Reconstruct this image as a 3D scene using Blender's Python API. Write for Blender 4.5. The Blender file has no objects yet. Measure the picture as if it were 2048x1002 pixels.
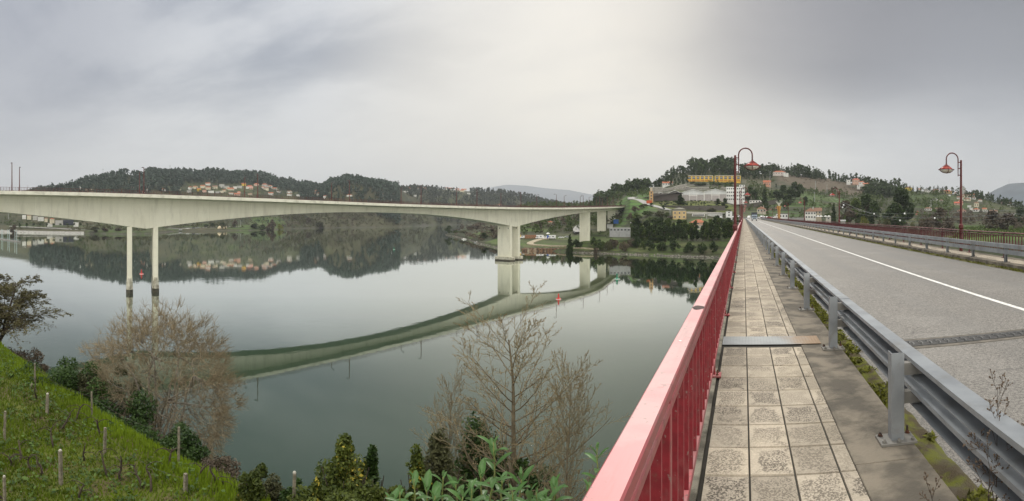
import bpy, bmesh, math, random
import numpy as np
from math import sin, cos, tan, atan, atan2, pi, sqrt, radians, exp, floor
from mathutils import Vector, Matrix

SC = bpy.context.scene
COL = SC.collection
XV, FP, Y0, EZ = 1487.0, 1100.0, 434.0, 22.0     # road's vanishing column, panorama focal, horizon row, eye height over the river
rng = np.random.default_rng(7)
random.seed(7)

def az(x): return (x - XV) / FP
def G(x, d):
    t = az(x); return d * sin(t), d * cos(t)
def P(x, y, d):
    X, Y = G(x, d); return Vector((X, Y, EZ + d * (Y0 - y) / FP))
def DW(y): return FP * EZ / (y - Y0)              # distance of a point on the water
def px_of(X, Y): return XV + FP * atan2(X, Y)

# ------------------------------------------------------------------ objects
def tag(o, label=None, cat=None, group=None, kind=None):
    if label: o['label'] = label
    if cat: o['category'] = cat
    if group: o['group'] = group
    if kind: o['kind'] = kind
    return o
def empty(name, loc=(0, 0, 0), rz=0.0, label=None, cat=None, group=None):
    o = bpy.data.objects.new(name, None); COL.objects.link(o)
    o.location = loc; o.rotation_euler = (0, 0, rz); o.empty_display_size = 0.2
    return tag(o, label, cat, group)
def link(name, me, m=None, parent=None):
    o = bpy.data.objects.new(name, me); COL.objects.link(o)
    if m is not None and not me.materials: me.materials.append(m)
    if parent is not None: o.parent = parent
    return o
def copy_tree(o, parent=None):
    c = o.copy(); COL.objects.link(c); c.parent = parent
    for ch in list(o.children): copy_tree(ch, c)
    return c

class MB:
    """collects boxes, tubes, lathes, prisms; build() links them as one mesh object"""
    def __init__(s): s.v = []; s.f = []
    def add(s, vs, fs):
        n = len(s.v); s.v += [tuple(v) for v in vs]; s.f += [tuple(i + n for i in f) for f in fs]; return s
    def box(s, x0, x1, y0, y1, z0, z1):
        vs = [(x, y, z) for z in (z0, z1) for y in (y0, y1) for x in (x0, x1)]
        return s.add(vs, [(0, 2, 3, 1), (4, 5, 7, 6), (0, 1, 5, 4), (2, 6, 7, 3), (0, 4, 6, 2), (1, 3, 7, 5)])
    def quad(s, *p): return s.add(p, [tuple(range(len(p)))])
    def tube(s, pts, rad, n=8, cap=True):
        pts = [Vector(p) for p in pts]
        if not hasattr(rad, '__len__'): rad = [rad] * len(pts)
        vs = []; up = None
        for i, p in enumerate(pts):
            t = (pts[min(i + 1, len(pts) - 1)] - pts[max(i - 1, 0)])
            if t.length < 1e-9: t = Vector((0, 0, 1))
            t.normalize()
            if up is None:
                up = Vector((1, 0, 0)) if abs(t.x) < .9 else Vector((0, 1, 0))
            a = (up - t * up.dot(t)).normalized(); b = t.cross(a); up = a
            for k in range(n):
                w = 2 * pi * k / n; vs.append(p + (a * cos(w) + b * sin(w)) * rad[i])
        fs = [(i * n + k, i * n + (k + 1) % n, (i + 1) * n + (k + 1) % n, (i + 1) * n + k) for i in range(len(pts) - 1) for k in range(n)]
        if cap: fs += [tuple(range(n))[::-1], tuple(range((len(pts) - 1) * n, len(pts) * n))]
        return s.add(vs, fs)
    def lathe(s, prof, n=20, c=(0, 0, 0)):
        vs = [(c[0] + r * cos(2 * pi * k / n), c[1] + r * sin(2 * pi * k / n), c[2] + z) for r, z in prof for k in range(n)]
        fs = [(i * n + k, i * n + (k + 1) % n, (i + 1) * n + (k + 1) % n, (i + 1) * n + k) for i in range(len(prof) - 1) for k in range(n)]
        fs += [tuple(range(n))[::-1], tuple(range((len(prof) - 1) * n, len(prof) * n))]
        return s.add(vs, fs)
    def prism(s, poly, axis, a, b):
        """poly in the other two axes, extruded from a to b along axis"""
        n = len(poly)
        def pt(u, v, w): return (w, u, v) if axis == 'x' else ((u, w, v) if axis == 'y' else (u, v, w))
        vs = [pt(u, v, a) for u, v in poly] + [pt(u, v, b) for u, v in poly]
        fs = [tuple(range(n))[::-1], tuple(range(n, 2 * n))] + [(i, (i + 1) % n, n + (i + 1) % n, n + i) for i in range(n)]
        return s.add(vs, fs)
    def sweep(s, sec, path):
        """closed section [(lateral, up)] along path [(point, lateral vector)]"""
        n = len(sec)
        vs = [(p[0] + l[0] * u, p[1] + l[1] * u, p[2] + w) for p, l in path for u, w in (sec(p) if callable(sec) else sec)]
        n = len(vs) // len(path)
        fs = [(i * n + k, i * n + (k + 1) % n, (i + 1) * n + (k + 1) % n, (i + 1) * n + k) for i in range(len(path) - 1) for k in range(n)]
        fs += [tuple(range(n))[::-1], tuple(range((len(path) - 1) * n, len(path) * n))]
        return s.add(vs, fs)
    def mesh(s, name, m, smooth=False, bevel=0, fix=True):
        me = bpy.data.meshes.new(name); me.from_pydata(s.v, [], s.f); me.update()
        if fix or bevel:
            bm = bmesh.new(); bm.from_mesh(me)
            if bevel:
                bmesh.ops.bevel(bm, geom=[e for e in bm.edges], offset=bevel, segments=1, affect='EDGES', clamp_overlap=True)
            bmesh.ops.recalc_face_normals(bm, faces=bm.faces)
            bm.to_mesh(me); bm.free()
        if smooth: me.polygons.foreach_set('use_smooth', [True] * len(me.polygons))
        if m is not None: me.materials.append(m)
        return me
    def build(s, name, m, parent=None, smooth=False, bevel=0, fix=True):
        return link(name, s.mesh(name, m, smooth, bevel, fix), None, parent)

def np_mesh(name, V, F, m=None, attr=None, smooth=False):
    """V (n,3), F (k,3|4) numpy arrays; attr: per-vertex float"""
    me = bpy.data.meshes.new(name)
    V = np.ascontiguousarray(V, dtype=np.float32); F = np.ascontiguousarray(F, dtype=np.int32)
    k = F.shape[1]
    me.vertices.add(len(V)); me.vertices.foreach_set('co', V.ravel())
    me.loops.add(F.size); me.loops.foreach_set('vertex_index', F.ravel())
    me.polygons.add(len(F)); me.polygons.foreach_set('loop_start', np.arange(len(F), dtype=np.int32) * k)
    me.polygons.foreach_set('use_smooth', np.full(len(F), smooth))
    if attr is not None:
        a = me.attributes.new('v', 'FLOAT', 'POINT'); a.data.foreach_set('value', np.ascontiguousarray(attr, dtype=np.float32))
    me.update(calc_edges=True); me.validate()
    if m is not None: me.materials.append(m)
    return me

# ------------------------------------------------------------------ materials
class NT:
    def __init__(s, tree): s.t = tree; s.n = tree.nodes; s.l = tree.links
    def new(s, typ, **kw):
        n = s.n.new(typ)
        for k, v in kw.items():
            if k == 'i':
                for a, b in v.items():
                    if isinstance(b, bpy.types.NodeSocket): s.l.new(b, n.inputs[a])
                    else: n.inputs[a].default_value = b
            else: setattr(n, k, v)
        return n
    def math(s, op, a, b=None, c=None, clamp=False):
        n = s.n.new('ShaderNodeMath'); n.operation = op; n.use_clamp = clamp
        for i, x in enumerate((a, b, c)):
            if x is None: continue
            if isinstance(x, bpy.types.NodeSocket): s.l.new(x, n.inputs[i])
            else: n.inputs[i].default_value = x
        return n.outputs[0]
    def mix(s, fac, a, b, blend='MIX'):
        n = s.n.new('ShaderNodeMix'); n.data_type = 'RGBA'; n.blend_type = blend
        for sock, x in ((n.inputs[0], fac), (n.inputs[6], a), (n.inputs[7], b)):
            if isinstance(x, bpy.types.NodeSocket): s.l.new(x, sock)
            else: sock.default_value = x if not isinstance(x, tuple) or len(x) == 4 else (*x, 1)
        return n.outputs[2]
    def ramp(s, fac, stops):
        n = s.n.new('ShaderNodeValToRGB'); cr = n.color_ramp
        while len(cr.elements) < len(stops): cr.elements.new(.5)
        for e, (p, c) in zip(cr.elements, stops):
            e.position = p; e.color = (*c, 1) if isinstance(c, tuple) else (c, c, c, 1)
        s.l.new(fac, n.inputs[0]); return n.outputs[0]
    def sstep(s, x, a, b):
        n = s.n.new('ShaderNodeMapRange'); n.interpolation_type = 'SMOOTHSTEP'
        s.l.new(x, n.inputs[0]); n.inputs[1].default_value = a; n.inputs[2].default_value = b
        return n.outputs[0]
    def noise(s, vec, scale, detail=4, rough=.55, dist=0.0):
        n = s.new('ShaderNodeTexNoise', i={'Scale': scale, 'Detail': detail, 'Roughness': rough, 'Distortion': dist})
        s.l.new(vec, n.inputs['Vector']); return n.outputs[0]
    def scale(s, vec, xyz, loc=(0, 0, 0)):
        n = s.new('ShaderNodeMapping'); n.inputs['Scale'].default_value = xyz; n.inputs['Location'].default_value = loc
        s.l.new(vec, n.inputs['Vector']); return n.outputs[0]

def base_mat(name, rough=.7, metal=0.0, spec=.5):
    m = bpy.data.materials.new(name); m.use_nodes = True
    t = NT(m.node_tree); b = m.node_tree.nodes['Principled BSDF']
    b.inputs['Roughness'].default_value = rough; b.inputs['Metallic'].default_value = metal
    b.inputs['Specular IOR Level'].default_value = spec
    return m, t, b
def obj_co(t): return t.new('ShaderNodeTexCoord').outputs['Object']
def pos_co(t): return t.new('ShaderNodeNewGeometry').outputs['Position']
def bump(t, b, h, strength=.3, dist=.02):
    n = t.new('ShaderNodeBump', i={'Strength': strength, 'Distance': dist, 'Height': h}); t.l.new(n.outputs[0], b.inputs['Normal'])

_mc = {}
def mat(name, c1, c2=None, scale=3.0, rough=.7, metal=0.0, detail=5, lo=.35, hi=.65, bmp=0.0, bscale=None, dirt=None, dscale=.6, world=False, spec=.5):
    """two colours mixed by noise, optional larger stains, optional bump"""
    if name in _mc: return _mc[name]
    m, t, b = base_mat(name, rough, metal, spec)
    co = pos_co(t) if world else obj_co(t)
    c2 = c2 or tuple(x * .8 for x in c1)
    n = t.noise(co, scale, detail)
    c = t.mix(t.sstep(n, lo, hi), c1, c2)
    if dirt:
        d = t.noise(co, dscale, 6, .65, .6)
        c = t.mix(t.math('MULTIPLY', t.sstep(d, .5, .72), .75), c, dirt)
    t.l.new(c, b.inputs['Base Color'])
    if bmp: bump(t, b, t.noise(co, bscale or scale * 6, 3), bmp)
    _mc[name] = m
    return m

def leaf_mat(name, c_dark, c_light, rough=.6, trans=.25, accent=None, acc_at=.85):
    """foliage: colour by a per-leaf random value stored on the mesh, some light passes through"""
    if name in _mc: return _mc[name]
    m, t, b = base_mat(name, rough, 0, .3)
    a = t.new('ShaderNodeAttribute', attribute_name='v').outputs['Fac']
    c = t.mix(a, c_dark, c_light)
    if accent: c = t.mix(t.sstep(a, acc_at - .01, acc_at), c, accent)
    oi = t.new('ShaderNodeObjectInfo').outputs['Random']
    c = t.mix(t.math('MULTIPLY', oi, .35), c, tuple(.6 * x for x in c_dark))
    t.l.new(c, b.inputs['Base Color'])
    tr = t.new('ShaderNodeBsdfTranslucent'); t.l.new(c, tr.inputs[0])
    mx = t.new('ShaderNodeMixShader'); mx.inputs[0].default_value = trans
    t.l.new(b.outputs[0], mx.inputs[1]); t.l.new(tr.outputs[0], mx.inputs[2])
    t.l.new(mx.outputs[0], m.node_tree.nodes['Material Output'].inputs[0])
    _mc[name] = m
    return m
# ------------------------------------------------------------------ foliage templates (unit height, base at 0)
def rand_unit(n, g):
    v = g.normal(size=(n, 3)); return v / np.linalg.norm(v, axis=1, keepdims=True)
def leaf_quads(C, size, g, up=.3, elong=1.5):
    """one quad per centre, random facing"""
    n = len(C); N = rand_unit(n, g); N[:, 2] = np.abs(N[:, 2]) + up; N /= np.linalg.norm(N, axis=1, keepdims=True)
    A = np.cross(N, rand_unit(n, g)); A /= np.linalg.norm(A, axis=1, keepdims=True) + 1e-9; B = np.cross(N, A)
    s = (size * g.uniform(.6, 1.35, n))[:, None] if not hasattr(size, 'shape') else (size * g.uniform(.6, 1.35, n))[:, None]
    A = A * s * elong * .5; B = B * s * .5
    V = np.stack([C - A, C - B * .9, C + A, C + B], 1).reshape(-1, 3)
    return V, np.arange(4 * n).reshape(-1, 4)
EXPOSURE, ZENITH, SUN, HAZE, BEHIND = 0.2, 1.3, 1.3, 0.00009, 2.7
# ------------------------------------------------------------------ camera: the photograph is a stitched cylindrical panorama
cam = bpy.data.cameras.new('camera'); camo = bpy.data.objects.new('camera', cam); COL.objects.link(camo)
cam.type = 'PANO'; cam.panorama_type = 'CENTRAL_CYLINDRICAL'
cam.central_cylindrical_range_u_min = -1024 / FP; cam.central_cylindrical_range_u_max = 1024 / FP
cam.central_cylindrical_range_v_min = -(1002 - Y0) / FP; cam.central_cylindrical_range_v_max = Y0 / FP
cam.central_cylindrical_radius = 1.0
cam.clip_start = .05; cam.clip_end = 30000
camo.location = (0, 0, EZ); camo.rotation_euler = (pi / 2, 0, -az(1024))
SC.camera = camo
SC.view_settings.view_transform = 'Standard'; SC.view_settings.look = 'None'
SC.view_settings.exposure = EXPOSURE; SC.view_settings.gamma = 1
SC.cycles.volume_bounces = 0; SC.cycles.max_bounces = 6; SC.cycles.transparent_max_bounces = 8
SC.cycles.volume_step_rate = 4

SUN_AZ, SUN_EL = az(1300), radians(33)
w = bpy.data.worlds.new('World'); SC.world = w; w.use_nodes = True
t = NT(w.node_tree); bg = w.node_tree.nodes['Background']
sky = t.new('ShaderNodeTexSky'); sky.sky_type = 'NISHITA'; sky.sun_disc = False
sky.sun_elevation = SUN_EL; sky.sun_rotation = SUN_AZ; sky.altitude = 60; sky.dust_density = 3.0
dirn = t.new('ShaderNodeTexCoord').outputs['Generated']
sep = t.new('ShaderNodeSeparateXYZ'); t.l.new(dirn, sep.inputs[0])
zz = t.math('MAXIMUM', sep.outputs[2], 0.0)
# cloud sheet: project the direction onto a flat layer, so that the streaks flatten towards the horizon
inv = t.math('DIVIDE', 1.0, t.math('ADD', zz, .16))
pl = t.new('ShaderNodeVectorMath', operation='SCALE'); t.l.new(dirn, pl.inputs[0]); t.l.new(inv, pl.inputs['Scale'])
n1 = t.noise(t.scale(pl.outputs[0], (.55, .75, .0), (3.1, 1.2, 0)), 1.0, 6, .55, .5)
n2 = t.noise(t.scale(pl.outputs[0], (1.6, 2.2, .0), (.3, 7.2, 0)), 1.0, 6, .6, .3)
cl = t.math('ADD', t.math('MULTIPLY', n1, .7), t.math('MULTIPLY', n2, .3))
hz = t.sstep(zz, .36, .03)                                   # 1 at the horizon, where the sheet blends into an even veil
cover = t.sstep(cl, .38, .60)
col = t.mix(cover, (.24, .275, .345), (.58, .60, .635))
col = t.mix(t.math('MULTIPLY', hz, .8), col, (.69, .695, .685))
hi_ = t.sstep(zz, .10, .30)
def blob(x, y, rad, power=1.0):
    e = atan((Y0 - y) / FP); a = az(x)
    v = (sin(a) * cos(e), cos(a) * cos(e), sin(e))
    d = t.new('ShaderNodeVectorMath', operation='DOT_PRODUCT'); t.l.new(dirn, d.inputs[0]); d.inputs[1].default_value = v
    return t.sstep(d.outputs['Value'], cos(rad), 1.0)
warm = (.84, .81, .72)
brk = t.sstep(n2, .35, .65)
g1 = t.math('MULTIPLY', blob(1180, 205, .22), t.math('ADD', .25, t.math('MULTIPLY', brk, .75)))
col = t.mix(g1, col, warm)
col = t.mix(t.math('MULTIPLY', blob(1345, -6, .09), .6), col, (.84, .84, .80))
col = t.mix(t.math('MULTIPLY', blob(985, 80, .13), t.math('MULTIPLY', brk, .6)), col, (.66, .67, .69))
col = t.mix(t.math('MULTIPLY', blob(1170, 290, .55), .85), col, (.79, .755, .68))
col = t.mix(t.math('MULTIPLY', t.math('MULTIPLY', blob(2150, 40, .88), hi_), .92), col, (.09, .093, .11))
col = t.mix(t.math('MULTIPLY', t.math('MULTIPLY', blob(1720, 60, .34), hi_), .38), col, (.22, .23, .28))
col = t.mix(t.math('MULTIPLY', blob(-60, 20, .42), .5), col, (.19, .21, .28))
col = t.mix(t.math('MULTIPLY', blob(2100, 330, .42), .5), col, (.33, .35, .395))
bk = t.new('ShaderNodeVectorMath', operation='DOT_PRODUCT'); t.l.new(dirn, bk.inputs[0]); bk.inputs[1].default_value = (-sin(az(900)) * .66, -cos(az(900)) * .66, .75)
bk = t.sstep(bk.outputs['Value'], .2, 1.0)  # broad bright lobe added to the unseen sky behind the camera, as fill
# the sheet is thinner and brighter overhead, as under any overcast
up = t.sstep(zz, .55, .85)
gain = t.math('ADD', t.math('ADD', 1.0, t.math('MULTIPLY', up, ZENITH)), t.math('MULTIPLY', bk, BEHIND))
vm = t.new('ShaderNodeVectorMath', operation='SCALE'); t.l.new(col, vm.inputs[0]); t.l.new(gain, vm.inputs['Scale'])
vmo = t.mix(t.math('MINIMUM', t.math('SUBTRACT', gain, 1.0), 1.0, clamp=True), vm.outputs[0], t.mix(1.0, vm.outputs[0], (1.08, 1.0, .86), 'MULTIPLY'))
sk = t.new('ShaderNodeVectorMath', operation='SCALE'); t.l.new(sky.outputs[0], sk.inputs[0]); sk.inputs['Scale'].default_value = .1
fin = t.mix(.96, sk.outputs[0], vmo)
t.l.new(fin, bg.inputs[0]); bg.inputs[1].default_value = 1.0

sl = bpy.data.lights.new('sun', 'SUN'); so = bpy.data.objects.new('sun', sl); COL.objects.link(so)
sl.energy = SUN; sl.angle = radians(14); sl.color = (1, .95, .86)
sv = Vector((sin(SUN_AZ) * cos(SUN_EL), cos(SUN_AZ) * cos(SUN_EL), sin(SUN_EL)))
so.rotation_euler = sv.to_track_quat('Z', 'Y').to_euler()
# ------------------------------------------------------------------ terrain: heights along sight columns, in metres over the river
def y2z(y, d): return EZ - (y - Y0) * d / FP
def colz(pairs):
    """(distance, height) pairs; a height given as ('y', row) is read off the horizon row"""
    return [(d, (y2z(z[1], d) if isinstance(z, tuple) else z)) for d, z in pairs]
Yr = lambda y: ('y', y)
LEFT = {  # far bank seen under and over the long bridge
 -500: [(820, -2), (850, 3), (1000, 14), (1200, 40), (1500, Yr(385))],
 0:   [(835, -2), (846, 3.5), (1000, 10), (1130, Yr(415)), (1300, Yr(395)), (1500, Yr(386))],
 100: [(770, -2), (782, 3.5), (950, 9), (1130, 42), (1250, Yr(385)), (1400, Yr(375))],
 150: [(740, -2), (752, 3.5), (950, 9), (1100, 50), (1300, Yr(367))],
 180: [(715, -2), (726, 3.5), (930, 9), (1080, 55), (1250, Yr(359))],
 250: [(690, -2), (705, 3), (930, 9), (1080, 60), (1250, Yr(348))],
 300: [(720, -2), (735, 3), (960, 12), (1100, 55), (1250, Yr(362)), (1520, Yr(345))],
 360: [(840, -2), (852, 2.5), (1000, 13), (1120, 50), (1250, Yr(375)), (1540, Yr(346))],
 420: [(865, -2), (875, 2.5), (1000, 14), (1120, 52), (1300, Yr(370)), (1540, Yr(349))],
 520: [(900, -2), (912, 2.5), (1030, 16), (1150, 50), (1300, Yr(373)), (1540, Yr(353))],
 600: [(1050, -2), (1065, 4), (1160, 30), (1300, Yr(386)), (1540, Yr(367))],
 640: [(1100, -2), (1115, 5), (1200, 32), (1320, Yr(386)), (1500, Yr(374))],
 660: [(1110, -2), (1125, 5), (1190, 30), (1250, Yr(378)), (1330, Yr(366))],
 695: [(1130, -2), (1145, 5), (1195, 30), (1250, Yr(372)), (1310, Yr(361))],
 760: [(1180, -2), (1195, 5), (1240, 30), (1300, Yr(376)), (1350, Yr(367))],
 795: [(1220, -2), (1235, 5), (1280, 28), (1350, Yr(384)), (1420, Yr(374))],
 820: [(1260, -2), (1275, 5), (1330, 28), (1500, Yr(393)), (1750, Yr(379))],
 880: [(1500, -2), (1515, 5), (1580, 25), (1700, Yr(397)), (1900, Yr(377))],
 950: [(1600, -2), (1615, 5), (1680, 24), (1780, Yr(402)), (1950, Yr(382))],
 1000: [(1650, -2), (1665, 6), (1720, 24), (1800, Yr(402)), (1980, Yr(386))],
 1060: [(1700, -2), (1715, 6), (1760, 24), (1820, Yr(408)), (1990, Yr(395))],
 1110: [(1700, -2), (1715, 6), (1760, 24), (1820, Yr(414)), (1990, Yr(407))],
 1150: [(1700, -2), (1715, 6), (1760, 22), (1820, Yr(418)), (1990, Yr(415))],
 1190: [(1700, -2), (1715, 6), (1760, 22), (1990, Yr(419))],
 2700: [(1700, -2), (1715, 6), (1990, Yr(422))],
}
RIGHT = {  # the bank that the road bridge lands on
 880: [(640, -3), (700, -3), (760, -3)],
 900: [(640, -2), (655, 1.5), (680, 3), (700, -2)],
 930: [(545, -2), (560, 2), (620, 6), (700, 8), (760, -2)],
 960: [(440, -2), (450, 1.5), (520, 5), (600, 8), (850, 12), (950, -2)],
 1000: [(380, -2), (390, 1.5), (440, 4.5), (520, 7), (700, 16), (900, 26), (1300, 15), (1600, 5)],
 1045: [(362, -2), (366, 1.2), (400, 3.2), (430, 5), (480, 6.3), (600, 20), (800, 33), (1000, 38), (1500, 20), (1700, 5)],
 1100: [(350, -2), (354, 1.2), (385, 3.2), (428, 5), (490, 7), (600, 20), (800, 36), (1000, 42), (1600, 20), (1700, 5)],
 1140: [(337, -2), (343, 1.2), (372, 3.5), (425, 6), (490, 9), (620, 22), (800, 37), (1000, 42), (1600, 20), (1700, 5)],
 1170: [(328, -2), (334, 1.0), (360, 5), (376, 6.5), (440, 10), (500, 14), (640, 26), (800, 38), (1000, 40), (1700, 20)],
 1205: [(324, -2), (330, 1.0), (352, 5), (440, 10.5), (520, 17), (640, 30), (720, 36), (800, 42), (1000, 44), (1700, 22)],
 1240: [(319, -2), (325, 1.0), (350, 6), (400, 11), (500, 17), (570, 25), (620, 33.5), (700, 47), (800, 56), (1000, 50), (1700, 30)],
 1262: [(316, -2), (322, 1.0), (345, 6), (400, 12), (460, 24), (520, Yr(400)), (600, Yr(396)), (700, Yr(388)), (820, Yr(381)), (1000, 60), (1700, 40)],
 1300: [(310, -2), (316, 1.0), (335, 5), (380, 11), (440, Yr(422)), (500, Yr(409)), (540, Yr(403)), (600, Yr(396)), (660, Yr(388)), (720, Yr(380)), (900, 66), (1700, 50)],
 1350: [(302, -2), (308, 1.0), (326, 6), (370, 12), (400, 15), (425, 18.5), (470, Yr(417)), (505, Yr(409)), (530, Yr(402)), (580, Yr(401)), (605, Yr(386)), (650, Yr(378)), (700, Yr(366)), (730, Yr(363)), (860, Yr(345)), (1050, 90), (1700, 70)],
 1400: [(295, -2), (301, 1.0), (320, 6), (360, 12), (400, 16), (430, 20), (480, Yr(415)), (505, Yr(410)), (530, Yr(402)), (585, Yr(400)), (605, Yr(388)), (650, Yr(378)), (700, Yr(366)), (730, Yr(363)), (800, Yr(352)), (900, Yr(341)), (1050, 98), (1700, 80)],
 1440: [(290, -2), (296, 1.0), (315, 6), (345, 13), (400, 18), (440, 20), (490, Yr(414)), (530, Yr(403)), (585, Yr(401)), (610, Yr(388)), (650, Yr(378)), (700, Yr(367)), (730, Yr(363)), (800, Yr(352)), (930, Yr(337)), (1100, 100), (1700, 80)],
 1487: [(285, -2), (291, 1.0), (310, 8), (330, 15), (350, 18.5), (420, 19.3), (460, 20.5), (520, Yr(421)), (600, Yr(406)), (660, Yr(385)), (715, Yr(367)), (760, Yr(364)), (860, Yr(357)), (960, Yr(344)), (1100, 100), (1700, 80)],
 1550: [(275, -2), (281, 1.0), (300, 8), (330, 16), (350, 18.5), (440, 19.6), (480, 21.5), (540, Yr(421)), (600, Yr(410)), (700, Yr(391)), (800, Yr(374)), (900, Yr(356)), (990, Yr(345)), (1100, 96), (1700, 80)],
 1600: [(268, -2), (274, 1.0), (295, 7), (325, 13), (345, 16.5), (430, 19), (480, 22), (540, Yr(420)), (600, Yr(409)), (700, Yr(391)), (800, Yr(376)), (900, Yr(360)), (1000, Yr(350)), (1150, 90), (1700, 80)],
 1650: [(262, -2), (268, 1.0), (290, 6), (340, 11), (420, 15), (480, 20), (540, Yr(424)), (600, Yr(412)), (700, Yr(394)), (800, Yr(380)), (900, Yr(366)), (990, Yr(357)), (1150, 84), (1700, 70)],
 1710: [(258, -2), (264, 1.0), (285, 6), (340, 10), (420, 14), (500, 20), (600, Yr(418)), (700, Yr(400)), (800, Yr(386)), (900, Yr(375)), (960, Yr(369)), (1150, 74), (1700, 60)],
 1770: [(256, -2), (262, 1.0), (280, 6), (340, 10), (420, 14), (520, 21), (640, Yr(415)), (740, Yr(398)), (840, Yr(385)), (910, Yr(378)), (1150, 60), (1700, 50)],
 1840: [(256, -2), (262, 1.0), (280, 7), (340, 11), (420, 14), (520, 19), (640, Yr(420)), (740, Yr(401)), (840, Yr(388)), (900, Yr(383)), (1150, 55), (1700, 50)],
 1900: [(256, -2), (262, 1.0), (280, 8), (340, 11.5), (420, 13.5), (520, 17), (640, Yr(424)), (740, Yr(405)), (840, Yr(391)), (900, Yr(387)), (1150, 50), (1700, 50)],
 1960: [(256, -2), (262, 1.0), (280, 8), (340, 11.5), (420, 13.5), (520, 17), (640, Yr(425)), (740, Yr(408)), (840, Yr(397)), (900, Yr(394)), (1150, 45), (1700, 40)],
 2005: [(256, -2), (262, 1.0), (280, 8), (340, 11.5), (420, 13.5), (520, 16), (640, Yr(428)), (740, Yr(415)), (860, Yr(405)), (1150, 35), (1700, 30)],
 2050: [(256, -2), (262, 1.0), (280, 8), (340, 11), (420, 13), (520, 15), (640, Yr(432)), (740, Yr(424)), (860, Yr(418)), (1150, 28), (1700, 25)],
 2700: [(256, -2), (262, 1.0), (280, 8), (340, 11), (420, 13), (520, 15), (860, 28), (1700, 25)],
}
def prep(T):
    xs = np.array(sorted(T)); return xs, [tuple(np.array(a, float) for a in zip(*colz(T[x]))) for x in xs]
LP, RP = prep(LEFT), prep(RIGHT)
def polar(prof, x, d):
    xs, cols = prof
    x = np.clip(x, xs[0], xs[-1] - 1e-3); i = np.clip(np.searchsorted(xs, x, side='right') - 1, 0, len(xs) - 2)
    f = (x - xs[i]) / (xs[i + 1] - xs[i]); f = f * f * (3 - 2 * f) * .5 + f * .5
    out = np.full(x.shape, -3.0)
    for k in range(len(xs) - 1):
        s = i == k
        if not s.any(): continue
        # blend the two columns at equal progress from their water's edges
        (da, za), (db, zb) = cols[k], cols[k + 1]
        a0 = da[0] + (db[0] - da[0]) * f[s]
        off = d[s] - a0
        va = np.interp(off + da[0], da, za, left=-3); vb = np.interp(off + db[0], db, zb, left=-3)
        out[s] = va * (1 - f[s]) + vb * f[s]
    return out
def vnoise(X, Y, s, seed=0):
    """smooth value noise"""
    X = X / s; Y = Y / s; xi = np.floor(X).astype(np.int64); yi = np.floor(Y).astype(np.int64); fx = X - xi; fy = Y - yi
    fx = fx * fx * (3 - 2 * fx); fy = fy * fy * (3 - 2 * fy)
    def h(a, b):
        n = (a * 374761393 + b * 668265263 + seed * 974634777) & 0x7fffffff
        n = ((n ^ (n >> 13)) * 1274126177) & 0x7fffffff
        return ((n ^ (n >> 16)) & 0xffff) / 65535.0
    return (h(xi, yi) * (1 - fx) + h(xi + 1, yi) * fx) * (1 - fy) + (h(xi, yi + 1) * (1 - fx) + h(xi + 1, yi + 1) * fx) * fy
def fbm(X, Y, s, seed=0, o=4):
    r = 0; a = 1; tot = 0
    for k in range(o): r = r + a * vnoise(X, Y, s / 2 ** k, seed + k); tot += a; a *= .5
    return r / tot
def ground(X, Y):
    X = np.atleast_1d(np.asarray(X, float)); Y = np.atleast_1d(np.asarray(Y, float))
    d = np.hypot(X, Y); x = XV + FP * np.arctan2(X, Y)
    dw = d * (1 + .03 * (fbm(X, Y, 90, 5, 3) - .5))
    z = np.maximum(polar(LP, x, dw), polar(RP, x, d + 10 * (fbm(X, Y, 35, 9, 3) - .5) * (np.abs(x - 1487) > 60)))
    amp = np.clip((z - 3) / 15, 0, 1) * np.clip((d - 500) / 500, .12, 1.0)
    z = z + amp * 9 * (fbm(X, Y, 130, 1) - .5) * (z > 0)
    # the road's embankment beyond the bridge stays clear of the road surface
    rd = (np.abs(X - 5) < 16) & (Y > 315) & (Y < 455)
    z = np.where(rd, np.minimum(z, 19.9), z)
    return z
def gz(X, Y): return float(ground(X, Y)[0])
def gpx(x, d): X, Y = G(x, d); return gz(X, Y)
_D = np.concatenate([np.arange(255, 700, 2.0), np.arange(700, 2300, 4.0)])
_vis = {}
def find_d(x, y, dmin=255, dmax=2300):
    """distance at which the ground shows at row y in column x"""
    k = round(x)
    if k not in _vis:
        X, Y = _D * sin(az(k)), _D * cos(az(k)); z = ground(X, Y)
        _vis[k] = (Y0 - (z - EZ) * FP / _D, z)
    r, z = _vis[k]; ok = (z > .4) & (_D >= dmin) & (_D <= dmax)
    best = None; cur = 1e9
    for dd, rr, o in zip(_D, r, ok):
        if o and rr <= y: return float(dd)
    i = np.where(ok)[0]
    return float(_D[i[np.argmin(r[i])]]) if len(i) else float(dmax)
def at(x, y, **k):
    d = find_d(x, y, **k); X, Y = G(x, d); return Vector((X, Y, gz(X, Y))), d

# mesh of the far banks and hills
NA = 900
xs_ = np.linspace(-560, 2560, NA)
ds_ = np.concatenate([np.array([60, 120, 200]), np.arange(240, 700, 4.0), np.arange(700, 1300, 9.0), np.arange(1300, 2100, 18.0), np.array([2200, 2400, 2800, 3400])])
AA, DD = np.meshgrid((xs_ - XV) / FP, ds_, indexing='ij')
TX, TY = DD * np.sin(AA), DD * np.cos(AA)
TZ = ground(TX.ravel(), TY.ravel()).reshape(TX.shape)
nd = len(ds_)
idx = np.arange(NA * nd).reshape(NA, nd)
TF = np.stack([idx[:-1, :-1], idx[:-1, 1:], idx[1:, 1:], idx[1:, :-1]], -1).reshape(-1, 4)
TV = np.stack([TX, TY, TZ], -1).reshape(-1, 3)
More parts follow.
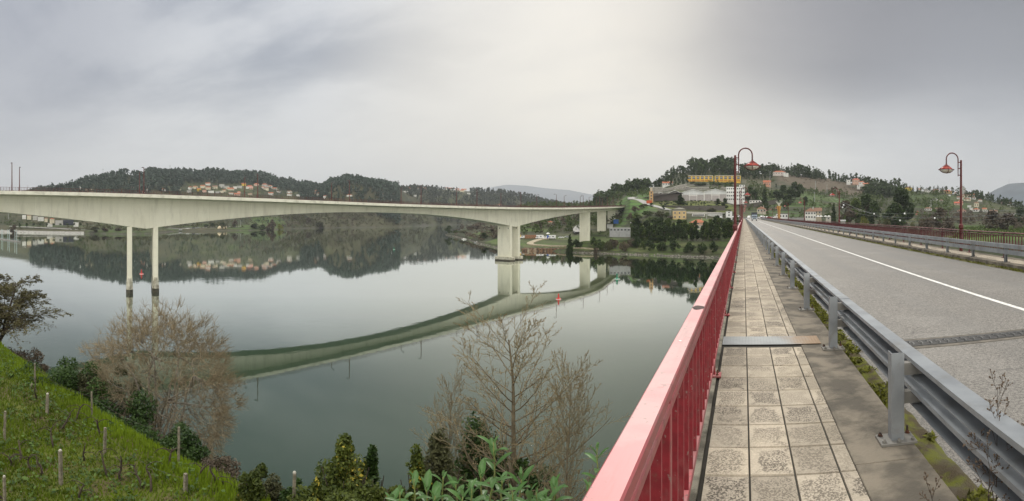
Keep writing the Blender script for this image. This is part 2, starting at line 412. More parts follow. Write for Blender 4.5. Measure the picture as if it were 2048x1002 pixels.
# land cover: what grows or lies where
px = (xs_[:, None] + 0 * DD); gr = np.array
f1, f2, f3 = fbm(TX, TY, 60, 21), fbm(TX, TY, 22, 31), fbm(TX, TY, 160, 41)
cov = np.empty(TX.shape + (3,)); cov[:] = (.045, .055, .026)
def lay(mask, c, k=1.0):
    global cov
    m = np.clip(mask, 0, 1)[..., None] * k; cov = cov * (1 - m) + np.array(c) * m
S = lambda v, a, b: np.clip((v - a) / (b - a), 0, 1)
lay(S(f1, .45, .6), (.085, .10, .038)); lay(S(f2, .52, .68), (.035, .045, .022)); lay(S(f3, .55, .7), (.11, .10, .055), .6)
box = lambda x0, x1, d0, d1, w=12, e=15: S(px, x0 - w, x0) * S(-px, -x1 - w, -x1) * S(DD, d0 - e, d0) * S(-DD, -d1 - e, -d1)
lay(box(-500, 640, 690, 960) * (TZ < 14) * S(f2, .35, .5), (.075, .115, .03)); lay(box(-500, 640, 720, 1000) * S(f1, .45, .55), (.09, .085, .045))
lay(box(440, 600, 900, 1100) * S(f1, .5, .56), (.08, .135, .03))
lay(box(895, 1480, 270, 440, 4, 8) * S(f2, .35, .5), (.10, .15, .035)); lay(box(895, 1100, 400, 560) * S(f1, .45, .55), (.085, .13, .03))
lay(box(1235, 1312, 450, 680, 6, 10) * S(f2, .28, .42), (.08, .175, .025))
lay(box(1308, 1470, 470, 532, 5, 6), (.125, .15, .028)); lay(box(1308, 1460, 535, 596, 4, 6), (.16, .155, .14))
lay(box(1310, 1480, 604, 690, 6, 8) * S(f2, .4, .5), (.20, .19, .165), .7); lay(box(1420, 1540, 730, 900), (.105, .10, .055))
lay(box(1545, 1690, 520, 760) * S(f1, .5, .56), (.07, .125, .026)); lay(box(1560, 1760, 780, 1020) * S(f1 + .2 * f2, .42, .5), (.135, .10, .07))
lay(box(1500, 1600, 470, 640) * S(f2, .48, .56), (.06, .11, .026)); lay(box(1740, 2300, 440, 900) * S(f2, .35, .5), (.042, .048, .024), .8); lay(box(1800, 1935, 660, 900) * S(f1, .48, .56), (.06, .10, .026))
lay(box(1900, 2200, 300, 470) * S(f1, .3, .4), (.09, .17, .028)); lay(box(1460, 1620, 335, 470, 6, 8), (.17, .165, .155))
lay((TZ < .9) * 1.0, (.10, .095, .08))
tme = np_mesh('terrain', TV, TF, None, None, True)
ca = tme.attributes.new('cover', 'FLOAT_COLOR', 'POINT')
ca.data.foreach_set('color', np.concatenate([cov, np.ones(TX.shape + (1,))], -1).astype(np.float32).ravel())
m, t, b = base_mat('land', .95, 0, .2)
at_ = t.new('ShaderNodeAttribute', attribute_name='cover').outputs['Color']
pc = pos_co(t)
v_ = t.noise(pc, .35, 6, .7); v2 = t.noise(pc, .06, 4)
c_ = t.mix(t.sstep(v_, .3, .7), at_, (.03, .035, .02)); c_ = t.mix(.55, at_, c_)
c_ = t.mix(t.math('MULTIPLY', t.sstep(v2, .5, .65), .4), c_, (.13, .11, .07))
sp_z = t.new('ShaderNodeSeparateXYZ'); t.l.new(pc, sp_z.inputs[0])
ter = t.sstep(t.math('FRACT', t.math('DIVIDE', t.math('ADD', sp_z.outputs[2], t.math('MULTIPLY', v2, 3.0)), 3.4)), .62, .8)   # farmed terraces follow the contour
c_ = t.mix(t.math('MULTIPLY', ter, .62), c_, (.035, .034, .02))
t.l.new(c_, b.inputs['Base Color']); bump(t, b, v_, .8, .6)
terrain = link('terrain', tme, m); tag(terrain, 'green and brown hillsides beyond the river', kind='structure')

# far ranges
def ridge(name, pts, d, c, label, drop=60, thick=900):
    mb = MB(); n = len(pts)
    f = []
    xs = np.arange(pts[0][0], pts[-1][0] + 1, 6.0)
    ys = np.interp(xs, [p[0] for p in pts], [p[1] for p in pts]) + 1.6 * (fbm(xs, xs * 0, 40, 3) - .5) * 2
    rows = []
    for k, (dd, s) in enumerate(((d - thick, 0), (d - thick * .5, .62), (d, 1), (d + thick, .15))):
        rows.append([(dd * sin(az(x)), dd * cos(az(x)), (EZ + (Y0 - y) * d / FP) * s * (1 + .06 * (vnoise(np.array([x * 1.]), np.array([k * 9.]), 25, 7)[0] - .5) * (k == 1)) - (4 if s == 0 else 0)) for x, y in zip(xs, ys)])
    V = [p for r in rows for p in r]; m_ = len(xs)
    F = [(r * m_ + i, r * m_ + i + 1, (r + 1) * m_ + i + 1, (r + 1) * m_ + i) for r in range(3) for i in range(m_ - 1)]
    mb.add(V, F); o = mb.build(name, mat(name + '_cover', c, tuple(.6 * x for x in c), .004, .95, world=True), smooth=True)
    return tag(o, label, kind='structure')
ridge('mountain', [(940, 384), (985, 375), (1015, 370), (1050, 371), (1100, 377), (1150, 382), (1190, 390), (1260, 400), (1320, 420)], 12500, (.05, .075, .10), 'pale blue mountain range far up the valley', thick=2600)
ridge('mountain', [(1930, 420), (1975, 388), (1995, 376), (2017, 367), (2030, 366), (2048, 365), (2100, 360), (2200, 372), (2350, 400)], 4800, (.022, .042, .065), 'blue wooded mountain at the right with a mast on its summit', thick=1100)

# water
mb = MB(); R = 30000
mb.quad((-R, -R, 0), (R, -R, 0), (R, R, 0), (-R, R, 0))
m, t, b = base_mat('river_water', .03, 0, .5)
b.inputs['IOR'].default_value = 1.8

pc = pos_co(t)
wv = t.noise(t.scale(pc, (1.0, 1.0, 1)), .55, 3, .5); wl = t.noise(pc, .05, 2)
h_ = t.math('ADD', t.math('MULTIPLY', wv, .025), t.math('MULTIPLY', wl, .10))
wind = t.math('MULTIPLY', t.sstep(t.noise(t.scale(pc, (.012, .03, 1)), 1.0, 4, .6), .45, .65), .25)
n_ = t.new('ShaderNodeBump', i={'Strength': t.math('ADD', .12, wind), 'Distance': 1.0, 'Height': h_}); t.l.new(n_.outputs[0], b.inputs['Normal'])
c_ = t.mix(t.noise(pc, .012, 3), (.013, .030, .016), (.019, .040, .021)); t.l.new(c_, b.inputs['Base Color'])
# a calm surface seen almost flat: little of the green below 10 degrees, most of it from 20 degrees on
b.inputs['Specular IOR Level'].default_value = 0; b.inputs['Roughness'].default_value = 1
gl = t.new('ShaderNodeBsdfGlossy', i={'Roughness': .025}); gl.inputs['Color'].default_value = (.97, 1, .97, 1); t.l.new(n_.outputs[0], gl.inputs['Normal'])
fr_ = t.new('ShaderNodeFresnel', i={'IOR': 1.333}); t.l.new(n_.outputs[0], fr_.inputs['Normal'])
rf = t.ramp(fr_.outputs[0], [(0, 0.0), (.14, .17), (.20, .27), (.25, .37), (.33, .58), (.42, .78), (.60, .96), (1, 1.0)])
ms = t.new('ShaderNodeMixShader'); t.l.new(rf, ms.inputs[0]); t.l.new(b.outputs[0], ms.inputs[1]); t.l.new(gl.outputs[0], ms.inputs[2]); t.l.new(ms.outputs[0], m.node_tree.nodes['Material Output'].inputs[0])
river = mb.build('river', m, fix=False); tag(river, 'still green river between the two banks', kind='structure')

# the bank this side: a terrace of grass that drops to the river
def shoulder(X): return 11.5 + .152 * (X + 14.6)
def nearz(X, Y):
    X = np.asarray(X, float); Y = np.asarray(Y, float)
    k = np.clip((Y - shoulder(X)) / 16.0, 0, 1)
    z = 12.4 + .25 * (fbm(X, Y, 3.5, 51) - .5) + .035 * np.clip(-X - 22, 0, 30) - 15.5 * (k * k * (3 - 2 * k) * .35 + k * .65)
    z = z + .45 * np.exp(-((Y - shoulder(X) + 1.2) / 1.6) ** 2) * (X < -12)
    z = z + 6.0 * np.exp(-(((X + 1.2) / 4.2) ** 2 + ((Y - 1.0) / 4.0) ** 2))
    return z
def nz(X, Y): return float(nearz(np.array([X]), np.array([Y]))[0])
gx, gy = np.arange(-95, 30, .6), np.arange(-14, 34, .6)
XX, YY = np.meshgrid(gx, gy, indexing='ij'); ZZ = nearz(XX, YY)
ZZ = np.where(XX > -.6, np.minimum(ZZ, 17.5), ZZ)
idx = np.arange(XX.size).reshape(XX.shape)
bank = link('near_bank', np_mesh('near_bank', np.stack([XX, YY, ZZ], -1).reshape(-1, 3), np.stack([idx[:-1, :-1], idx[1:, :-1], idx[1:, 1:], idx[:-1, 1:]], -1).reshape(-1, 4), None, None, True),
            mat('turf_soil', (.10, .115, .016), (.095, .075, .03), .9, .95, lo=.42, hi=.62, bmp=.6, bscale=7, dirt=(.05, .038, .022), dscale=.5, world=True))
tag(bank, 'grassy terrace above the river on this side', kind='structure')
# ------------------------------------------------------------------ the road bridge underfoot
GR = .0018                                           # it climbs very slightly
WALK, ROADZ = EZ - 1.70, EZ - 1.85
XL, XR = -.325, 10.25                                 # the two railings
YB0, YB1 = -14.0, 330.0                              # the stretch with railings
def graded(mb):
    mb.v = [(x, y, z + GR * max(y, 0)) for x, y, z in mb.v]; return mb
def run(y0, y1, step=40):
    if y0 < 0 < y1: return [y0] + run(0.0, y1, step)
    n = max(1, int((y1 - y0) / step)); return [y0 + (y1 - y0) * k / n for k in range(n + 1)]
conc = mat('stained_concrete', (.24, .205, .155), (.115, .10, .077), 2.6, .9, detail=10, lo=.40, hi=.60, bmp=.5, bscale=55, dirt=(.05, .045, .034), dscale=1.7, world=True)
conc_mossy = mat('mossy_concrete', (.30, .27, .21), (.085, .075, .055), 2.6, .95, detail=8, lo=.38, hi=.6, bmp=.5, bscale=60, dirt=(.02, .02, .015), dscale=3.0, world=True)
# tiles
m_tile, t, b = base_mat('washed_tile', .9, 0, .25)
pc = pos_co(t); sx = t.new('ShaderNodeSeparateXYZ'); t.l.new(pc, sx.inputs[0])
u = t.math('FRACT', t.math('DIVIDE', t.math('ADD', sx.outputs[0], .26), .3)); v = t.math('FRACT', t.math('DIVIDE', t.math('ADD', sx.outputs[1], .80), .44))
du = t.math('MULTIPLY', t.math('MINIMUM', u, t.math('SUBTRACT', 1.0, u)), 1.0); dv = t.math('MINIMUM', v, t.math('SUBTRACT', 1.0, v))
edge = t.math('MINIMUM', du, dv)
nb = t.noise(pc, 4.5, 4, .6, .4); nl = t.noise(pc, 1.1, 3)
core = t.sstep(t.math('ADD', edge, t.math('MULTIPLY', t.math('SUBTRACT', nb, .5), .9)), .02, .16)
core = t.math('MULTIPLY', core, t.sstep(nl, .26, .44))
cellk = t.new('ShaderNodeTexWhiteNoise', noise_dimensions='2D'); ck_ = t.new('ShaderNodeCombineXYZ'); t.l.new(t.math('FLOOR', t.math('DIVIDE', t.math('ADD', sx.outputs[0], 9.26), .3)), ck_.inputs[0]); t.l.new(t.math('FLOOR', t.math('DIVIDE', t.math('ADD', sx.outputs[1], 9.6), .44)), ck_.inputs[1]); t.l.new(ck_.outputs[0], cellk.inputs['Vector'])
near_core = t.math('MAXIMUM', t.math('MULTIPLY', core, t.math('ADD', .35, t.math('MULTIPLY', cellk.outputs['Value'], .65))), .25)
sp = t.noise(pc, 80, 2, .5); sp2 = t.noise(pc, 150, 2)
speck = t.sstep(t.math('ADD', t.math('ADD', t.math('MULTIPLY', sp, .7), t.math('MULTIPLY', sp2, .3)), t.math('MULTIPLY', t.math('SUBTRACT', nb, .5), .25)), .45, .56)
c_core = t.mix(speck, (.12, .104, .084), (.47, .415, .335))
c_edge = t.mix(t.sstep(nb, .35, .65), (.58, .51, .405), (.42, .37, .29))
cell = t.new('ShaderNodeTexWhiteNoise', noise_dimensions='2D'); cv_ = t.new('ShaderNodeCombineXYZ')
t.l.new(t.math('FLOOR', t.math('DIVIDE', t.math('ADD', sx.outputs[0], .26), .3)), cv_.inputs[0]); t.l.new(t.math('FLOOR', t.math('DIVIDE', t.math('ADD', sx.outputs[1], .80), .44)), cv_.inputs[1]); t.l.new(cv_.outputs[0], cell.inputs['Vector'])
c_ = t.mix(near_core, c_edge, c_core)
c_ = t.mix(1.0, c_, t.ramp(cell.outputs['Value'], [(0, (.74, .73, .72)), (.5, (.95, .94, .93)), (1, (1.1, 1.08, 1.05))]), 'MULTIPLY')
c_ = t.mix(t.math('MULTIPLY', t.sstep(t.noise(pc, .45, 5, .6), .52, .7), .25), c_, (.20, .17, .12))
t.l.new(c_, b.inputs['Base Color']); bump(t, b, t.math('MULTIPLY', sp, core), .35, .006)
mb = MB(); r0 = int((YB0 + .80) / .44); yk = -0.80 + r0 * .44 
cols = [(-.26, .04), (.04, .34), (.34, .64), (.64, .757)]
while yk < 345:
    if not (7.2 < yk + .22 < 7.72):
        for a, c in cols:
            g = .0045; x0, x1, y0, y1 = a + g, c - g, yk + .008, yk + .432
            dz = random.uniform(-.0025, .0025) if yk < 60 else 0
            z1, z0 = WALK + dz, WALK - .02; e = .003; ey = .006
            mb.add([(x0, y0, z0), (x1, y0, z0), (x1, y1, z0), (x0, y1, z0), (x0 + e, y0 + ey, z1), (x1 - e, y0 + ey, z1), (x1 - e, y1 - ey, z1), (x0 + e, y1 - ey, z1)],
                   [(4, 5, 6, 7), (0, 1, 5, 4), (1, 2, 6, 5), (2, 3, 7, 6), (3, 0, 4, 7)])
    yk += .44
sidewalk = graded(mb).build('sidewalk', m_tile, fix=False); tag(sidewalk, 'tiled footway along the near railing', kind='structure')
mb = MB()
for a, c in zip(run(YB0, 345), run(YB0, 345)[1:]): mb.box(-.28, .757, a, c, WALK - .2, WALK - .012)
tag(graded(mb).build('sidewalk_bed', mat('dark_mortar', (.05, .045, .036), (.03, .028, .022), 8, .95, world=True)), 'dark mortar joints of the footway', kind='structure')
mb = MB()
for a, c in zip(run(YB0, 345), run(YB0, 345)[1:]):
    mb.box(-.64, -.285, a, c, WALK - .35, WALK + .012)
tag(graded(mb).build('edge_kerb', conc_mossy, bevel=0), 'black stained concrete edge under the near railing', kind='structure')
mb = MB()
yk = YB0
while yk < 345:
    L = 2.95; mb.box(.761, 1.262, yk, yk + L - .006, WALK - .3, WALK - .006); yk += L
tag(graded(mb).build('kerb', conc, bevel=.006), 'stained concrete kerb that carries the near crash barrier', kind='structure')
mb = MB(); yk = YB0
while yk < 345:
    L = 2.95; mb.box(9.05, 9.42, yk, yk + L - .006, WALK - .3, WALK); yk += L
for a, c in zip(run(YB0, 345), run(YB0, 345)[1:]): mb.box(10.2, 10.55, a, c, WALK - .35, WALK + .01)
tag(graded(mb).build('kerb', conc, bevel=.006), 'stained concrete kerb that carries the far crash barrier', kind='structure')
mb = MB()
for a, c in zip(run(YB0, 345), run(YB0, 345)[1:]): mb.quad((9.42, a, WALK), (10.2, a, WALK), (10.2, c, WALK), (9.42, c, WALK))
tag(graded(mb).build('sidewalk', m_tile, fix=False), 'pale footway on the far side of the road', kind='structure')
# asphalt
m_as, t, b = base_mat('worn_asphalt', .6, 0, .4)
pc = pos_co(t); s1 = t.noise(pc, 95, 2, .6); s2 = t.noise(pc, 26, 3, .6); s3 = t.noise(t.scale(pc, (.9, .05, 1)), 1.0, 4); s4 = t.noise(pc, .5, 5, .6)
c_ = t.mix(t.sstep(t.math('ADD', t.math('MULTIPLY', s1, .6), t.math('MULTIPLY', s2, .4)), .40, .60), (.085, .078, .07), (.31, .288, .255))
c_ = t.mix(t.math('MULTIPLY', t.sstep(s3, .42, .66), .5), c_, (.17, .165, .155))
sxx = t.new('ShaderNodeSeparateXYZ'); t.l.new(pc, sxx.inputs[0])
trk = t.math('SINE', t.math('MULTIPLY', t.math('ADD', sxx.outputs[0], .3), 3.6)); c_ = t.mix(t.math('MULTIPLY', t.sstep(trk, .1, .9), .22), c_, (.15, .145, .135))
crk = t.new('ShaderNodeTexVoronoi', feature='DISTANCE_TO_EDGE', i={'Scale': .32}); wv_ = t.new('ShaderNodeVectorMath', operation='ADD'); t.l.new(pc, wv_.inputs[0]); nz_ = t.new('ShaderNodeTexNoise', i={'Scale': 1.6, 'Detail': 5}); t.l.new(pc, nz_.inputs['Vector']); t.l.new(nz_.outputs['Color'], wv_.inputs[1]); t.l.new(wv_.outputs[0], crk.inputs['Vector'])
c_ = t.mix(t.math('MULTIPLY', t.math('MULTIPLY', t.sstep(crk.outputs[0], .006, .001), t.sstep(s4, .5, .6)), .6), c_, (.05, .048, .045)); c_ = t.mix(t.math('MULTIPLY', t.sstep(s4, .5, .7), .25), c_, (.34, .32, .29))
t.l.new(c_, b.inputs['Base Color']); bump(t, b, s1, .5, .006)
mb = MB(); pts = run(YB0, 470)
for a, c in zip(pts, pts[1:]): mb.quad((1.262, a, ROADZ), (9.05, a, ROADZ), (9.05, c, ROADZ), (1.262, c, ROADZ))
road = graded(mb).build('road', m_as, fix=False); tag(road, 'grey asphalt carriageway over the bridge', kind='structure')
mb = MB()
for a, c in zip(pts, pts[1:]): mb.quad((5.24, a, ROADZ + .004), (5.37, a, ROADZ + .004), (5.37, c, ROADZ + .004), (5.24, c, ROADZ + .004))
tag(graded(mb).build('road_marking', mat('road_paint', (.78, .77, .73), (.58, .57, .53), 9, .8, lo=.4, hi=.75, dirt=(.3, .29, .27), dscale=5, world=True), fix=False), 'white centre line', kind='structure')
# girder and piers of this bridge (below the deck)
rb = empty('road_bridge', (0, 0, 0), label='concrete road bridge with a tiled footway and red railings', cat='bridge')
mb = MB()
for a, c in zip(run(YB0, 345), run(YB0, 345)[1:]): mb.prism([(-.62, 20.04), (-.62, 19.7), (1.2, 19.4), (1.6, 17.9), (8.6, 17.9), (9.0, 19.4), (10.53, 19.7), (10.53, 20.04)], 'y', a, c)
graded(mb).build('girder', mat('plain_concrete', (.30, .29, .26), (.24, .235, .21), .5, .9, world=True), rb)
for yp in (52, 112, 172, 232, 288):
    mb = MB(); mb.box(2.4, 7.8, yp - .9, yp + .9, -2.5, 17.95); mb.build('pier', _mc['plain_concrete'], rb, bevel=.15)
mb = MB(); mb.box(-.6, 10.5, -14, 7.3, 9.0, 17.95); mb.build('abutment', _mc['plain_concrete'], rb)

# red paint, bleached where it faces the sky
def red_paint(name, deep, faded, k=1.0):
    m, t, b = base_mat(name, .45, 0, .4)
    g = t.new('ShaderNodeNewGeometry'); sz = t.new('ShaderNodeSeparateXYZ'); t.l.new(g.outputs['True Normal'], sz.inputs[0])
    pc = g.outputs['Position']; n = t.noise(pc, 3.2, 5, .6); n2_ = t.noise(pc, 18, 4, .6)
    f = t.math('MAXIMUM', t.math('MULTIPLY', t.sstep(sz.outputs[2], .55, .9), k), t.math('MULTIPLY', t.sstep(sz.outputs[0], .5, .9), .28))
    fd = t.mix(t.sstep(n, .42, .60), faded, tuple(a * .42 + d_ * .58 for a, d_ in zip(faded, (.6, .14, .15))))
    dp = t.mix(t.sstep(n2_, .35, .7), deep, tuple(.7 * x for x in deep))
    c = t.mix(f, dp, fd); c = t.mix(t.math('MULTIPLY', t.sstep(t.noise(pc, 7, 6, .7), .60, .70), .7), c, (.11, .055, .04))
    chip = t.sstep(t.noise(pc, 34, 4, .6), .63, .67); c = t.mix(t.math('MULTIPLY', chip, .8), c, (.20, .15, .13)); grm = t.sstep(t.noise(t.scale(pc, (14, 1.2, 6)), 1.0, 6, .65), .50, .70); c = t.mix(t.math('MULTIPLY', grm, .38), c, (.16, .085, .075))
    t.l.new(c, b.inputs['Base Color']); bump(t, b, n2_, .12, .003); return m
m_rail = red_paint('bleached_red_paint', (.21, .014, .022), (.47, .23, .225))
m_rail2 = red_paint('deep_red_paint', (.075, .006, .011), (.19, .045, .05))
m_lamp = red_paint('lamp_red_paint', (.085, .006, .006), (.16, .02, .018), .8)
m_dirt = mat('burnt_stain', (.035, .028, .026), (.10, .06, .055), 25, .9)
m_steel = mat('galvanised_steel', (.34, .36, .375), (.24, .255, .27), 2.2, .55, .5, lo=.3, hi=.7, bmp=.06, bscale=30, dirt=(.20, .19, .17), dscale=1.8, world=True)
m_steel_d = mat('dusty_steel', (.30, .29, .265), (.20, .19, .17), 2.2, .6, .45, lo=.3, hi=.7, dirt=(.10, .085, .06), dscale=2.5, world=True)
m_rust = mat('rusty_bolt', (.13, .05, .025), (.05, .04, .035), 40, .8, .3)
hr_z, r2_z, bt_z = EZ - .655, EZ - .765, EZ - 1.50
def railing(x, sgn, label):
    """sgn +1: the road lies towards +X"""
    r = empty('bridge_railing', (x, 0, 0), label=label, cat='railing')
    mr = m_rail if sgn > 0 else m_rail2
    def seg(name, x0, x1, z0, z1, bev):
        mb = MB(); ys = run(YB0, YB1, 30)
        for a, c in zip(ys, ys[1:]): mb.box(x0, x1, a, c - .004, z0, z1)
        return graded(mb).build(name, mr, r, bevel=bev)
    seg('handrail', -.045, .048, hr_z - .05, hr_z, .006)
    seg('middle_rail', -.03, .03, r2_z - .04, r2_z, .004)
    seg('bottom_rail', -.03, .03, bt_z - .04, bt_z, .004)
    pm = MB(); pm.box(-.028, .028, -.028, .028, -1.0, 0); pm = pm.mesh('post', mr, bevel=.004)
    fm = MB(); fm.box(-.09, .09, -.08, .08, 0, .02); fm = fm.mesh('foot_plate', mr, bevel=.003)
    bm_ = MB()
    bm_.lathe([(.012, 0), (.014, .004), (.014, .014), (.008, .016), (.008, .03)], 6, (.05 * sgn, 0, .02))
    bm_ = bm_.mesh('bolt', m_rust)
    ys = [5.8 + 3.55 * k for k in range(-5, 90)]
    for y in [y for y in ys if YB0 < y < YB1][:96]:
        z = GR * max(y, 0)
        p = link('post', pm, None, r); p.location = (0, y, hr_z - .05 + z)
        f = link('foot_plate', fm, None, p); f.location = (-.02 * 0, 0, WALK + .012 - hr_z + .05)
        if y < 30 and sgn > 0:
            for q in (-.05, .05): o = link('bolt', bm_, None, p); o.location = f.location + Vector((0, q, 0))
    bars = MB(); bars.box(-.026, .026, -.007, .007, bt_z - hr_z, r2_z - .04 - hr_z); bmsh = bars.mesh('baluster', mr, bevel=.002)
    yb = [y for y in np.arange(1.0, YB1, .25) if min(abs(y - q) for q in ys) > .07]
    for y in yb[:100]:
        o = link('baluster', bmsh, None, r); o.location = (0, y, hr_z + GR * y)
    mb = MB()
    for y in yb[100:]: mb.box(-.026, .026, y - .009, y + .009, bt_z, r2_z - .04)
    tag(graded(mb).build('baluster', mr, r, fix=False), kind='stuff')
    if sgn > 0:
        pts = [(-.046, 3.84), (.049, 3.80), (.049, 3.99), (-.046, 4.02)]
        mb = MB(); n = 14
        ring = [(.0035 + .043 * cos(2 * pi * k / n) * (1 + .12 * sin(3 * k)), 3.92 + .085 * sin(2 * pi * k / n) * (1 + .15 * cos(5 * k))) for k in range(n)]
        mb.add([(a, b_, hr_z + .0015 + GR * 4) for a, b_ in ring], [tuple(range(n))]); mb.build('burn_mark', m_dirt, r, fix=False)
        mb = MB(); mb.lathe([(.009, 0), (.009, .002), (.004, .004)], 10, (-.005, 2.86, hr_z + GR * 2.9)); mb.build('sticker', mat('white_plastic', (.75, .74, .70), rough=.5), r)
    return r
railing(XL, 1, 'faded red steel railing beside the tiled footway')
railing(XR, -1, 'dark red steel railing on the far side of the road')

# crash barriers
def barrier(xp, sgn, y0, label):
    g = empty('crash_barrier', (xp, 0, 0), label=label, cat='crash barrier')
    def beam(name, zt, h):
        mb = MB(); a, bq = .11, .235
        sec = [(a, zt), (bq, zt), (bq, zt - h), (a + .01, zt - h), (a + .01, zt - h + .006), (bq - .006, zt - h + .006), (bq - .006, zt - .006), (a + .006, zt - .006), (a + .006, zt - .034), (a, zt - .034)]
        sec = [(u * sgn, v_) for u, v_ in sec]
        ys = [YB0 + 4.0] + [y0 + 2.95 * k + .25 for k in range(-3, 112, 2)]
        for i, (p, q) in enumerate(zip(ys, ys[1:])): mb.prism(sec, 'y', p, q + (.0 if i % 2 else .0) - .004)
        return graded(mb).build(name, m_steel, g)
    zt = EZ - (1.085 if sgn > 0 else 1.0)
    beam('top_beam', zt, .145); beam('lower_beam', zt - .215, .145)
    w = .05; q = .006
    pm = MB(); pm.prism([(-w, -w), (w, -w), (w, w), (w - q, w), (w - q, -w + q), (-w + q, -w + q), (-w + q, w), (-w, w)] if sgn > 0 else [(-w, w), (w, w), (w, -w), (w - q, -w), (w - q, w - q), (-w + q, w - q), (-w + q, -w), (-w, -w)], 'z', WALK + .012, EZ - 1.03 if sgn > 0 else zt - .005)
    pm = pm.mesh('post', m_steel)
    fm = MB(); fm.box(-.14, .14, -.10, .10, WALK - .006, WALK + .016); fm = fm.mesh('base_plate', m_steel_d, bevel=.003)
    BL = []
    for i, (bx, by) in enumerate(((-.11, -.07), (-.11, .06), (0, -.085), (.0, .08), (.11, -.07), (.11, .07))):
        B = MB()
        B.lathe([(.022, 0), (.022, .003), (.014, .003), (.016, .006), (.016, .018), (.009, .02), (.009, .028 + .03 * (i in (3, 5)))], 8, (bx, by, WALK + .016)); BL.append(B.mesh('bolt', m_steel_d if i in (0, 2, 4) else m_rust))
    sms, pls = [], []
    for zz_ in (zt - .01, zt - .225): sm = MB(); sm.box(min(.05 * sgn, .228 * sgn), max(.05 * sgn, .228 * sgn), -.035, .035, zz_ - .11, zz_ - .02); sms.append(sm.mesh('spacer', m_steel_d))
    for zz_ in (zt, zt - .215): pl = MB(); pl.box(min(.108 * sgn, .237 * sgn), max(.108 * sgn, .237 * sgn), .10, .36, zz_ + .001, zz_ + .006); pls.append(pl.mesh('splice_plate', m_steel))
    k = -3; n = 0
    while n < 100:
        y = y0 + 2.95 * k; k += 1
        if y > 335: break
        z = GR * max(y, 0)
        p = link('post', pm, None, g); p.location = (0, y, z)
        f = link('base_plate', fm, None, p); [link('spacer', q_, None, p) for q_ in sms]
        if y < 30:
            for B in BL: link('bolt', B, None, p)
        if k % 2 == 0 and y < 70: [link('splice_plate', q_, None, p) for q_ in pls]
        n += 1
    return g
barrier(1.145, 1, 4.02, 'galvanised steel crash barrier between the tiled footway and the road')
barrier(9.27, -1, 3.2, 'galvanised steel crash barrier along the far side of the road')

# expansion joint, cover plate
ej = empty('expansion_joint', (0, 7.58, 0), label='toothed rubber and steel expansion joint across the road', cat='expansion joint')
mb = MB(); mb.box(1.5, 8.9, -.29, .29, ROADZ + .001, ROADZ + .006); graded(mb).build('mortar_band', mat('joint_mortar', (.17, .15, .12), (.10, .09, .075), 7, .9, world=True), ej)
mb = MB(); mb.box(1.5, 8.9, -.17, .17, ROADZ + .006, ROADZ + .014); mb.build('joint_strip', mat('joint_rubber', (.05, .05, .048), (.09, .085, .08), 12, .6, .3, world=True), ej)
mb = MB(); xk = 1.55
while xk < 8.85:
    mb.tube([(xk + .055 * cos(a), -.02 + .11 * sin(a), ROADZ + .016) for a in np.linspace(-pi * .5, pi * .5, 7)], .011, 5)
    mb.tube([(xk + .055 + .05 * cos(a), .0 + .07 * sin(a), ROADZ + .016) for a in np.linspace(pi * .6, pi * 1.4, 5)], .009, 5); xk += .135
for v_ in ej.children: pass
mb.build('tooth_comb', mat('joint_steel', (.16, .16, .155), (.09, .09, .088), 20, .5, .5, world=True), ej)
for ch in ej.children: ch.location.z = GR * 7.58
m_pl, t, b = base_mat('tread_plate', .7, .2)
pc = pos_co(t); sx = t.new('ShaderNodeSeparateXYZ'); t.l.new(pc, sx.inputs[0])
rust = t.math('MULTIPLY', t.sstep(t.math('ADD', sx.outputs[0], t.math('MULTIPLY', t.noise(pc, 5, 5), .7)), .75, 1.35), .85)
c_ = t.mix(rust, t.mix(t.noise(pc, 4, 4), (.40, .42, .42), (.27, .28, .28)), (.33, .21, .11)); t.l.new(c_, b.inputs['Base Color'])
cp = empty('cover_plate', (0, 7.48, GR * 7.5), label='studded steel cover plate across the footway, rusty at one end', cat='plate')
mb = MB(); mb.box(-.28, 1.03, -.235, .235, WALK + .002, WALK + .010); mb.build('plate', m_pl, cp, bevel=.002)
mb = MB()
for i in range(32):
    for j in range(11):
        x_, y_ = -.26 + .041 * i, -.21 + .042 * j + (.021 if i % 2 else 0)
        a_ = .012; mb.add([(x_ - a_, y_, WALK + .0102), (x_, y_ - .004, WALK + .0102), (x_ + a_, y_, WALK + .0102), (x_, y_ + .004, WALK + .0102), (x_, y_, WALK + .0128)], [(0, 1, 4), (1, 2, 4), (2, 3, 4), (3, 0, 4)])
mb.build('stud_pattern', m_pl, cp, fix=False)

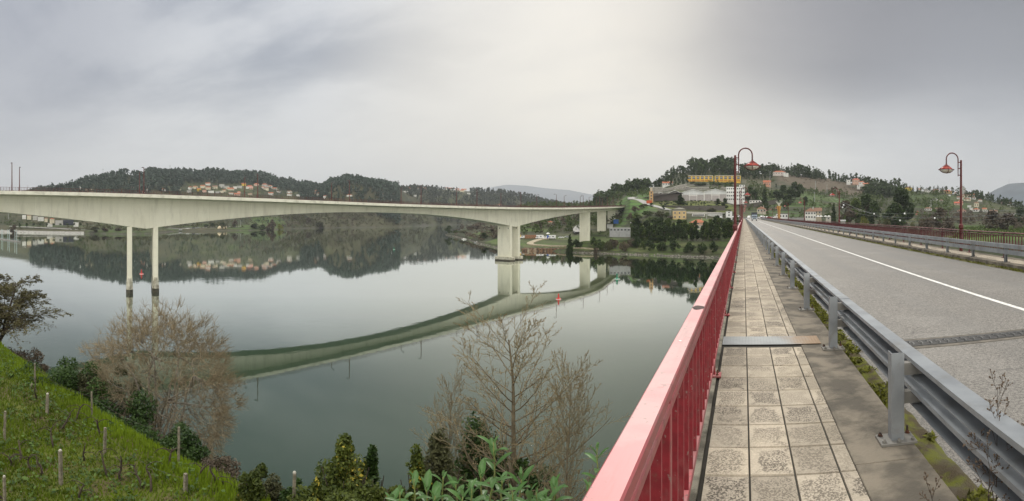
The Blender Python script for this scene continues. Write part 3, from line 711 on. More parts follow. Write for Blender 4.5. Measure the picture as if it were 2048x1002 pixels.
# lamps
m_glass = mat('milky_glass', (.62, .60, .52), (.50, .48, .42), 6, .25, spec=.6)
m_dome = mat('red_dome', (.32, .028, .010), (.24, .02, .009), 5, .35)
def make_lamp(sgn):
    r = empty('street_lamp', (0, 0, 0), label='x', cat='street lamp')
    mb = MB(); mb.lathe([(.085, 0), (.085, 1.08), (.10, 1.10), (.115, 1.13), (.115, 1.26), (.095, 1.29), (.075, 1.31), (.062, 1.34), (.050, 4.38), (.050, 4.40), (.03, 4.42)], 16)
    mb.build('pole', m_lamp, r, smooth=False)
    o_ = .155 * sgn; R_ = .305
    pts = [(o_, 0, 3.62), (o_, 0, 4.43)] + [(o_ + sgn * R_ * (1 - cos(a)), 0, 4.43 + R_ * sin(a)) for a in np.linspace(.15, pi, 16)] + [(o_ + 2 * R_ * sgn, 0, 4.22)]
    mb = MB(); mb.tube(pts, [.018] + [.03] * (len(pts) - 1), 10); mb.build('arm', m_lamp, r, smooth=True)
    for z in (3.68, 4.0, 4.30):
        mb = MB(); mb.box(min(0, o_), max(0, o_), -.02, .02, z - .02, z + .02); mb.build('bracket', m_lamp, r)
    hx = o_ + 2 * R_ * sgn
    hd = MB(); hd.lathe([(.035, .06), (.04, .0), (.16, -.085), (.17, -.10), (.15, -.105), (.03, -.02)], 20, (hx, 0, 4.18)); h = hd.build('lamp_head', m_lamp, r)
    mb = MB(); mb.lathe([(.05, -.08), (.14, -.095), (.23, -.145), (.285, -.20), (.305, -.245), (.295, -.25), (.05, -.2)], 28, (hx, 0, 4.18)); mb.build('dome', m_dome, h, smooth=True)
    mb = MB(); mb.lathe([(.03, -.23), (.295, -.252), (.275, -.31), (.22, -.36), (.13, -.395), (.03, -.41)], 28, (hx, 0, 4.18)); mb.build('glass_bowl', m_glass, h, smooth=True)
    fr = MB()
    n = 28; fr.tube([(hx + .375 * cos(2 * pi * k / n), .375 * sin(2 * pi * k / n), 3.925) for k in range(n + 1)], .018, 6, cap=False)
    for k in range(4):
        a = pi / 2 * k; c, s = cos(a), sin(a)
        fr.tube([(hx + c * .05, s * .05, 4.16), (hx + c * .2, s * .2, 4.05), (hx + c * .375, s * .375, 3.925), (hx + c * .3, s * .3, 3.85), (hx + c * .18, s * .18, 3.785), (hx, 0, 3.755)], .016, 6)
    fr.build('cage', m_lamp, h)
    return r
names = ['nearest red curved lamp post on the {} railing', 'second red curved lamp post along the {} railing', 'third red curved lamp post along the {} railing']
for sgn, xr, side in ((1, XL - .05, 'faded near'), (-1, XR + .02, 'dark far')):
    L0 = make_lamp(sgn); L0['group'] = 'red lamp posts along the bridge railings'
    for k in range(9):
        o = L0 if k == 0 else copy_tree(L0)
        y = 24.6 + 33.8 * k; o.location = (xr, y, WALK + GR * y)
        o['label'] = names[k].format(side) if k < 3 else ['fourth', 'fifth', 'sixth', 'seventh', 'eighth', 'last small'][k - 3] + ' red curved lamp post along the {} railing'.format(side)

# moss along the kerbs
def moss(x0, x1, label, seed, dens):
    rg = np.random.default_rng(seed)
    V = []; F = []; A = []
    n = 60; ys = np.concatenate([np.arange(0.5, 40, .06), np.arange(40, 330, .8)]); xs = np.linspace(x0, x1, 8)
    Xg, Yg = np.meshgrid(xs, ys, indexing='ij')
    h = np.clip(fbm(Xg * 1.0, Yg, .22, seed, 3) - .40, 0, 1) * .16 + .03 * np.clip(fbm(Xg, Yg, 1.5, seed + 4, 2) - .42, 0, 1)
    h = h * np.sin(np.clip((Xg - x0) / (x1 - x0), 0, 1) * pi) ** .5 + .005 - .012 * (Xg > x1 - .001) * (x0 < 4) - .012 * (Xg < x0 + .001) * (x0 > 4)
    Zg = ROADZ + GR * Yg + h; ix = np.arange(Xg.size).reshape(Xg.shape)
    V0 = np.stack([Xg, Yg, Zg], -1).reshape(-1, 3); F0 = np.stack([ix[:-1, :-1], ix[1:, :-1], ix[1:, 1:], ix[:-1, 1:]], -1).reshape(-1, 4)
    o = link('moss', np_mesh('moss', V0, F0, None, None, True), mat('moss_cushion', (.14, .15, .016), (.085, .065, .034), 5, .95, detail=8, lo=.40, hi=.60, bmp=.9, bscale=90, dirt=(.12, .10, .075), dscale=3.2, world=True))
    tag(o, label, kind='stuff')
    n = 26000 if x0 < 4 else 16000; yy = rg.uniform(0, 1, n) ** 2.2 * (60 if x0 < 4 else 110) + 1.5; xx = x0 + (x1 - x0) * rg.beta(2, 2, n); ok = fbm(xx, yy, .5, seed + 8, 3) > .47; xx, yy = xx[ok], yy[ok]
    C = np.stack([xx, yy, ROADZ + GR * yy + .02 + rg.uniform(0, .03, len(xx))], 1); V, F = leaf_quads(C, .035, rg, .3, 2.2)
    tag(link('moss_tuft', np_mesh('moss_tuft', V, F, leaf_mat('moss_blade', (.05, .05, .012), (.22, .23, .025)), np.repeat(rg.random(len(C)), 4))), label.replace('moss and grit', 'tufts of moss').replace('strip of green moss', 'tufts of green moss'), kind='stuff'); return o
moss(1.262, 1.56, 'moss and grit in the gutter behind the near crash barrier', 3, 1)
moss(8.72, 9.05, 'strip of green moss along the far kerb', 5, 1)
# ------------------------------------------------------------------ the long motorway bridge across the river
HB = radians(8.88); DH = Vector((sin(HB), cos(HB), 0)); NL = Vector((-cos(HB), sin(HB), 0))    # heading, and the side away from us
C0 = Vector((147.6 * sin(HB - pi / 2), 147.6 * cos(HB - pi / 2), 0)) + NL * 7.5                  # centre line, abreast of us
ctrl = [C0 + DH * s for s in (-150, -100, -50, 0, 50, 100, 150, 200, 240, 280)] + [Vector((*G(x, d), 0)) for x, d in ((1170, 370), (1203, 440), (1223, 505), (1236, 565), (1244, 625), (1250, 690))]
def catmull(P_, n=12):
    out = []
    for i in range(len(P_) - 1):
        a, b, c, d = P_[max(i - 1, 0)], P_[i], P_[i + 1], P_[min(i + 2, len(P_) - 1)]
        for k in range(n):
            u = k / n; out.append(.5 * ((2 * b) + (c - a) * u + (2 * a - 5 * b + 4 * c - d) * u * u + (3 * b - a - 3 * c + d) * u ** 3))
    out.append(P_[-1]); return out
cl_ = catmull(ctrl, 16)
SS = [-150.0]
for a, b in zip(cl_, cl_[1:]): SS.append(SS[-1] + (b - a).length)
SS = np.array(SS); CX = np.array([p.x for p in cl_]); CY = np.array([p.y for p in cl_])
ztop_s = [-150, -60, 9.5, 51, 66, 124, 146, 200, 240, 290, 350, 420, 490, 550, 620, 700]
ztop_z = [30.2, 29.7, 29.1, 28.5, 28.2, 27.3, 27.0, 26.75, 26.85, 27.5, 28.9, 30.4, 31.9, 33.3, 35.2, 37.0]
ztk = np.poly1d([0])
def at_s(s):
    x, y = np.interp(s, SS, CX), np.interp(s, SS, CY); x2, y2 = np.interp(s + 1, SS, CX), np.interp(s + 1, SS, CY); x1, y1 = np.interp(s - 1, SS, CX), np.interp(s - 1, SS, CY)
    t_ = Vector((x2 - x1, y2 - y1, 0)).normalized(); lat = Vector((t_.y, -t_.x, 0))              # lat points towards us
    g = np.arange(-12, 13, 3.0); z = float(np.mean(np.interp(s + g, ztop_s, ztop_z)))
    return Vector((x, y, z)), lat, t_
def depth(s):
    if s < 51.8: k = min(1, abs(51.8 - s) / 105); return 3.3 + 6.6 * (1 - k) ** 2
    if s < 236: return 3.3 + 6.6 * ((s - 143.9) / 92.1) ** 2
    k = min(1, (s - 236) / 100); return 3.3 + 6.6 * (1 - k) ** 2
S1 = 668.0
lb = empty('motorway_bridge', (0, 0, 0), label='long pale concrete motorway bridge with an arched girder over the river', cat='bridge')
m_lb, t, b = base_mat('pale_concrete', .8, 0, .3)
pc = pos_co(t); n_ = t.noise(pc, .22, 6, .6); st = t.noise(t.scale(pc, (.6, .6, .12)), 1.0, 5, .65)
c_ = t.mix(t.sstep(n_, .3, .7), (.77, .75, .62), (.71, .69, .56)); c_ = t.mix(t.math('MULTIPLY', t.sstep(st, .48, .70), .42), c_, (.46, .44, .35))
al = t.new('ShaderNodeVectorMath', operation='DOT_PRODUCT'); t.l.new(pc, al.inputs[0]); al.inputs[1].default_value = tuple(DH)
zz_ = t.new('ShaderNodeSeparateXYZ'); t.l.new(pc, zz_.inputs[0])
jt = t.math('MINIMUM', t.math('FRACT', t.math('DIVIDE', al.outputs['Value'], 4.8)), t.math('MULTIPLY', t.math('FRACT', t.math('DIVIDE', zz_.outputs[2], 2.6)), 1.2))
c_ = t.mix(t.math('MULTIPLY', t.sstep(jt, .022, .008), .35), c_, (.35, .335, .26))
pn = t.new('ShaderNodeTexWhiteNoise', noise_dimensions='1D'); t.l.new(t.math('FLOOR', t.math('DIVIDE', al.outputs['Value'], 4.8)), pn.inputs['W']); c_ = t.mix(t.math('MULTIPLY', pn.outputs['Value'], .22), c_, (.58, .55, .43))
t.l.new(c_, b.inputs['Base Color'])
m_par = mat('parapet_concrete', (.80, .78, .66), (.72, .70, .58), .5, .8, lo=.3, hi=.7, dirt=(.48, .46, .38), dscale=.5, world=True)
ss = np.concatenate([np.arange(-140, S1, 4.0)])
def sweep_s(name, secf, m, stations, parent=lb):
    mb = MB(); rows = []
    for s in stations:
        p, l, _ = at_s(s); rows.append([(p.x + l.x * u, p.y + l.y * u, p.z + w_) for u, w_ in secf(s)])
    n = len(rows[0]); V = [p for r in rows for p in r]
    F = [(i * n + k, i * n + (k + 1) % n, (i + 1) * n + (k + 1) % n, (i + 1) * n + k) for i in range(len(rows) - 1) for k in range(n)]
    F += [tuple(range(n))[::-1], tuple(range((len(rows) - 1) * n, len(rows) * n))]
    return mb.add(V, F).build(name, m, parent)
sweep_s('girder', lambda s: [(4.0, -1.0), (3.7, -depth(s)), (-3.7, -depth(s)), (-4.0, -1.0)], m_lb, ss)
sweep_s('deck_slab', lambda s: [(7.45, -.85), (7.45, -.55), (-7.45, -.55), (-7.45, -.85), (-4.2, -1.3), (4.2, -1.3)], m_lb, ss)
for sd in (1, -1):
    par = empty('parapet', (0, 0, 0)); par.parent = lb
    mb = MB(); L = 2.55; k = -140.0
    while k < S1 - L:                                            # cast in short units with open joints
        sec = [(7.46, -.95), (7.80, -.95), (7.80, 0), (7.46, 0)] if sd > 0 else [(-7.80, -.95), (-7.46, -.95), (-7.46, 0), (-7.80, 0)]
        A = []
        for s in (k + .02, k + L - .02):
            p, l, _ = at_s(s); A += [(p.x + l.x * u, p.y + l.y * u, p.z + w_) for u, w_ in sec]
        mb.add(A, [(0, 1, 5, 4), (1, 2, 6, 5), (2, 3, 7, 6), (3, 0, 4, 7), (3, 2, 1, 0), (4, 5, 6, 7)]); k += L
    mb.build('parapet', m_par, lb); bpy.data.objects.remove(par)
sweep_s('road_surface', lambda s: [(7.4, -.545), (7.4, -.5), (-7.4, -.5), (-7.4, -.545)], m_as, ss)
m_rr = mat('brown_red_steel', (.13, .035, .03), (.09, .03, .026), 2, .6, world=True)
for sd, lab in ((7.62, 'brown red steel railing on the near edge of the motorway bridge'), (-7.62, 'brown red steel railing on the far edge of the motorway bridge')):
    rl = empty('deck_railing', (0, 0, 0), label=lab, cat='railing')
    for nm, z0, z1, w_ in (('top_rail', .92, 1.0, .05), ('middle_rail', .52, .57, .04), ('bottom_rail', .12, .2, .04)):
        sweep_s(nm, lambda s: [(sd - w_, z0), (sd + w_, z0), (sd + w_, z1), (sd - w_, z1)], m_rr, ss, rl)
    mb = MB()
    for s in np.arange(-120, S1 - 2, .8):
        p, l, _ = at_s(s); q = p + l * sd; r_ = .05 if round(s / .8) % 3 == 0 else .022
        mb.box(q.x - r_, q.x + r_, q.y - r_, q.y + r_, q.z, q.z + .95)
    tag(mb.build('baluster', m_rr, rl, fix=False), kind='stuff')
m_pile = mat('waterline_concrete', (.56, .54, .44), (.36, .34, .26), 1.2, .9, lo=.35, hi=.65, dirt=(.07, .06, .04), dscale=.5, world=True)
m_alga = mat('wet_alga', (.045, .042, .03), (.085, .075, .05), 1.5, .5, world=True)
def blade(s, th, wd, zb, zt, cap, turn=0.0):
    p, l, t_ = at_s(s); A = atan2(t_.y, t_.x) + turn
    mb = MB(); mb.box(-th / 2, th / 2, -wd / 2, wd / 2, zb, zt)
    o = mb.build('pier_blade', m_lb, lb, bevel=.12); o.location = (p.x, p.y, 0); o.rotation_euler = (0, 0, A)
    if cap == 'point':
        for nm, z0, z1, g_, m in (('cutwater', 1.1, 4.3, .25, m_pile), ('waterline_band', -2, 1.12, .27, m_alga)):
            mb = MB(); h = wd / 2; e = th / 2 + g_
            mb.prism([(-e, -h), (0, -h - 1.0), (e, -h), (e, h), (0, h + 1.0), (-e, h)], 'z', z0, z1)
            if nm == 'cutwater':
                for i in range(6, 12): mb.v[i] = (mb.v[i][0] * .80, mb.v[i][1] * .9, mb.v[i][2] - (0 if i in (7, 10) else -.3))
            c = mb.build(nm, m, o)
    if cap == 'slab':
        for nm, z0, z1, m in (('pile_cap', .55, 1.9, m_pile), ('waterline_band', -2, .56, m_alga)):
            mb = MB(); h = wd / 2 + .6; e = th / 2 + 1.5
            mb.prism([(-e, -h), (0, -h - 1.6), (e, -h), (e, h), (0, h + 1.6), (-e, h)], 'z', z0, z1); mb.build(nm, m, o, bevel=.1)
        for yy in (-2.6, 2.6):
            mb = MB(); mb.box(-th / 2 - .03, -th / 2, yy - .2, yy + .2, zt - 1.6, zt - .9); mb.build('drain_opening', m_alga, o)
    return o
for s, th in ((47.9, 1.5), (55.9, 1.5)): blade(s, th, 7.8, -3, at_s(s)[0].z - depth(s) + .1, 'point', -.30)
for s in (232.2, 239.8): blade(s, 1.7, 7.9, -3, at_s(s)[0].z - depth(s) + .1, 'slab')
def s_of(x, lo=250):
    g = np.arange(lo, S1, 1.0); q = [px_of(np.interp(s, SS, CX), np.interp(s, SS, CY)) for s in g]; return float(g[int(np.argmin(np.abs(np.array(q) - x)))])
for x in (1170, 1203, 1223, 1236):
    s = s_of(x); p, l, t_ = at_s(s); blade(s, 2.0, 6.9, gz(p.x, p.y) - 3, p.z - depth(s) + .1, None)
# lamps of the motorway bridge
m_lp = mat('brown_lamp_paint', (.12, .035, .03), (.09, .03, .026), 3, .6); m_lh = mat('grey_lamp_head', (.10, .10, .10), (.07, .07, .07), 4, .5)
lr = empty('motorway_lamp', (0, 0, 0), label='x', cat='street lamp', group='lamps along the motorway bridge')
mb = MB(); mb.lathe([(.19, 0), (.17, .3), (.11, 7.9), (.06, 8.1)], 8); mb.build('pole', m_lp, lr)
mb = MB(); mb.tube([(0, 0, 8.05), (0, -.4, 8.12), (0, -1.1, 8.14)], .07, 6); mb.build('arm', m_lp, lr)
mb = MB(); mb.prism([(-.8, 8.06), (-1.6, 8.10), (-1.6, 8.22), (-1.0, 8.32), (-.8, 8.24)], 'x', -.2, .2); mb.build('lamp_head', m_lh, lr)
first = True; k = 0
def lamp_label(k, side): return '%s %s lamp on the motorway bridge, counted from the left' % (['first', 'second', 'third', 'fourth', 'fifth', 'sixth', 'seventh', 'eighth', 'ninth', 'tenth', 'eleventh', 'twelfth', 'thirteenth', 'fourteenth', 'fifteenth', 'sixteenth'][k], side)
for side, s0, lat_ in (('near edge', 12.7, 7.3), ('far edge', 16.2, -7.3)):
    for k in range(13):
        s = s0 + 37.2 * k
        if s > S1 - 60: break
        o = lr if first else copy_tree(lr); first = False
        p, l, t_ = at_s(s); q = p + l * lat_; o.location = (q.x, q.y, q.z - .55)
        o.rotation_euler = (0, 0, atan2(t_.y, t_.x) + (0 if lat_ > 0 else pi) + pi); o['label'] = lamp_label(k, side)
        o.scale = (1, 1, 1.0)
def clumps(spec, n, g, shell=.55):
    """spec: list of (centre, radii) ellipsoids; points mostly in their outer shells"""
    w = np.array([r[0] * r[1] + r[1] * r[2] for _, r in spec]); w = w / w.sum()
    k = g.choice(len(spec), n, p=w); u = rand_unit(n, g) * (g.uniform(shell, 1.0, n) ** .7)[:, None]
    c = np.array([s[0] for s in spec])[k]; r = np.array([s[1] for s in spec])[k]
    return c + u * r, k
def tree_tpl(kind, n, seed, size):
    g = np.random.default_rng(seed); sp = []
    if kind == 'broad':
        for i in range(16):
            a, h = g.uniform(0, 2 * pi), g.uniform(.20, .92); R = .30 * sin(min(1, (h - .12) / .72) * pi) ** .6 + .02
            q = g.uniform(.3, 1) * R; r = g.uniform(.10, .19); sp.append(((q * cos(a), q * sin(a), h - .03), (r, r, r * .75)))
    elif kind == 'gum':                                   # eucalyptus: tall, broken crown
        for i in range(13):
            h = g.uniform(.16, .95); a = g.uniform(0, 2 * pi); q = g.uniform(.02, .16) * (1.1 - h * .6); r = g.uniform(.06, .13)
            sp.append(((q * cos(a), q * sin(a), h), (r, r, r * 1.25)))
    elif kind == 'cone':
        for i in range(14):
            h = .10 + .86 * i / 13; R = .20 * (1 - h) + .02; a = g.uniform(0, 2 * pi); q = R * .45
            sp.append(((q * cos(a), q * sin(a), h), (R + .03, R + .03, .07)))
    elif kind == 'pine':                                  # umbrella pine
        for i in range(11):
            a = g.uniform(0, 2 * pi); q = .26 * sqrt(g.uniform(0, 1)); r = g.uniform(.08, .14); sp.append(((q * cos(a), q * sin(a), g.uniform(.72, .92)), (r, r, r * .6)))
    elif kind == 'bush':
        for i in range(11):
            a = g.uniform(0, 2 * pi); q = .42 * sqrt(g.uniform(0, 1)); h = g.uniform(.15, .78) * (1 - q * .8); r = g.uniform(.14, .26); sp.append(((q * cos(a), q * sin(a), h), (r, r, r * .8)))
    elif kind == 'palm':
        sp = [((0, 0, .85), (.3, .3, .15))]
    C, k = clumps(sp, n, g)
    C[:, 2] = np.maximum(C[:, 2], .02)
    V, F = leaf_quads(C, size, g)
    cv = g.uniform(0, 1, len(sp))[k] * .55 + g.uniform(0, .45, n)
    return V, F, np.repeat(cv, 4)
def trunk_tpl(kind, seed):
    g = random.Random(seed); mb = MB()
    top = {'broad': .62, 'gum': .85, 'cone': .9, 'pine': .78, 'bush': .4}[kind]; r = {'broad': .026, 'gum': .016, 'cone': .018, 'pine': .02, 'bush': .02}[kind]
    pts = [(g.uniform(-.01, .01) * i, g.uniform(-.01, .01) * i, -.05 + (top + .05) * i / 5) for i in range(6)]
    mb.tube(pts, [r * (1.25 - .2 * i) for i in range(6)], 6)
    if kind in ('broad', 'gum', 'pine'):
        for i in range(5):
            a = g.uniform(0, 2 * pi); h = g.uniform(.3, .6) * top / .7; L = .22
            mb.tube([(0, 0, h), (L * .5 * cos(a), L * .5 * sin(a), h + .09), (L * cos(a), L * sin(a), h + .2)], [r * .5, r * .35, r * .12], 5)
    return mb
TPL = {}
def tpl(kind, n, seed, size):
    k = (kind, n, seed, size)
    if k not in TPL: TPL[k] = tree_tpl(*k)
    return TPL[k]
def scatter(name, label, items, m, kinds, n=26, size=.17):
    """one far-off wood: items rows of (X, Y, z, height, spread)"""
    Vs, Fs, As = [], [], []; off = 0; g = np.random.default_rng(len(items) + 17)
    T = [tpl(k, n, s, size) for k in kinds for s in range(4)]
    for X, Y, z, h, w in items:
        V, F, A = T[g.integers(len(T))]; a = g.uniform(0, 2 * pi); c, s = cos(a), sin(a)
        R = V @ np.array([[c * w, s * w, 0], [-s * w, c * w, 0], [0, 0, h]])
        Vs.append(R + (X, Y, z)); Fs.append(F + off); As.append(np.clip(A * .75 + g.uniform(0, .25), 0, 1)); off += len(V)
    o = link(name, np_mesh(name, np.concatenate(Vs), np.concatenate(Fs), m, np.concatenate(As)))
    return tag(o, label, kind='stuff')
def fill(x0, x1, d0, d1, dens, h, g, cond=None, noise=None, spread=.9):
    """random spots between two columns and two distances; dens per hectare"""
    area = (x1 - x0) / FP * (d1 ** 2 - d0 ** 2) / 2 / 1e4; n = int(area * dens)
    xs = g.uniform(x0, x1, n); ds = np.sqrt(g.uniform(d0 ** 2, d1 ** 2, n)); X, Y = ds * np.sin((xs - XV) / FP), ds * np.cos((xs - XV) / FP); Z = ground(X, Y)
    ok = Z > 1.0
    if noise: ok &= fbm(X, Y, noise[0], noise[1]) > noise[2]
    if cond is not None: ok &= cond(xs, ds, Z)
    hh = g.uniform(h[0], h[1], n) * (.62 + .76 * fbm(X, Y, 28, 93, 2))
    return [(X[i], Y[i], Z[i] - .3, hh[i], hh[i] * spread) for i in np.where(ok)[0]]
lf_dark = leaf_mat('dark_evergreen_leaf', (.011, .026, .006), (.060, .098, .020))
lf_gum = leaf_mat('gum_leaf', (.024, .046, .036), (.080, .122, .082))
lf_mid = leaf_mat('mid_green_leaf', (.030, .055, .009), (.12, .165, .030))
lf_olive = leaf_mat('olive_leaf', (.05, .055, .022), (.13, .13, .055))
lf_brown = leaf_mat('bare_brown_twig', (.055, .042, .028), (.15, .115, .075), trans=.1)
lf_yel = leaf_mat('yellow_green_leaf', (.10, .12, .02), (.26, .25, .05))
m_bark = mat('grey_brown_bark', (.09, .07, .05), (.05, .04, .03), 6, .95)
g = np.random.default_rng(11)
def not_vill(xs, ds, Z): return ~(((xs > 365) & (xs < 620) & (ds > 1020) & (ds < 1300)))
W = []
W += fill(60, 300, 1040, 1290, 200, (10, 17), g)
W += fill(290, 640, 1180, 1570, 190, (9, 18), g, noise=(140, 71, .38), cond=lambda x, d, Z: ~((x > 365) & (x < 600) & (d < 1330)))
W += fill(330, 640, 1000, 1330, 60, (3, 7), g, noise=(40, 73, .45))
scatter('hillside_wood', 'dark wood over the hill on the far left bank', W, lf_gum, ('gum', 'broad'), 24, .20)
W = fill(640, 800, 1225, 1420, 230, (11, 18), g) + fill(600, 660, 1250, 1500, 160, (10, 15), g)
scatter('hillside_wood', 'dark wood on the rounded hill behind the middle of the long bridge', W, lf_gum, ('gum', 'broad'), 26, .20)
W = fill(800, 960, 1500, 1900, 90, (10, 17), g, noise=(150, 75, .42)) + fill(940, 1190, 1760, 2000, 110, (10, 18), g)
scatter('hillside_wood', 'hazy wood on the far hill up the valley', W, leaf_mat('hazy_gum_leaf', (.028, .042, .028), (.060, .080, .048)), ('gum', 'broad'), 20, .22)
W = fill(-60, 640, 690, 1020, 80, (3, 8), g, noise=(45, 76, .46)) + fill(520, 960, 1060, 1640, 120, (5, 11), g, noise=(70, 77, .38), cond=lambda x, d, Z: Z < 50)
scatter('riverside_scrub', 'grey green scrub along the far waterside', W, lf_olive, ('broad', 'bush'), 26, .20)
W = fill(480, 960, 1000, 1640, 80, (4, 9), g, noise=(60, 79, .48), cond=lambda x, d, Z: Z < 40)
scatter('riverside_scrub', 'bare brown scrub along the far waterside', W, lf_brown, ('broad', 'bush'), 26, .18)
# right bank
W = fill(1190, 1298, 740, 880, 330, (5, 18), g)
scatter('hilltop_wood', 'dark wooded knoll behind the end of the motorway bridge', W, lf_dark, ('gum', 'broad', 'pine'), 40, .15)
W = fill(1376, 1470, 790, 960, 240, (6, 23), g, noise=(60, 80, .36), spread=.75) + fill(1480, 1545, 850, 990, 220, (6, 21), g, spread=.75) + fill(1300, 1380, 740, 900, 130, (5, 12), g)
scatter('hilltop_wood', 'tall dark gum wood on the crest above the yellow flats', W, lf_dark, ('gum', 'pine'), 46, .14)
W = fill(1530, 1640, 940, 1040, 210, (6, 20), g) + fill(1630, 1745, 940, 1010, 140, (5, 17), g)
scatter('hilltop_wood', 'line of dark trees along the crest over the brown slope', W, lf_dark, ('gum', 'cone'), 42, .15)
W = fill(1730, 1800, 760, 930, 200, (10, 18), g) + fill(1800, 2070, 850, 930, 45, (8, 14), g) + fill(1930, 2070, 790, 890, 60, (7, 13), g)
scatter('hilltop_wood', 'dark trees along the crest by the hillside village', W, lf_dark, ('gum', 'cone', 'broad'), 36, .16)
W = fill(1740, 1900, 440, 860, 150, (4, 9), g, noise=(60, 82, .40)) + fill(1900, 2080, 540, 860, 60, (3, 5.5), g, noise=(40, 82, .42))
scatter('hillside_scrub', 'dark green scrub and orchard trees around the right hillside village', W, lf_mid, ('broad', 'bush'), 44, .15)
W = fill(1500, 1780, 460, 800, 150, (2, 7), g, noise=(50, 83, .44)) + fill(1240, 1300, 600, 780, 60, (5, 9), g) + fill(1420, 1560, 610, 860, 60, (5, 10), g, noise=(50, 84, .45))
scatter('hillside_scrub', 'loose green trees and scrub over the right hillside', W, lf_mid, ('broad', 'bush'), 44, .15)
W = fill(1040, 1245, 470, 1000, 130, (4, 10), g, noise=(50, 85, .40)) + fill(1180, 1300, 326, 420, 130, (3, 6), g, noise=(20, 88, .4))
scatter('hillside_scrub', 'scrub and garden trees on the slope behind the bridge piers', W, lf_mid, ('broad', 'bush'), 44, .15)
W = fill(930, 1240, 480, 950, 60, (4, 8), g, noise=(50, 86, .45)) + fill(900, 1040, 450, 780, 130, (3, 7), g, noise=(35, 89, .42)) + fill(1000, 1060, 560, 900, 60, (6, 10), g)
scatter('hillside_scrub', 'bare brown scrub on the slope behind the bridge piers', W, lf_brown, ('broad', 'bush'), 40, .15)
W = fill(1840, 2080, 400, 600, 130, (4, 9), g, noise=(45, 87, .40)) + fill(1690, 1900, 270, 420, 70, (4, 7), g)
scatter('hillside_scrub', 'bare brown thicket beyond the far railing', W, lf_brown, ('broad', 'bush'), 70, .11)
W = fill(360, 640, 1000, 1330, 75, (3, 6), g); scatter('garden_trees', 'small green garden trees between the houses of the far left village', W, lf_mid, ('broad', 'bush'), 24, .2)
W = fill(1560, 1760, 780, 1020, 75, (1.2, 3.2), g, noise=(30, 95, .42)); scatter('hillside_scrub', 'low brown brush over the bare slope under the crest', W, lf_brown, ('bush',), 24, .22)
W = fill(-80, 300, 950, 1060, 60, (5, 9), g)
scatter('hillside_scrub', 'green gardens under the wooded left hill', W, lf_mid, ('broad', 'bush'), 30, .18)

# single trees
TREE = {}
def tree_proto(kind, leafm, n, size, seed, bark=True):
    k = (kind, leafm.name, n, size, seed)
    if k not in TREE:
        V, F, A = tree_tpl(kind, n, seed, size)
        TREE[k] = (np_mesh('crown', V, F, leafm, A), trunk_tpl(kind, seed).mesh('trunk', m_bark))
    return TREE[k]
def tree(name, X, Y, z, h, w, kind, leafm, label, group=None, n=700, size=.075, seed=0, cat='tree'):
    cm, tm = tree_proto(kind, leafm, n, size, seed)
    e = empty(name, (X, Y, z - .15), random.uniform(0, 6.28), label, cat, group); e.scale = (w, w, h)
    link('crown', cm, None, e); link('trunk', tm, None, e); return e
def tree_px(x, ytop, ybase, wpx, kind, leafm, label, name='tree', group=None, n=700, size=.075, seed=None, d=None, cat='tree', yb_to=None):
    """stands a tree on the ground that shows at row ybase, as tall and wide as it looks"""
    if d is None: p, d = at(x, ybase)
    else: X, Y = G(x, d); p = Vector((X, Y, gz(X, Y)))
    zt = y2z(ytop, d); h = max(1.5, zt - p.z); wf = {'broad': .86, 'gum': .5, 'cone': .48, 'pine': .72, 'bush': 1.15}[kind]
    w = wpx * d / FP / wf
    return tree(name, p.x, p.y, p.z, h * 1.02, w, kind, leafm, label, group, n, size, random.randrange(3) if seed is None else seed, cat)
# right bank, big named ones
tree_px(1803, 376, 452, 62, 'broad', lf_dark, 'huge round dark evergreen tree right of the hillside village road', n=2600, size=.05, seed=1, d=400)
tree_px(1790, 404, 450, 52, 'broad', lf_dark, 'dark round tree in front of the huge evergreen', n=1600, size=.06, seed=2, d=370)
tree_px(1732, 384, 446, 50, 'broad', lf_dark, 'tall dark green tree left of the huge round evergreen', n=1800, size=.055, seed=0, d=440)
tree_px(1712, 396, 446, 40, 'broad', lf_mid, 'brownish green tree beside the tall dark tree over the far railing', n=1400, size=.06, seed=1, d=430)
tree_px(1748, 398, 448, 36, 'broad', lf_dark, 'dark green narrow tree left of the huge round evergreen', n=1200, size=.06, seed=2, d=415)
tree_px(1690, 398, 446, 46, 'broad', lf_brown, 'bare reddish brown tree behind the second far lamp post', n=1500, size=.05, seed=0, d=430)
tree_px(1668, 408, 444, 14, 'cone', lf_dark, 'dark cypress behind the second far lamp post', n=800, seed=0, d=420)
tree_px(1690, 422, 446, 14, 'bush', lf_mid, 'small round tree between the white house and the far railing', n=700, seed=1, d=400)
tree_px(1728, 420, 447, 22, 'bush', lf_yel, 'yellow green bush beyond the far railing', n=800, seed=2, d=380)
tree_px(1772, 426, 448, 20, 'bush', lf_olive, 'pale olive bush in front of the dark trees', n=800, seed=0, d=350)
tree_px(1826, 434, 462, 24, 'bush', lf_olive, 'bare yellowish bush behind the far railing', n=800, seed=1, d=330)
tree_px(1850, 420, 455, 30, 'bush', lf_brown, 'brown leafless bush left of the nearest far lamp post', n=1000, seed=2, d=340)
tree_px(1880, 412, 455, 40, 'broad', lf_brown, 'brown leafless tree left of the nearest far lamp post', n=1300, size=.055, seed=0, d=360)
tree_px(1895, 424, 458, 34, 'bush', lf_brown, 'brown thicket bush right beside the nearest far lamp post', n=1000, seed=1, d=340)
tree_px(1985, 420, 457, 46, 'broad', lf_brown, 'brown leafless tree above the vineyard', n=1500, size=.055, seed=1, d=400)
tree_px(2015, 424, 460, 50, 'broad', lf_brown, 'brown leafless tree at the right end of the vineyard', n=1500, size=.055, seed=2, d=380)
tree_px(2040, 414, 450, 40, 'broad', lf_dark, 'dark tree at the far right edge', n=1300, size=.06, seed=0, d=480)
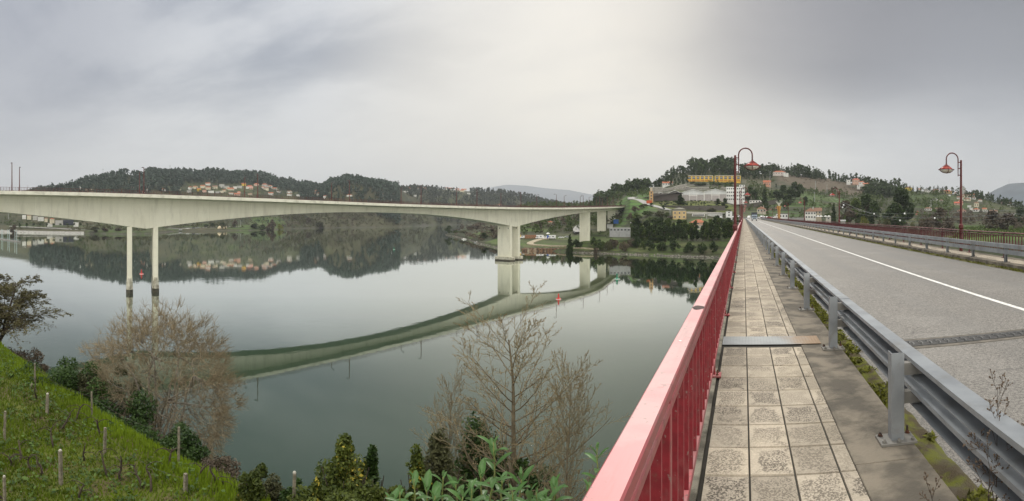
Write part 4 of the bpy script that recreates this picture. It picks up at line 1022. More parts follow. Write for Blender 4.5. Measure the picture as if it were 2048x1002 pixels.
for i, (x, yt, yb, w_, kd) in enumerate(((1590, 362, 398, 26, 'broad'), (1566, 368, 404, 30, 'broad'), (1582, 376, 406, 34, 'broad'), (1600, 366, 398, 24, 'broad'), (1552, 380, 406, 24, 'broad'), (1611, 392, 412, 16, 'broad'), (1572, 392, 420, 22, 'bush'), (1500, 370, 404, 22, 'broad'), (1510, 378, 408, 20, 'broad'), (1487, 376, 404, 14, 'gum'))):
    tree_px(x, yt, yb, w_, kd, lf_dark, 'dark evergreen in the clump on the slope behind the roundabout', group='dark evergreens on the slope behind the roundabout', n=1300, size=.06)
tree_px(1529, 377, 404, 17, 'cone', lf_dark, 'dark broad cypress standing alone on the green slope', n=1200, size=.06, d=520)
for i, (x, yt, yb, w_) in enumerate(((1670, 372, 384, 11), (1664, 374, 385, 8), (1540, 385, 396, 8), (1552, 367, 376, 6))):
    tree_px(x, yt, yb, w_, 'broad', lf_dark, 'small dark tree on the open brown slope', group='small trees on the open slope', n=500)
# left of the road: wood by the water, and trees around the factory
gw = np.random.default_rng(5); k = 0
for x in np.arange(1266, 1470, 7.5):
    for row, (yt, d) in enumerate(((448, 345), (442, 365), (438, 392))):
        xx = x + gw.uniform(-4, 4); y_ = yt + gw.uniform(-7, 9) + (10 if xx < 1290 and row < 2 else 0)
        if 1375 < xx < 1418 and row > 0: y_ += 8
        if row == 2 and (1340 < xx < 1420): continue
        dd = d - (xx - 1266) / 200 * 22
        tree_px(xx, y_ - (5 if xx > 1410 else 0), 470, gw.uniform(17, 25), 'broad' if gw.random() < .7 else 'gum', lf_dark if gw.random() < .7 else lf_mid, 'dense dark green tree in the wood at the water below the factory', group='trees in the wood at the water below the factory', n=1000, size=.065, d=dd); k += 1
for x, yt, w_, d, lm in ((1262, 470, 20, 335, lf_brown), (1248, 476, 24, 330, lf_brown), (1228, 470, 22, 338, lf_brown), (1216, 474, 20, 334, lf_olive), (1195, 474, 16, 342, lf_dark), (1186, 470, 18, 346, lf_dark), (1150, 474, 18, 350, lf_dark), (1160, 476, 14, 346, lf_dark), (1140, 480, 14, 338, lf_dark), (1136, 486, 12, 336, lf_dark), (1205, 478, 18, 334, lf_mid), (1275, 468, 22, 332, lf_dark), (1300, 474, 24, 322, lf_dark), (1325, 476, 24, 318, lf_dark), (1350, 474, 26, 314, lf_dark), (1380, 476, 26, 310, lf_dark), (1405, 478, 24, 306, lf_dark), (1425, 476, 22, 304, lf_dark), (1192, 488, 8, 330, lf_brown), (1286, 478, 16, 326, lf_mid)):
    tree_px(x, yt, 500, w_, 'bush', lm, {'dark_evergreen_leaf': 'dark green bush at the foot of the waterside wood', 'bare_brown_twig': 'brown leafless bush near the foot of the bridge piers', 'olive_leaf': 'olive bush near the foot of the bridge piers', 'mid_green_leaf': 'mid green bush near the foot of the bridge piers'}[lm.name], 'waterside_bush', 'waterside bushes', n=800, size=.08, d=d, cat='bush')
tree_px(1361, 389, 410, 20, 'cone', lf_dark, 'dark broad conifer in front of the open shed', n=1500, size=.06, d=508)
for x, yt, yb, w_, lab in ((1303, 405, 414, 11, 'round dark tree beside the bend of the hill road'), (1327, 409, 420, 10, 'round dark tree between the hill road and its wall'), (1436, 396, 412, 16, 'dark tree in front of the white factory block'), (1419, 393, 400, 6, 'small dark tree on the yellow green bank'), (1450, 395, 420, 18, 'dark tree right of the yellow green bank')):
    tree_px(x, yt, yb, w_, 'broad', lf_dark, lab, n=900, size=.065)
for x, yt, yb, w_ in ((1300, 396, 398, 30), (1287, 408, 416, 22), (1272, 412, 424, 20), (1318, 420, 434, 24), (1296, 420, 432, 26), (1276, 426, 440, 24), (1262, 424, 440, 18), (1334, 424, 434, 18), (1306, 432, 444, 26), (1340, 432, 440, 14), (1425, 416, 424, 22), (1400, 416, 420, 20), (1445, 424, 432, 20), (1458, 418, 432, 18)):
    tree_px(x, yt - 3, yb, w_, 'bush', random.choice((lf_mid, lf_olive, lf_brown)), 'bush on the slope between the hill road and the tan house', 'slope_bush', 'bushes on the slope between the hill road and the tan house', n=800, size=.08, cat='bush')
for x, yt, yb, w_ in ((1311, 362, 380, 9), (1319, 356, 378, 10), (1335, 352, 372, 12), (1342, 356, 372, 9), (1350, 356, 372, 9), (1357, 354, 372, 8), (1366, 350, 370, 11), (1374, 348, 368, 10)):
    tree_px(x, yt, yb, w_, 'gum' if x < 1325 else 'broad', lf_dark, 'dark tree on the rim above the stone retaining walls', group='dark trees on the rim above the stone walls', n=800, size=.07)
for x, yt, yb, w_ in ((1385, 361, 368, 14), (1396, 362, 372, 18), (1408, 362, 371, 16), (1425, 360, 370, 16), (1436, 362, 372, 16), (1450, 362, 372, 16), (1462, 361, 371, 14)):
    tree_px(x, yt, yb, w_, 'bush', lf_dark, 'dark bushy tree in front of the yellow flats', group='bushy trees in front of the yellow flats', n=800, size=.08)
for x in (1180.5, 1189.5, 1198):
    tree_px(x, 399 + (2 if x > 1185 else -1), 412, 10, 'bush', lf_dark, 'clipped round dark tree beside the motorway', 'round_tree', 'clipped round trees beside the motorway', n=600, size=.09, d=640)
# promontory
for x, yt, d, w_, kd, lm, lab in ((898, 450, 662, 16, 'broad', lf_dark, 'dark tree at the tip of the spit'), (912, 458, 640, 14, 'bush', lf_mid, 'green bush near the tip of the spit'), (927, 458, 600, 20, 'bush', lf_olive, 'olive bush on the waterside of the spit'), (940, 452, 640, 24, 'broad', lf_brown, 'brown leafless tree on the spit'), (955, 450, 640, 26, 'broad', lf_brown, 'brown leafless tree in the thicket of the spit'), (968, 464, 470, 26, 'broad', lf_dark, 'dark rounded tree on the shore left of the great pier'), (984, 456, 520, 24, 'broad', lf_brown, 'brown leafless tree left of the great pier'), (972, 452, 620, 24, 'broad', lf_brown, 'brown thicket tree behind the dark shore tree'), (992, 462, 460, 18, 'bush', lf_brown, 'russet bush against the great pier'), (948, 468, 520, 14, 'bush', lf_mid, 'green bush on the shore of the spit'), (1000, 452, 560, 20, 'broad', lf_mid, 'green tree behind the great pier'), (1140, 468, 360, 10, 'cone', lf_dark, 'dark conifer by the end of the barge')):
    tree_px(x, yt, 480, w_, kd, lm, lab, n=1000, size=.07, d=d)
# left bank specials
tree_px(561, 444, 456, 14, 'bush', lf_yel, 'bright yellow mimosa at the far waterside', n=700, size=.09, d=960)
for i, (x, yt, w_, lm) in enumerate(((617, 435, 22, lf_brown), (600, 442, 24, lf_olive), (640, 442, 26, lf_olive), (585, 446, 20, lf_olive), (470, 440, 16, lf_brown), (545, 437, 14, lf_brown), (540, 446, 22, lf_brown), (190, 452, 22, lf_olive), (210, 456, 22, lf_brown), (236, 456, 20, lf_brown), (28, 448, 16, lf_brown), (445, 444, 18, lf_dark), (425, 446, 18, lf_dark), (412, 448, 18, lf_dark), (510, 447, 24, lf_dark), (525, 449, 18, lf_dark))):
    tree_px(x, yt, 462, w_, 'broad', lm, {'bare_brown_twig': 'bare brown tree on the far waterside under the long bridge', 'olive_leaf': 'pale olive tree on the far waterside under the long bridge', 'dark_evergreen_leaf': 'dark tree on the far waterside under the long bridge'}[lm.name], group='trees on the far waterside under the long bridge', n=700, size=.09, d=720 + (x > 300) * 190 + (x > 580) * 190)
for i in range(11):
    tree_px(40 + 13.5 * i, 446, 456, 5, 'pine', lf_dark, 'small mop headed tree in the row along the white embankment', 'young_tree', 'row of small trees along the white embankment', n=200, size=.14, d=800)

# ------------------------------------------------------------------ bare trees close by: grown branch by branch
class Sk:
    def __init__(s): s.seg = []
    def branch(s, p, d, L, r, depth, g, spec):
        n = max(3, int(L / spec['step'][min(depth, len(spec['step']) - 1)])); pts = [p.copy()]; q = p.copy(); dd = d.normalized(); sl_ = L / n
        wob = spec['wob'][min(depth, len(spec['wob']) - 1)]; trop = spec['trop'][min(depth, len(spec['trop']) - 1)]
        for i in range(n):
            dd = (dd + Vector((g.gauss(0, wob), g.gauss(0, wob), g.gauss(0, wob))) + Vector((0, 0, trop))).normalized(); q = q + dd * sl_; pts.append(q.copy())
        rad = [max(spec['rmin'], r * (1 - .85 * i / n)) for i in range(n + 1)]
        s.seg.append((pts, rad, depth))
        if depth >= spec['max']: return
        nk = spec['kids'][depth]; a0 = g.uniform(0, 6.28)
        for i in range(nk):
            f = spec['from'][depth] + (1 - spec['from'][depth]) * (i + g.random()) / nk; j = min(n - 1, int(f * n)); b_ = pts[j].lerp(pts[j + 1], f * n - j)
            t_ = (pts[j + 1] - pts[j]).normalized(); a_ = a0 + 2.4 * i + g.gauss(0, .4); ax = t_.orthogonal().normalized(); ax = Matrix.Rotation(a_, 3, t_) @ ax
            an = spec['ang'][depth] * g.uniform(.75, 1.25); nd_ = (t_ * cos(an) + ax * sin(an)).normalized()
            LL = L * spec['len'][depth] * g.uniform(.6, 1.15) * (1.1 - .65 * f)
            s.branch(b_, nd_, LL, max(spec['rmin'], rad[j] * spec['rk'][depth]), depth + 1, g, spec)
    def mesh(s, name, m, sides=(8, 6, 4, 3, 3, 3), dmin=0, dmax=9):
        V, F = [], []; off = 0
        for pts, rad, dp in s.seg:
            if not dmin <= dp <= dmax: continue
            n = sides[min(dp, len(sides) - 1)]; up = None
            for i, p in enumerate(pts):
                t_ = (pts[min(i + 1, len(pts) - 1)] - pts[max(i - 1, 0)]).normalized()
                if up is None: up = t_.orthogonal().normalized()
                a = (up - t_ * up.dot(t_)).normalized(); b_ = t_.cross(a); up = a
                for k in range(n):
                    w = 2 * pi * k / n; V.append(tuple(p + (a * cos(w) + b_ * sin(w)) * rad[i]))
            for i in range(len(pts) - 1):
                for k in range(n): F.append((off + i * n + k, off + i * n + (k + 1) % n, off + (i + 1) * n + (k + 1) % n, off + (i + 1) * n + k))
            off += n * len(pts)
        return np_mesh(name, np.array(V), np.array(F), m, None, True)
def base_near(x, d): X, Y = G(x, d); return Vector((X, Y, nz(X, Y)))
# broad leafless willow on the bank
e = base_near(318, 32.5); wl_ = empty('willow', tuple(e), label='broad leafless willow with grey limbs and russet twigs on the bank', cat='tree')
sk = Sk(); gg = random.Random(4)
def dome(n, f0, f1, zmin):
    out = []
    while len(out) < n:
        v = Vector((gg.gauss(0, 1), gg.gauss(0, 1), gg.gauss(0, 1))).normalized()
        if v.z < zmin: continue
        f = gg.uniform(f0, f1); k = 1 + .10 * sin(5 * atan2(v.y, v.x) + 1) + .06 * sin(9 * v.z + 4 * v.x)
        out.append(Vector((v.x * 4.9 * f * k, v.y * 4.9 * f * k, 4.9 + v.z * 5.0 * f * k)))
    return out
def bough(a, da, b_, r0, r1, dp, n):
    L = (b_ - a).length; pts = []
    for i in range(n + 1):
        u = i / n; p = a + da * L * (u - u * u * .5) * .55 * 1.2; q = a.lerp(b_, u); pts.append(p.lerp(q, u ** .8) + Vector((gg.gauss(0, .03 * L), gg.gauss(0, .03 * L), gg.gauss(0, .02 * L))) * (0 < i < n) * .8)
    pts[-1] = b_; sk.seg.append((pts, [r0 + (r1 - r0) * i / n for i in range(n + 1)], dp)); return (pts[-1] - pts[-2]).normalized()
base_ = [Vector((gg.uniform(-.35, .35), gg.uniform(-.35, .35), 0)) for _ in range(7)]
lv = []
for b_ in dome(15, .34, .50, -.55): a = min(base_, key=lambda q: (q - b_).length + gg.random()); lv.append((b_, bough(a, Vector((0, 0, 1)).lerp((b_ - a).normalized(), .4), b_, .12, .06, 0, 8)))
for n_, f0, f1, zm, r0, r1, dp, st in ((70, .55, .74, -.62, .045, .02, 1, 6), (420, .76, .93, -.70, .016, .009, 2, 5), (1700, .80, 1.0, -.78, .010, .0075, 3, 4)):
    nx_ = []
    for b_ in dome(n_, f0, f1, zm):
        a, da = min(lv, key=lambda q: (q[0] - b_).length_squared); nx_.append((b_, bough(a, da, b_, r0, r1, dp, st)))
    lv = lv * (dp == 2) + nx_
    if dp == 3: tips = nx_
for p_, d_ in tips:
    out_ = (p_ - Vector((0, 0, 3.5))).normalized()
    for k in range(9):
        dd = (out_ * .7 + d_ * .4 + Vector((gg.gauss(0, .45), gg.gauss(0, .45), gg.gauss(0, .45)))).normalized(); L = gg.uniform(.35, .85); pts = [p_]
        for i in range(4): dd = (dd + Vector((gg.gauss(0, .14), gg.gauss(0, .14), gg.gauss(0, .14)))).normalized(); pts.append(pts[-1] + dd * L / 4)
        sk.seg.append((pts, [.0085, .0075, .0068, .006, .005], 4))
link('trunk', sk.mesh('trunk', mat('pale_grey_bark', (.24, .21, .165), (.13, .115, .09), 6, .9), dmax=1), None, wl_)
link('branch', sk.mesh('branch', mat('grey_twig', (.20, .165, .12), (.12, .095, .065), 6, .9), dmin=2, dmax=2), None, wl_)
tw = link('twig', sk.mesh('twig', mat('russet_twig', (.29, .235, .145), (.20, .155, .09), 4, .9), dmin=3), None, wl_); tag(tw, kind='stuff')
# slim leafless poplars
def fit(e, parts, top=None, width=None):
    V = np.concatenate([np.array([v.co[:] for v in o.data.vertices]) for o in parts]); h = np.percentile(V[:, 2], 99.7); r = np.percentile(np.hypot(V[:, 0], V[:, 1]), 93)
    sz = (top - e.location.z) / h if top else 1; sr = width / 2 / r if width else sz; e.scale = (sr, sr, sz)
fit(wl_, list(wl_.children), y2z(612, 32.5), 318 * 32.5 / FP)
def poplar(x, d, ztop, label, seed, lean=0, wpx=150):
    p = base_near(x, d); o = empty('poplar', tuple(p), label=label, cat='tree'); s = Sk(); q = random.Random(seed); H = ztop - p.z
    sp = dict(step=(.5, .35, .25, .2), wob=(.018, .05, .07, .09), trop=(.02, .075, .07, .05), rmin=.0058, max=3, kids=(46, 11, 6), ang=(.85, .6, .55), len=(.46, .40, .40), rk=(.42, .5, .55))
    sp['from'] = (.14, .12, .12)
    s.branch(Vector((0, 0, 0)), Vector((lean, 0, 1)), H, .013 * H, 0, q, sp)
    link('trunk', s.mesh('trunk', mat('poplar_bark', (.21, .17, .11), (.13, .105, .07), 5, .9), dmax=1), None, o)
    tw = link('twig', s.mesh('twig', mat('poplar_twig', (.28, .235, .14), (.20, .165, .095), 5, .9), dmin=2), None, o); tag(tw, kind='stuff')
    B = np.array([tuple(pt) for pts, rad, dp in s.seg if dp >= 2 for pt in pts[1:]]); B = B[np.random.default_rng(seed).random(len(B)) < .5]
    gB = np.random.default_rng(seed); n = len(B); A_ = gB.normal(0, .25, (n, 3)); A_[:, 2] = 1; A_ *= .036; S_ = np.cross(A_, rand_unit(n, gB)); S_ *= .24 * .045 / (np.linalg.norm(S_, axis=1, keepdims=True) + 1e-9) * 1.2
    fit(o, [c for c in o.children], ztop, wpx * d / FP)
    V = np.stack([B, B + A_ * .5 + S_, B + A_, B + A_ * .5 - S_], 1).reshape(-1, 3)
    bd = link('bud', np_mesh('bud', V, np.arange(4 * n).reshape(-1, 4), mat('brown_bud', (.20, .125, .06), (.27, .19, .08), 9, .7)), None, o); tag(bd, kind='stuff')
poplar(1012, 17.5, y2z(578, 17.5), 'tall leafless poplar with a straight trunk in front of the water', 3, 0, 350)
poplar(1122, 15.0, y2z(705, 15.0), 'slim leafless poplar at the right of the tallest one', 8, .04, 130)
poplar(905, 18.5, y2z(735, 18.5), 'slim leafless poplar at the left of the tallest one', 12, -.10, 120)
# leafing tree at the left edge
p = base_near(-6, 42); e = empty('riverside_tree', tuple(p), label='dark limbed tree with sparse young leaves at the left edge', cat='tree')
sk = Sk(); gg = random.Random(9)
spec = dict(step=(.6, .45, .35, .25), wob=(.08, .11, .14, .16), trop=(.05, .0, -.01, .0), rmin=.009, max=3, kids=(14, 12, 11), ang=(.95, .75, .7), len=(.62, .5, .45), rk=(.5, .5, .5))
spec['from'] = (.15, .15, .1)
for i in range(4):
    a = 1.57 * i + .5; sk.branch(Vector((0, 0, 0)), Vector((.32 * cos(a), .32 * sin(a), 1)), 9.5 + 1.5 * (i == 0) - i * .5, .2, 0, gg, spec)
link('trunk', sk.mesh('trunk', m_bark, dmax=1), None, e)
tw = link('twig', sk.mesh('twig', mat('dark_twig', (.07, .055, .038), (.10, .075, .05), 5, .9), dmin=2), None, e); tag(tw, kind='stuff')
B = np.array([tuple(pt) for pts, rad, dp in sk.seg if dp >= 2 for pt in pts[1:]]); gB = np.random.default_rng(3); B = B[gB.random(len(B)) < .9] + gB.normal(0, .05, (1, 3))
V, F = leaf_quads(B + gB.normal(0, .08, B.shape), .15, gB); fit(e, list(e.children), y2z(550, 42), 215 * 42 / FP)
link('crown', np_mesh('crown', V, F, leaf_mat('young_leaf', (.07, .06, .025), (.15, .14, .05)), np.repeat(gB.random(len(B)), 4)), None, e)
# ------------------------------------------------------------------ near bank: shrubs, posts, vines, laurel shoots, grass, weeds
lf_shrub = leaf_mat('glossy_dark_leaf', (.014, .036, .008), (.085, .15, .03), rough=.45)
lf_gorse = leaf_mat('mimosa_leaf', (.024, .045, .008), (.17, .20, .03), accent=(.55, .44, .06), acc_at=.76)
def shrub(x, d, ytop, wpx, leafm, label, n=4000, leaf=.11, kind='bush', name='shrub', seed=0, pts=None):
    X, Y = G(x, d); z0 = nz(X, Y); zt = y2z(ytop, d); h = zt - z0; w = wpx * d / FP / 1.0
    g = np.random.default_rng(seed + 100); sp = []
    if kind == 'spire':
        for i in range(26):
            f = g.uniform(0, 1) ** .8; a = g.uniform(0, 2 * pi); q = (1 - f) ** .9 * g.uniform(.1, .62) * w; r = (.06 + .12 * (1 - f)) * w + .05
            sp.append(((q * cos(a), q * sin(a), h * (.1 + .88 * f) - r * .6), (r, r, r * 1.5)))
        for f in np.linspace(.1, .97, 14): r = .05 + .22 * w * (1 - f); sp.append(((.05 * sin(9 * f), .05 * cos(7 * f), h * f), (r, r, max(r, h * .06))))
    else:
        for i in range(24):
            a = g.uniform(0, 2 * pi); q = w * .38 * sqrt(g.uniform(0, 1)); f = g.uniform(.1, .98) * (1 - (q / (w * .5)) ** 2 * .6); r = w * g.uniform(.07, .15)
            sp.append(((q * cos(a), q * sin(a), h * f - r * .5), (r, r, r * 1.1)))
    C, k = clumps(sp, int(n * 1.5), g, .35); n = len(C); C[:, 2] = np.maximum(C[:, 2], -.2)
    V, F = leaf_quads(C, leaf, g, .2, 1.8)
    hz_ = np.clip(C[:, 2] / h, 0, 1); cv = g.uniform(0, .6, len(sp))[k] * .6 + g.uniform(0, .5, n)
    e = empty(name, (X, Y, z0), 0, label, 'shrub')
    link('crown', np_mesh('crown', V, F, leafm, np.repeat(np.clip(cv, 0, 1), 4)), None, e)
    mb = MB()
    for i in range(7):
        a = 2 * pi * i / 7; mb.tube([(0, 0, -.2), (.1 * w * cos(a), .1 * w * sin(a), h * .4), (.22 * w * cos(a), .22 * w * sin(a), h * .72)], [.05, .035, .012], 5)
    mb.build('stem', m_bark, e); return e
shrub(690, 15.5, 872, 224, lf_gorse, 'tall pointed shrub in yellow bud at the foot of the picture', 14144, 0.072, 'spire', seed=1)
shrub(722, 14.5, 915, 259, lf_gorse, 'spreading shrub dotted with yellow buds below the pointed one', 14144, 0.072, seed=2)
shrub(745, 16.5, 893, 108, lf_shrub, 'plain dark green shrub behind the yellow budded shrub', 5984, 0.079, 'spire', seed=3)
shrub(667, 14.0, 950, 142, lf_gorse, 'low yellow budded shrub at the left of the pointed one', 6528, 0.072, seed=4)
shrub(632, 14.0, 942, 61, lf_gorse, 'thin upright shrub with yellow tips beside the lone post', 1904, 0.072, 'spire', seed=5)
shrub(506, 17.5, 926, 84, lf_gorse, 'leaning dark shrub with yellow tips at the end of the terrace', 2720, 0.079, seed=6)
shrub(528, 18.5, 950, 119, lf_olive, 'wispy olive shrub beside the leaning dark one', 2992, 0.065, seed=7)
shrub(598, 18.0, 962, 94, lf_shrub, 'small dark green shrub behind the lone post', 2448, 0.072, seed=8)
shrub(832, 15.5, 893, 142, lf_gorse, 'yellowish pointed shrub left of the tall poplar', 6528, 0.072, 'spire', seed=9)
shrub(880, 16.0, 858, 198, lf_olive, 'olive pointed shrub under the slim left poplar', 7072, 0.072, 'spire', seed=10)
shrub(945, 18.5, 828, 354, lf_shrub, 'large dark pointed evergreen behind the tall poplar', 19040, 0.079, 'spire', seed=11)
shrub(1010, 19.0, 880, 308, lf_shrub, 'dark evergreen shrub at the foot of the tall poplar', 13600, 0.079, seed=12)
shrub(1055, 17.0, 918, 164, lf_shrub, 'low dark shrub right of the tall poplar', 5984, 0.079, seed=13)
shrub(560, 21.0, 1000, 75, lf_shrub, 'low dark shrub on the slope below the terrace', 1530, 0.079, seed=14)
shrub(130, 31.0, 722, 222, lf_shrub, 'dark laurel thicket at the edge of the terrace', 11050, 0.094, seed=15)
shrub(205, 28.5, 776, 222, lf_shrub, 'dark thicket under the willow along the terrace edge', 10200, 0.094, seed=16)
shrub(300, 26.5, 836, 222, lf_shrub, 'dark undergrowth below the willow limbs', 8840, 0.094, seed=17)
shrub(385, 25.0, 868, 178, lf_shrub, 'dark undergrowth at the right of the willow', 7140, 0.094, seed=18)
shrub(165, 30.0, 745, 89, lf_olive, 'pale green shrub among the dark thicket', 2550, 0.079, seed=19)
shrub(68, 36.0, 722, 65, lf_brown, 'brown twiggy bush at the far end of the terrace', 2550, 0.072, seed=20)
shrub(440, 23.0, 905, 134, lf_brown, 'brown twiggy brush at the end of the terrace', 3740, 0.065, seed=21)
shrub(250, 34.0, 700, 89, lf_olive, 'olive shrub in the willow branches', 2040, 0.079, seed=22)
shrub(30, 41.0, 700, 134, lf_brown, 'brown brush under the tree at the left edge', 4420, 0.086, seed=23)

# concrete vine posts and vines
m_post = mat('lichened_concrete', (.25, .22, .165), (.14, .125, .09), 9, .95, detail=8, bmp=.5, bscale=60, dirt=(.14, .12, .08), dscale=6)
m_cap = mat('pale_cap', (.45, .42, .36), (.35, .33, .28), 9, .9)
post_px = [(70, 727, 29.5, 'tall mossy concrete vine post at the far end of the terrace'), (60, 766, 29.0, 'short broken concrete post leaning beside the far vine post'), (94, 788, 25.6, 'slim concrete vine post at the far row'), (184, 783, 25.2, 'grey concrete vine post against the dark thicket'), (209, 855, 21.6, 'concrete vine post in the middle of the terrace'), (122, 902, 19.7, 'stout pale concrete vine post in the grass'), (357, 853, 20.6, 'tall concrete vine post at the edge of the terrace under the willow'), (9, 822, 23.5, 'brown concrete vine post at the left edge'), (370, 947, 18.3, 'reddish concrete vine post near the end of the terrace'), (10, 955, 17.0, 'pale concrete vine post in the bottom left corner'), (587, 945, 16.4, 'lone concrete post with a white cap at the foot of the picture')]
PT = []
for i, (x, yt, d, lab) in enumerate(post_px):
    X, Y = G(x, d); z0 = nz(X, Y); zt = y2z(yt, d); H = max(.9, zt - z0); z0 = zt - H; w_ = .046 + .010 * (i % 3)
    p = empty('vine_post', (X, Y, z0), .4 * i, lab, 'post'); p.rotation_euler[0] = random.uniform(-.03, .03); p.rotation_euler[1] = random.uniform(-.03, .03) + (.12 if i == 1 else 0)
    mb = MB(); n = 6
    mb.add([(s_ * w_ * (1 - .12 * k / n) + .006 * sin(3.1 * k + i), c_ * w_ * (1 - .12 * k / n) + .006 * cos(2.3 * k), -.4 + (H + .4) * k / n) for k in range(n + 1) for s_, c_ in ((-1, -1), (1, -1), (1, 1), (-1, 1))],
           [(4 * k + j, 4 * k + (j + 1) % 4, 4 * k + 4 + (j + 1) % 4, 4 * k + 4 + j) for k in range(n) for j in range(4)] + [(4 * n, 4 * n + 1, 4 * n + 2, 4 * n + 3)])
    mb.build('shaft', m_post, p, bevel=.008)
    if i in (2, 5, 10, 9): mb = MB(); mb.lathe([(w_ * .95, 0), (w_ * 1.05, .02), (w_ * .7, .055)], 8, (0, 0, H - .005)); mb.build('cap', m_cap, p)
    PT.append((Vector((X, Y, z0)), H))
m_vine = mat('black_vine_bark', (.035, .026, .018), (.07, .05, .034), 12, .95)
vine_px = [(120, 852, 24.0, 1.0), (150, 846, 24.4, .9), (170, 905, 21.5, .8), (85, 930, 20.5, .8), (66, 920, 20.8, .7), (245, 945, 19.6, 1.0), (285, 968, 19.0, .9), (215, 940, 20.0, .9), (38, 905, 21.6, .9), (20, 915, 21.2, .6), (28, 1000, 17.6, .9), (75, 810, 27.5, 1.1), (160, 985, 18.6, .6), (300, 985, 18.7, .9), (335, 930, 20.4, .7), (390, 975, 19.4, .8), (430, 985, 19.2, .7), (450, 990, 19.0, .6), (105, 878, 22.8, .8), (200, 880, 23.0, .9)]
for i, (x, yb, d, H) in enumerate(vine_px):
    X, Y = G(x, d); z0 = nz(X, Y); q = random.Random(i)
    v = empty('vine', (X, Y, z0), q.uniform(0, 6.28), 'gnarled black vine stem curling up from the grass', 'vine', 'gnarled vines on the terrace'); mb = MB()
    p = Vector((0, 0, -.1)); d_ = Vector((q.uniform(-.4, .4), q.uniform(-.4, .4), 1)).normalized(); pts = [p.copy()]
    for k in range(9):
        d_ = (d_ + Vector((q.gauss(0, .25), q.gauss(0, .25), .05))).normalized(); p = p + d_ * H * .12; pts.append(p.copy())
    mb.tube(pts, [.055 - .0034 * k for k in range(10)], 6); mb.build('stem', m_vine, v, smooth=True)
    mb = MB()
    for b_ in range(q.randint(2, 4)):
        s_ = pts[q.randint(5, 9)]; a = q.uniform(0, 6.28); r_ = [s_ + Vector((cos(a) * .13 * k, sin(a) * .13 * k, .10 * k - .022 * k * k + q.gauss(0, .015))) for k in range(6)]; mb.tube(r_, [.02, .017, .014, .012, .01, .007], 5)
    mb.build('cane', m_vine, v, smooth=True)
m_wire = mat('vine_wire', (.10, .09, .08), (.07, .06, .05), 5, .6, .5)
for a, b_, lab in ((0, 3, 'slack wire between the far vine posts'), (3, 6, 'slack wire along the edge of the terrace'), (2, 4, 'slack wire through the middle vine posts'), (4, 8, 'slack wire to the reddish vine post')):
    pa, pb = PT[a][0] + Vector((0, 0, PT[a][1] * .8)), PT[b_][0] + Vector((0, 0, PT[b_][1] * .8)); mb = MB()
    mb.tube([pa.lerp(pb, k / 12) - Vector((0, 0, .25 * sin(pi * k / 12))) for k in range(13)], .006, 4); o = mb.build('wire', m_wire); tag(o, lab, 'wire', 'wires of the vineyard')

# grass on the terrace
gg_ = np.random.default_rng(23); N = 115000
xs = gg_.uniform(-120, 540, N); dd_ = np.sqrt(gg_.uniform(14.5 ** 2, 44 ** 2, N)); X = dd_ * np.sin((xs - XV) / FP); Y = dd_ * np.cos((xs - XV) / FP)
ok = (Y < shoulder(X) + 1.2) & (gg_.random(N) < .35 + 1.1 * fbm(X, Y, 1.1, 61, 3)) ; X, Y = X[ok], Y[ok]; Z = nearz(X, Y); n = len(X)
hh = gg_.uniform(.05, .16, n) * (.6 + 1.3 * fbm(X, Y, 1.6, 64, 3)); edge = np.clip((Y - shoulder(X) + 2.2) / 2.0, 0, 1); hh = hh * (1 + 1.1 * edge)
a = gg_.uniform(0, 2 * pi, n); wv_ = gg_.uniform(.02, .05, n); lean = gg_.uniform(-.09, .09, (n, 2))
V = np.stack([np.stack([X - wv_ * np.cos(a), Y - wv_ * np.sin(a), Z - .02], 1), np.stack([X + wv_ * np.cos(a), Y + wv_ * np.sin(a), Z - .02], 1), np.stack([X + lean[:, 0], Y + lean[:, 1], Z + hh], 1)], 1).reshape(-1, 3)
cv = np.clip(.15 + .5 * fbm(X, Y, 2.4, 66, 3) + .3 * edge + gg_.uniform(-.2, .2, n), 0, .99)
tag(link('grass', np_mesh('grass', V, np.arange(3 * n).reshape(-1, 3), leaf_mat('grass_blade', (.065, .09, .010), (.29, .42, .022), trans=.4), np.repeat(cv, 3))), 'bright green grass and weeds on the terrace', kind='stuff')
# broad weeds among the grass
m2 = 1500; xs = gg_.uniform(-60, 500, m2); dd_ = np.sqrt(gg_.uniform(16 ** 2, 36 ** 2, m2)); X = dd_ * np.sin((xs - XV) / FP); Y = dd_ * np.cos((xs - XV) / FP); ok = (Y < shoulder(X) + .5) & (fbm(X, Y, 2.5, 71, 2) > .5); X, Y = X[ok], Y[ok]
C = np.stack([np.repeat(X, 9), np.repeat(Y, 9), np.repeat(nearz(X, Y), 9)], 1); C += gg_.normal(0, .11, C.shape); C[:, 2] += .08
V, F = leaf_quads(C, .10, gg_, .6, 1.6)
tag(link('weeds', np_mesh('weeds', V, F, leaf_mat('weed_leaf', (.04, .075, .018), (.13, .21, .04)), np.repeat(gg_.random(len(C)), 4))), 'broad leaved weeds scattered in the terrace grass', kind='stuff')

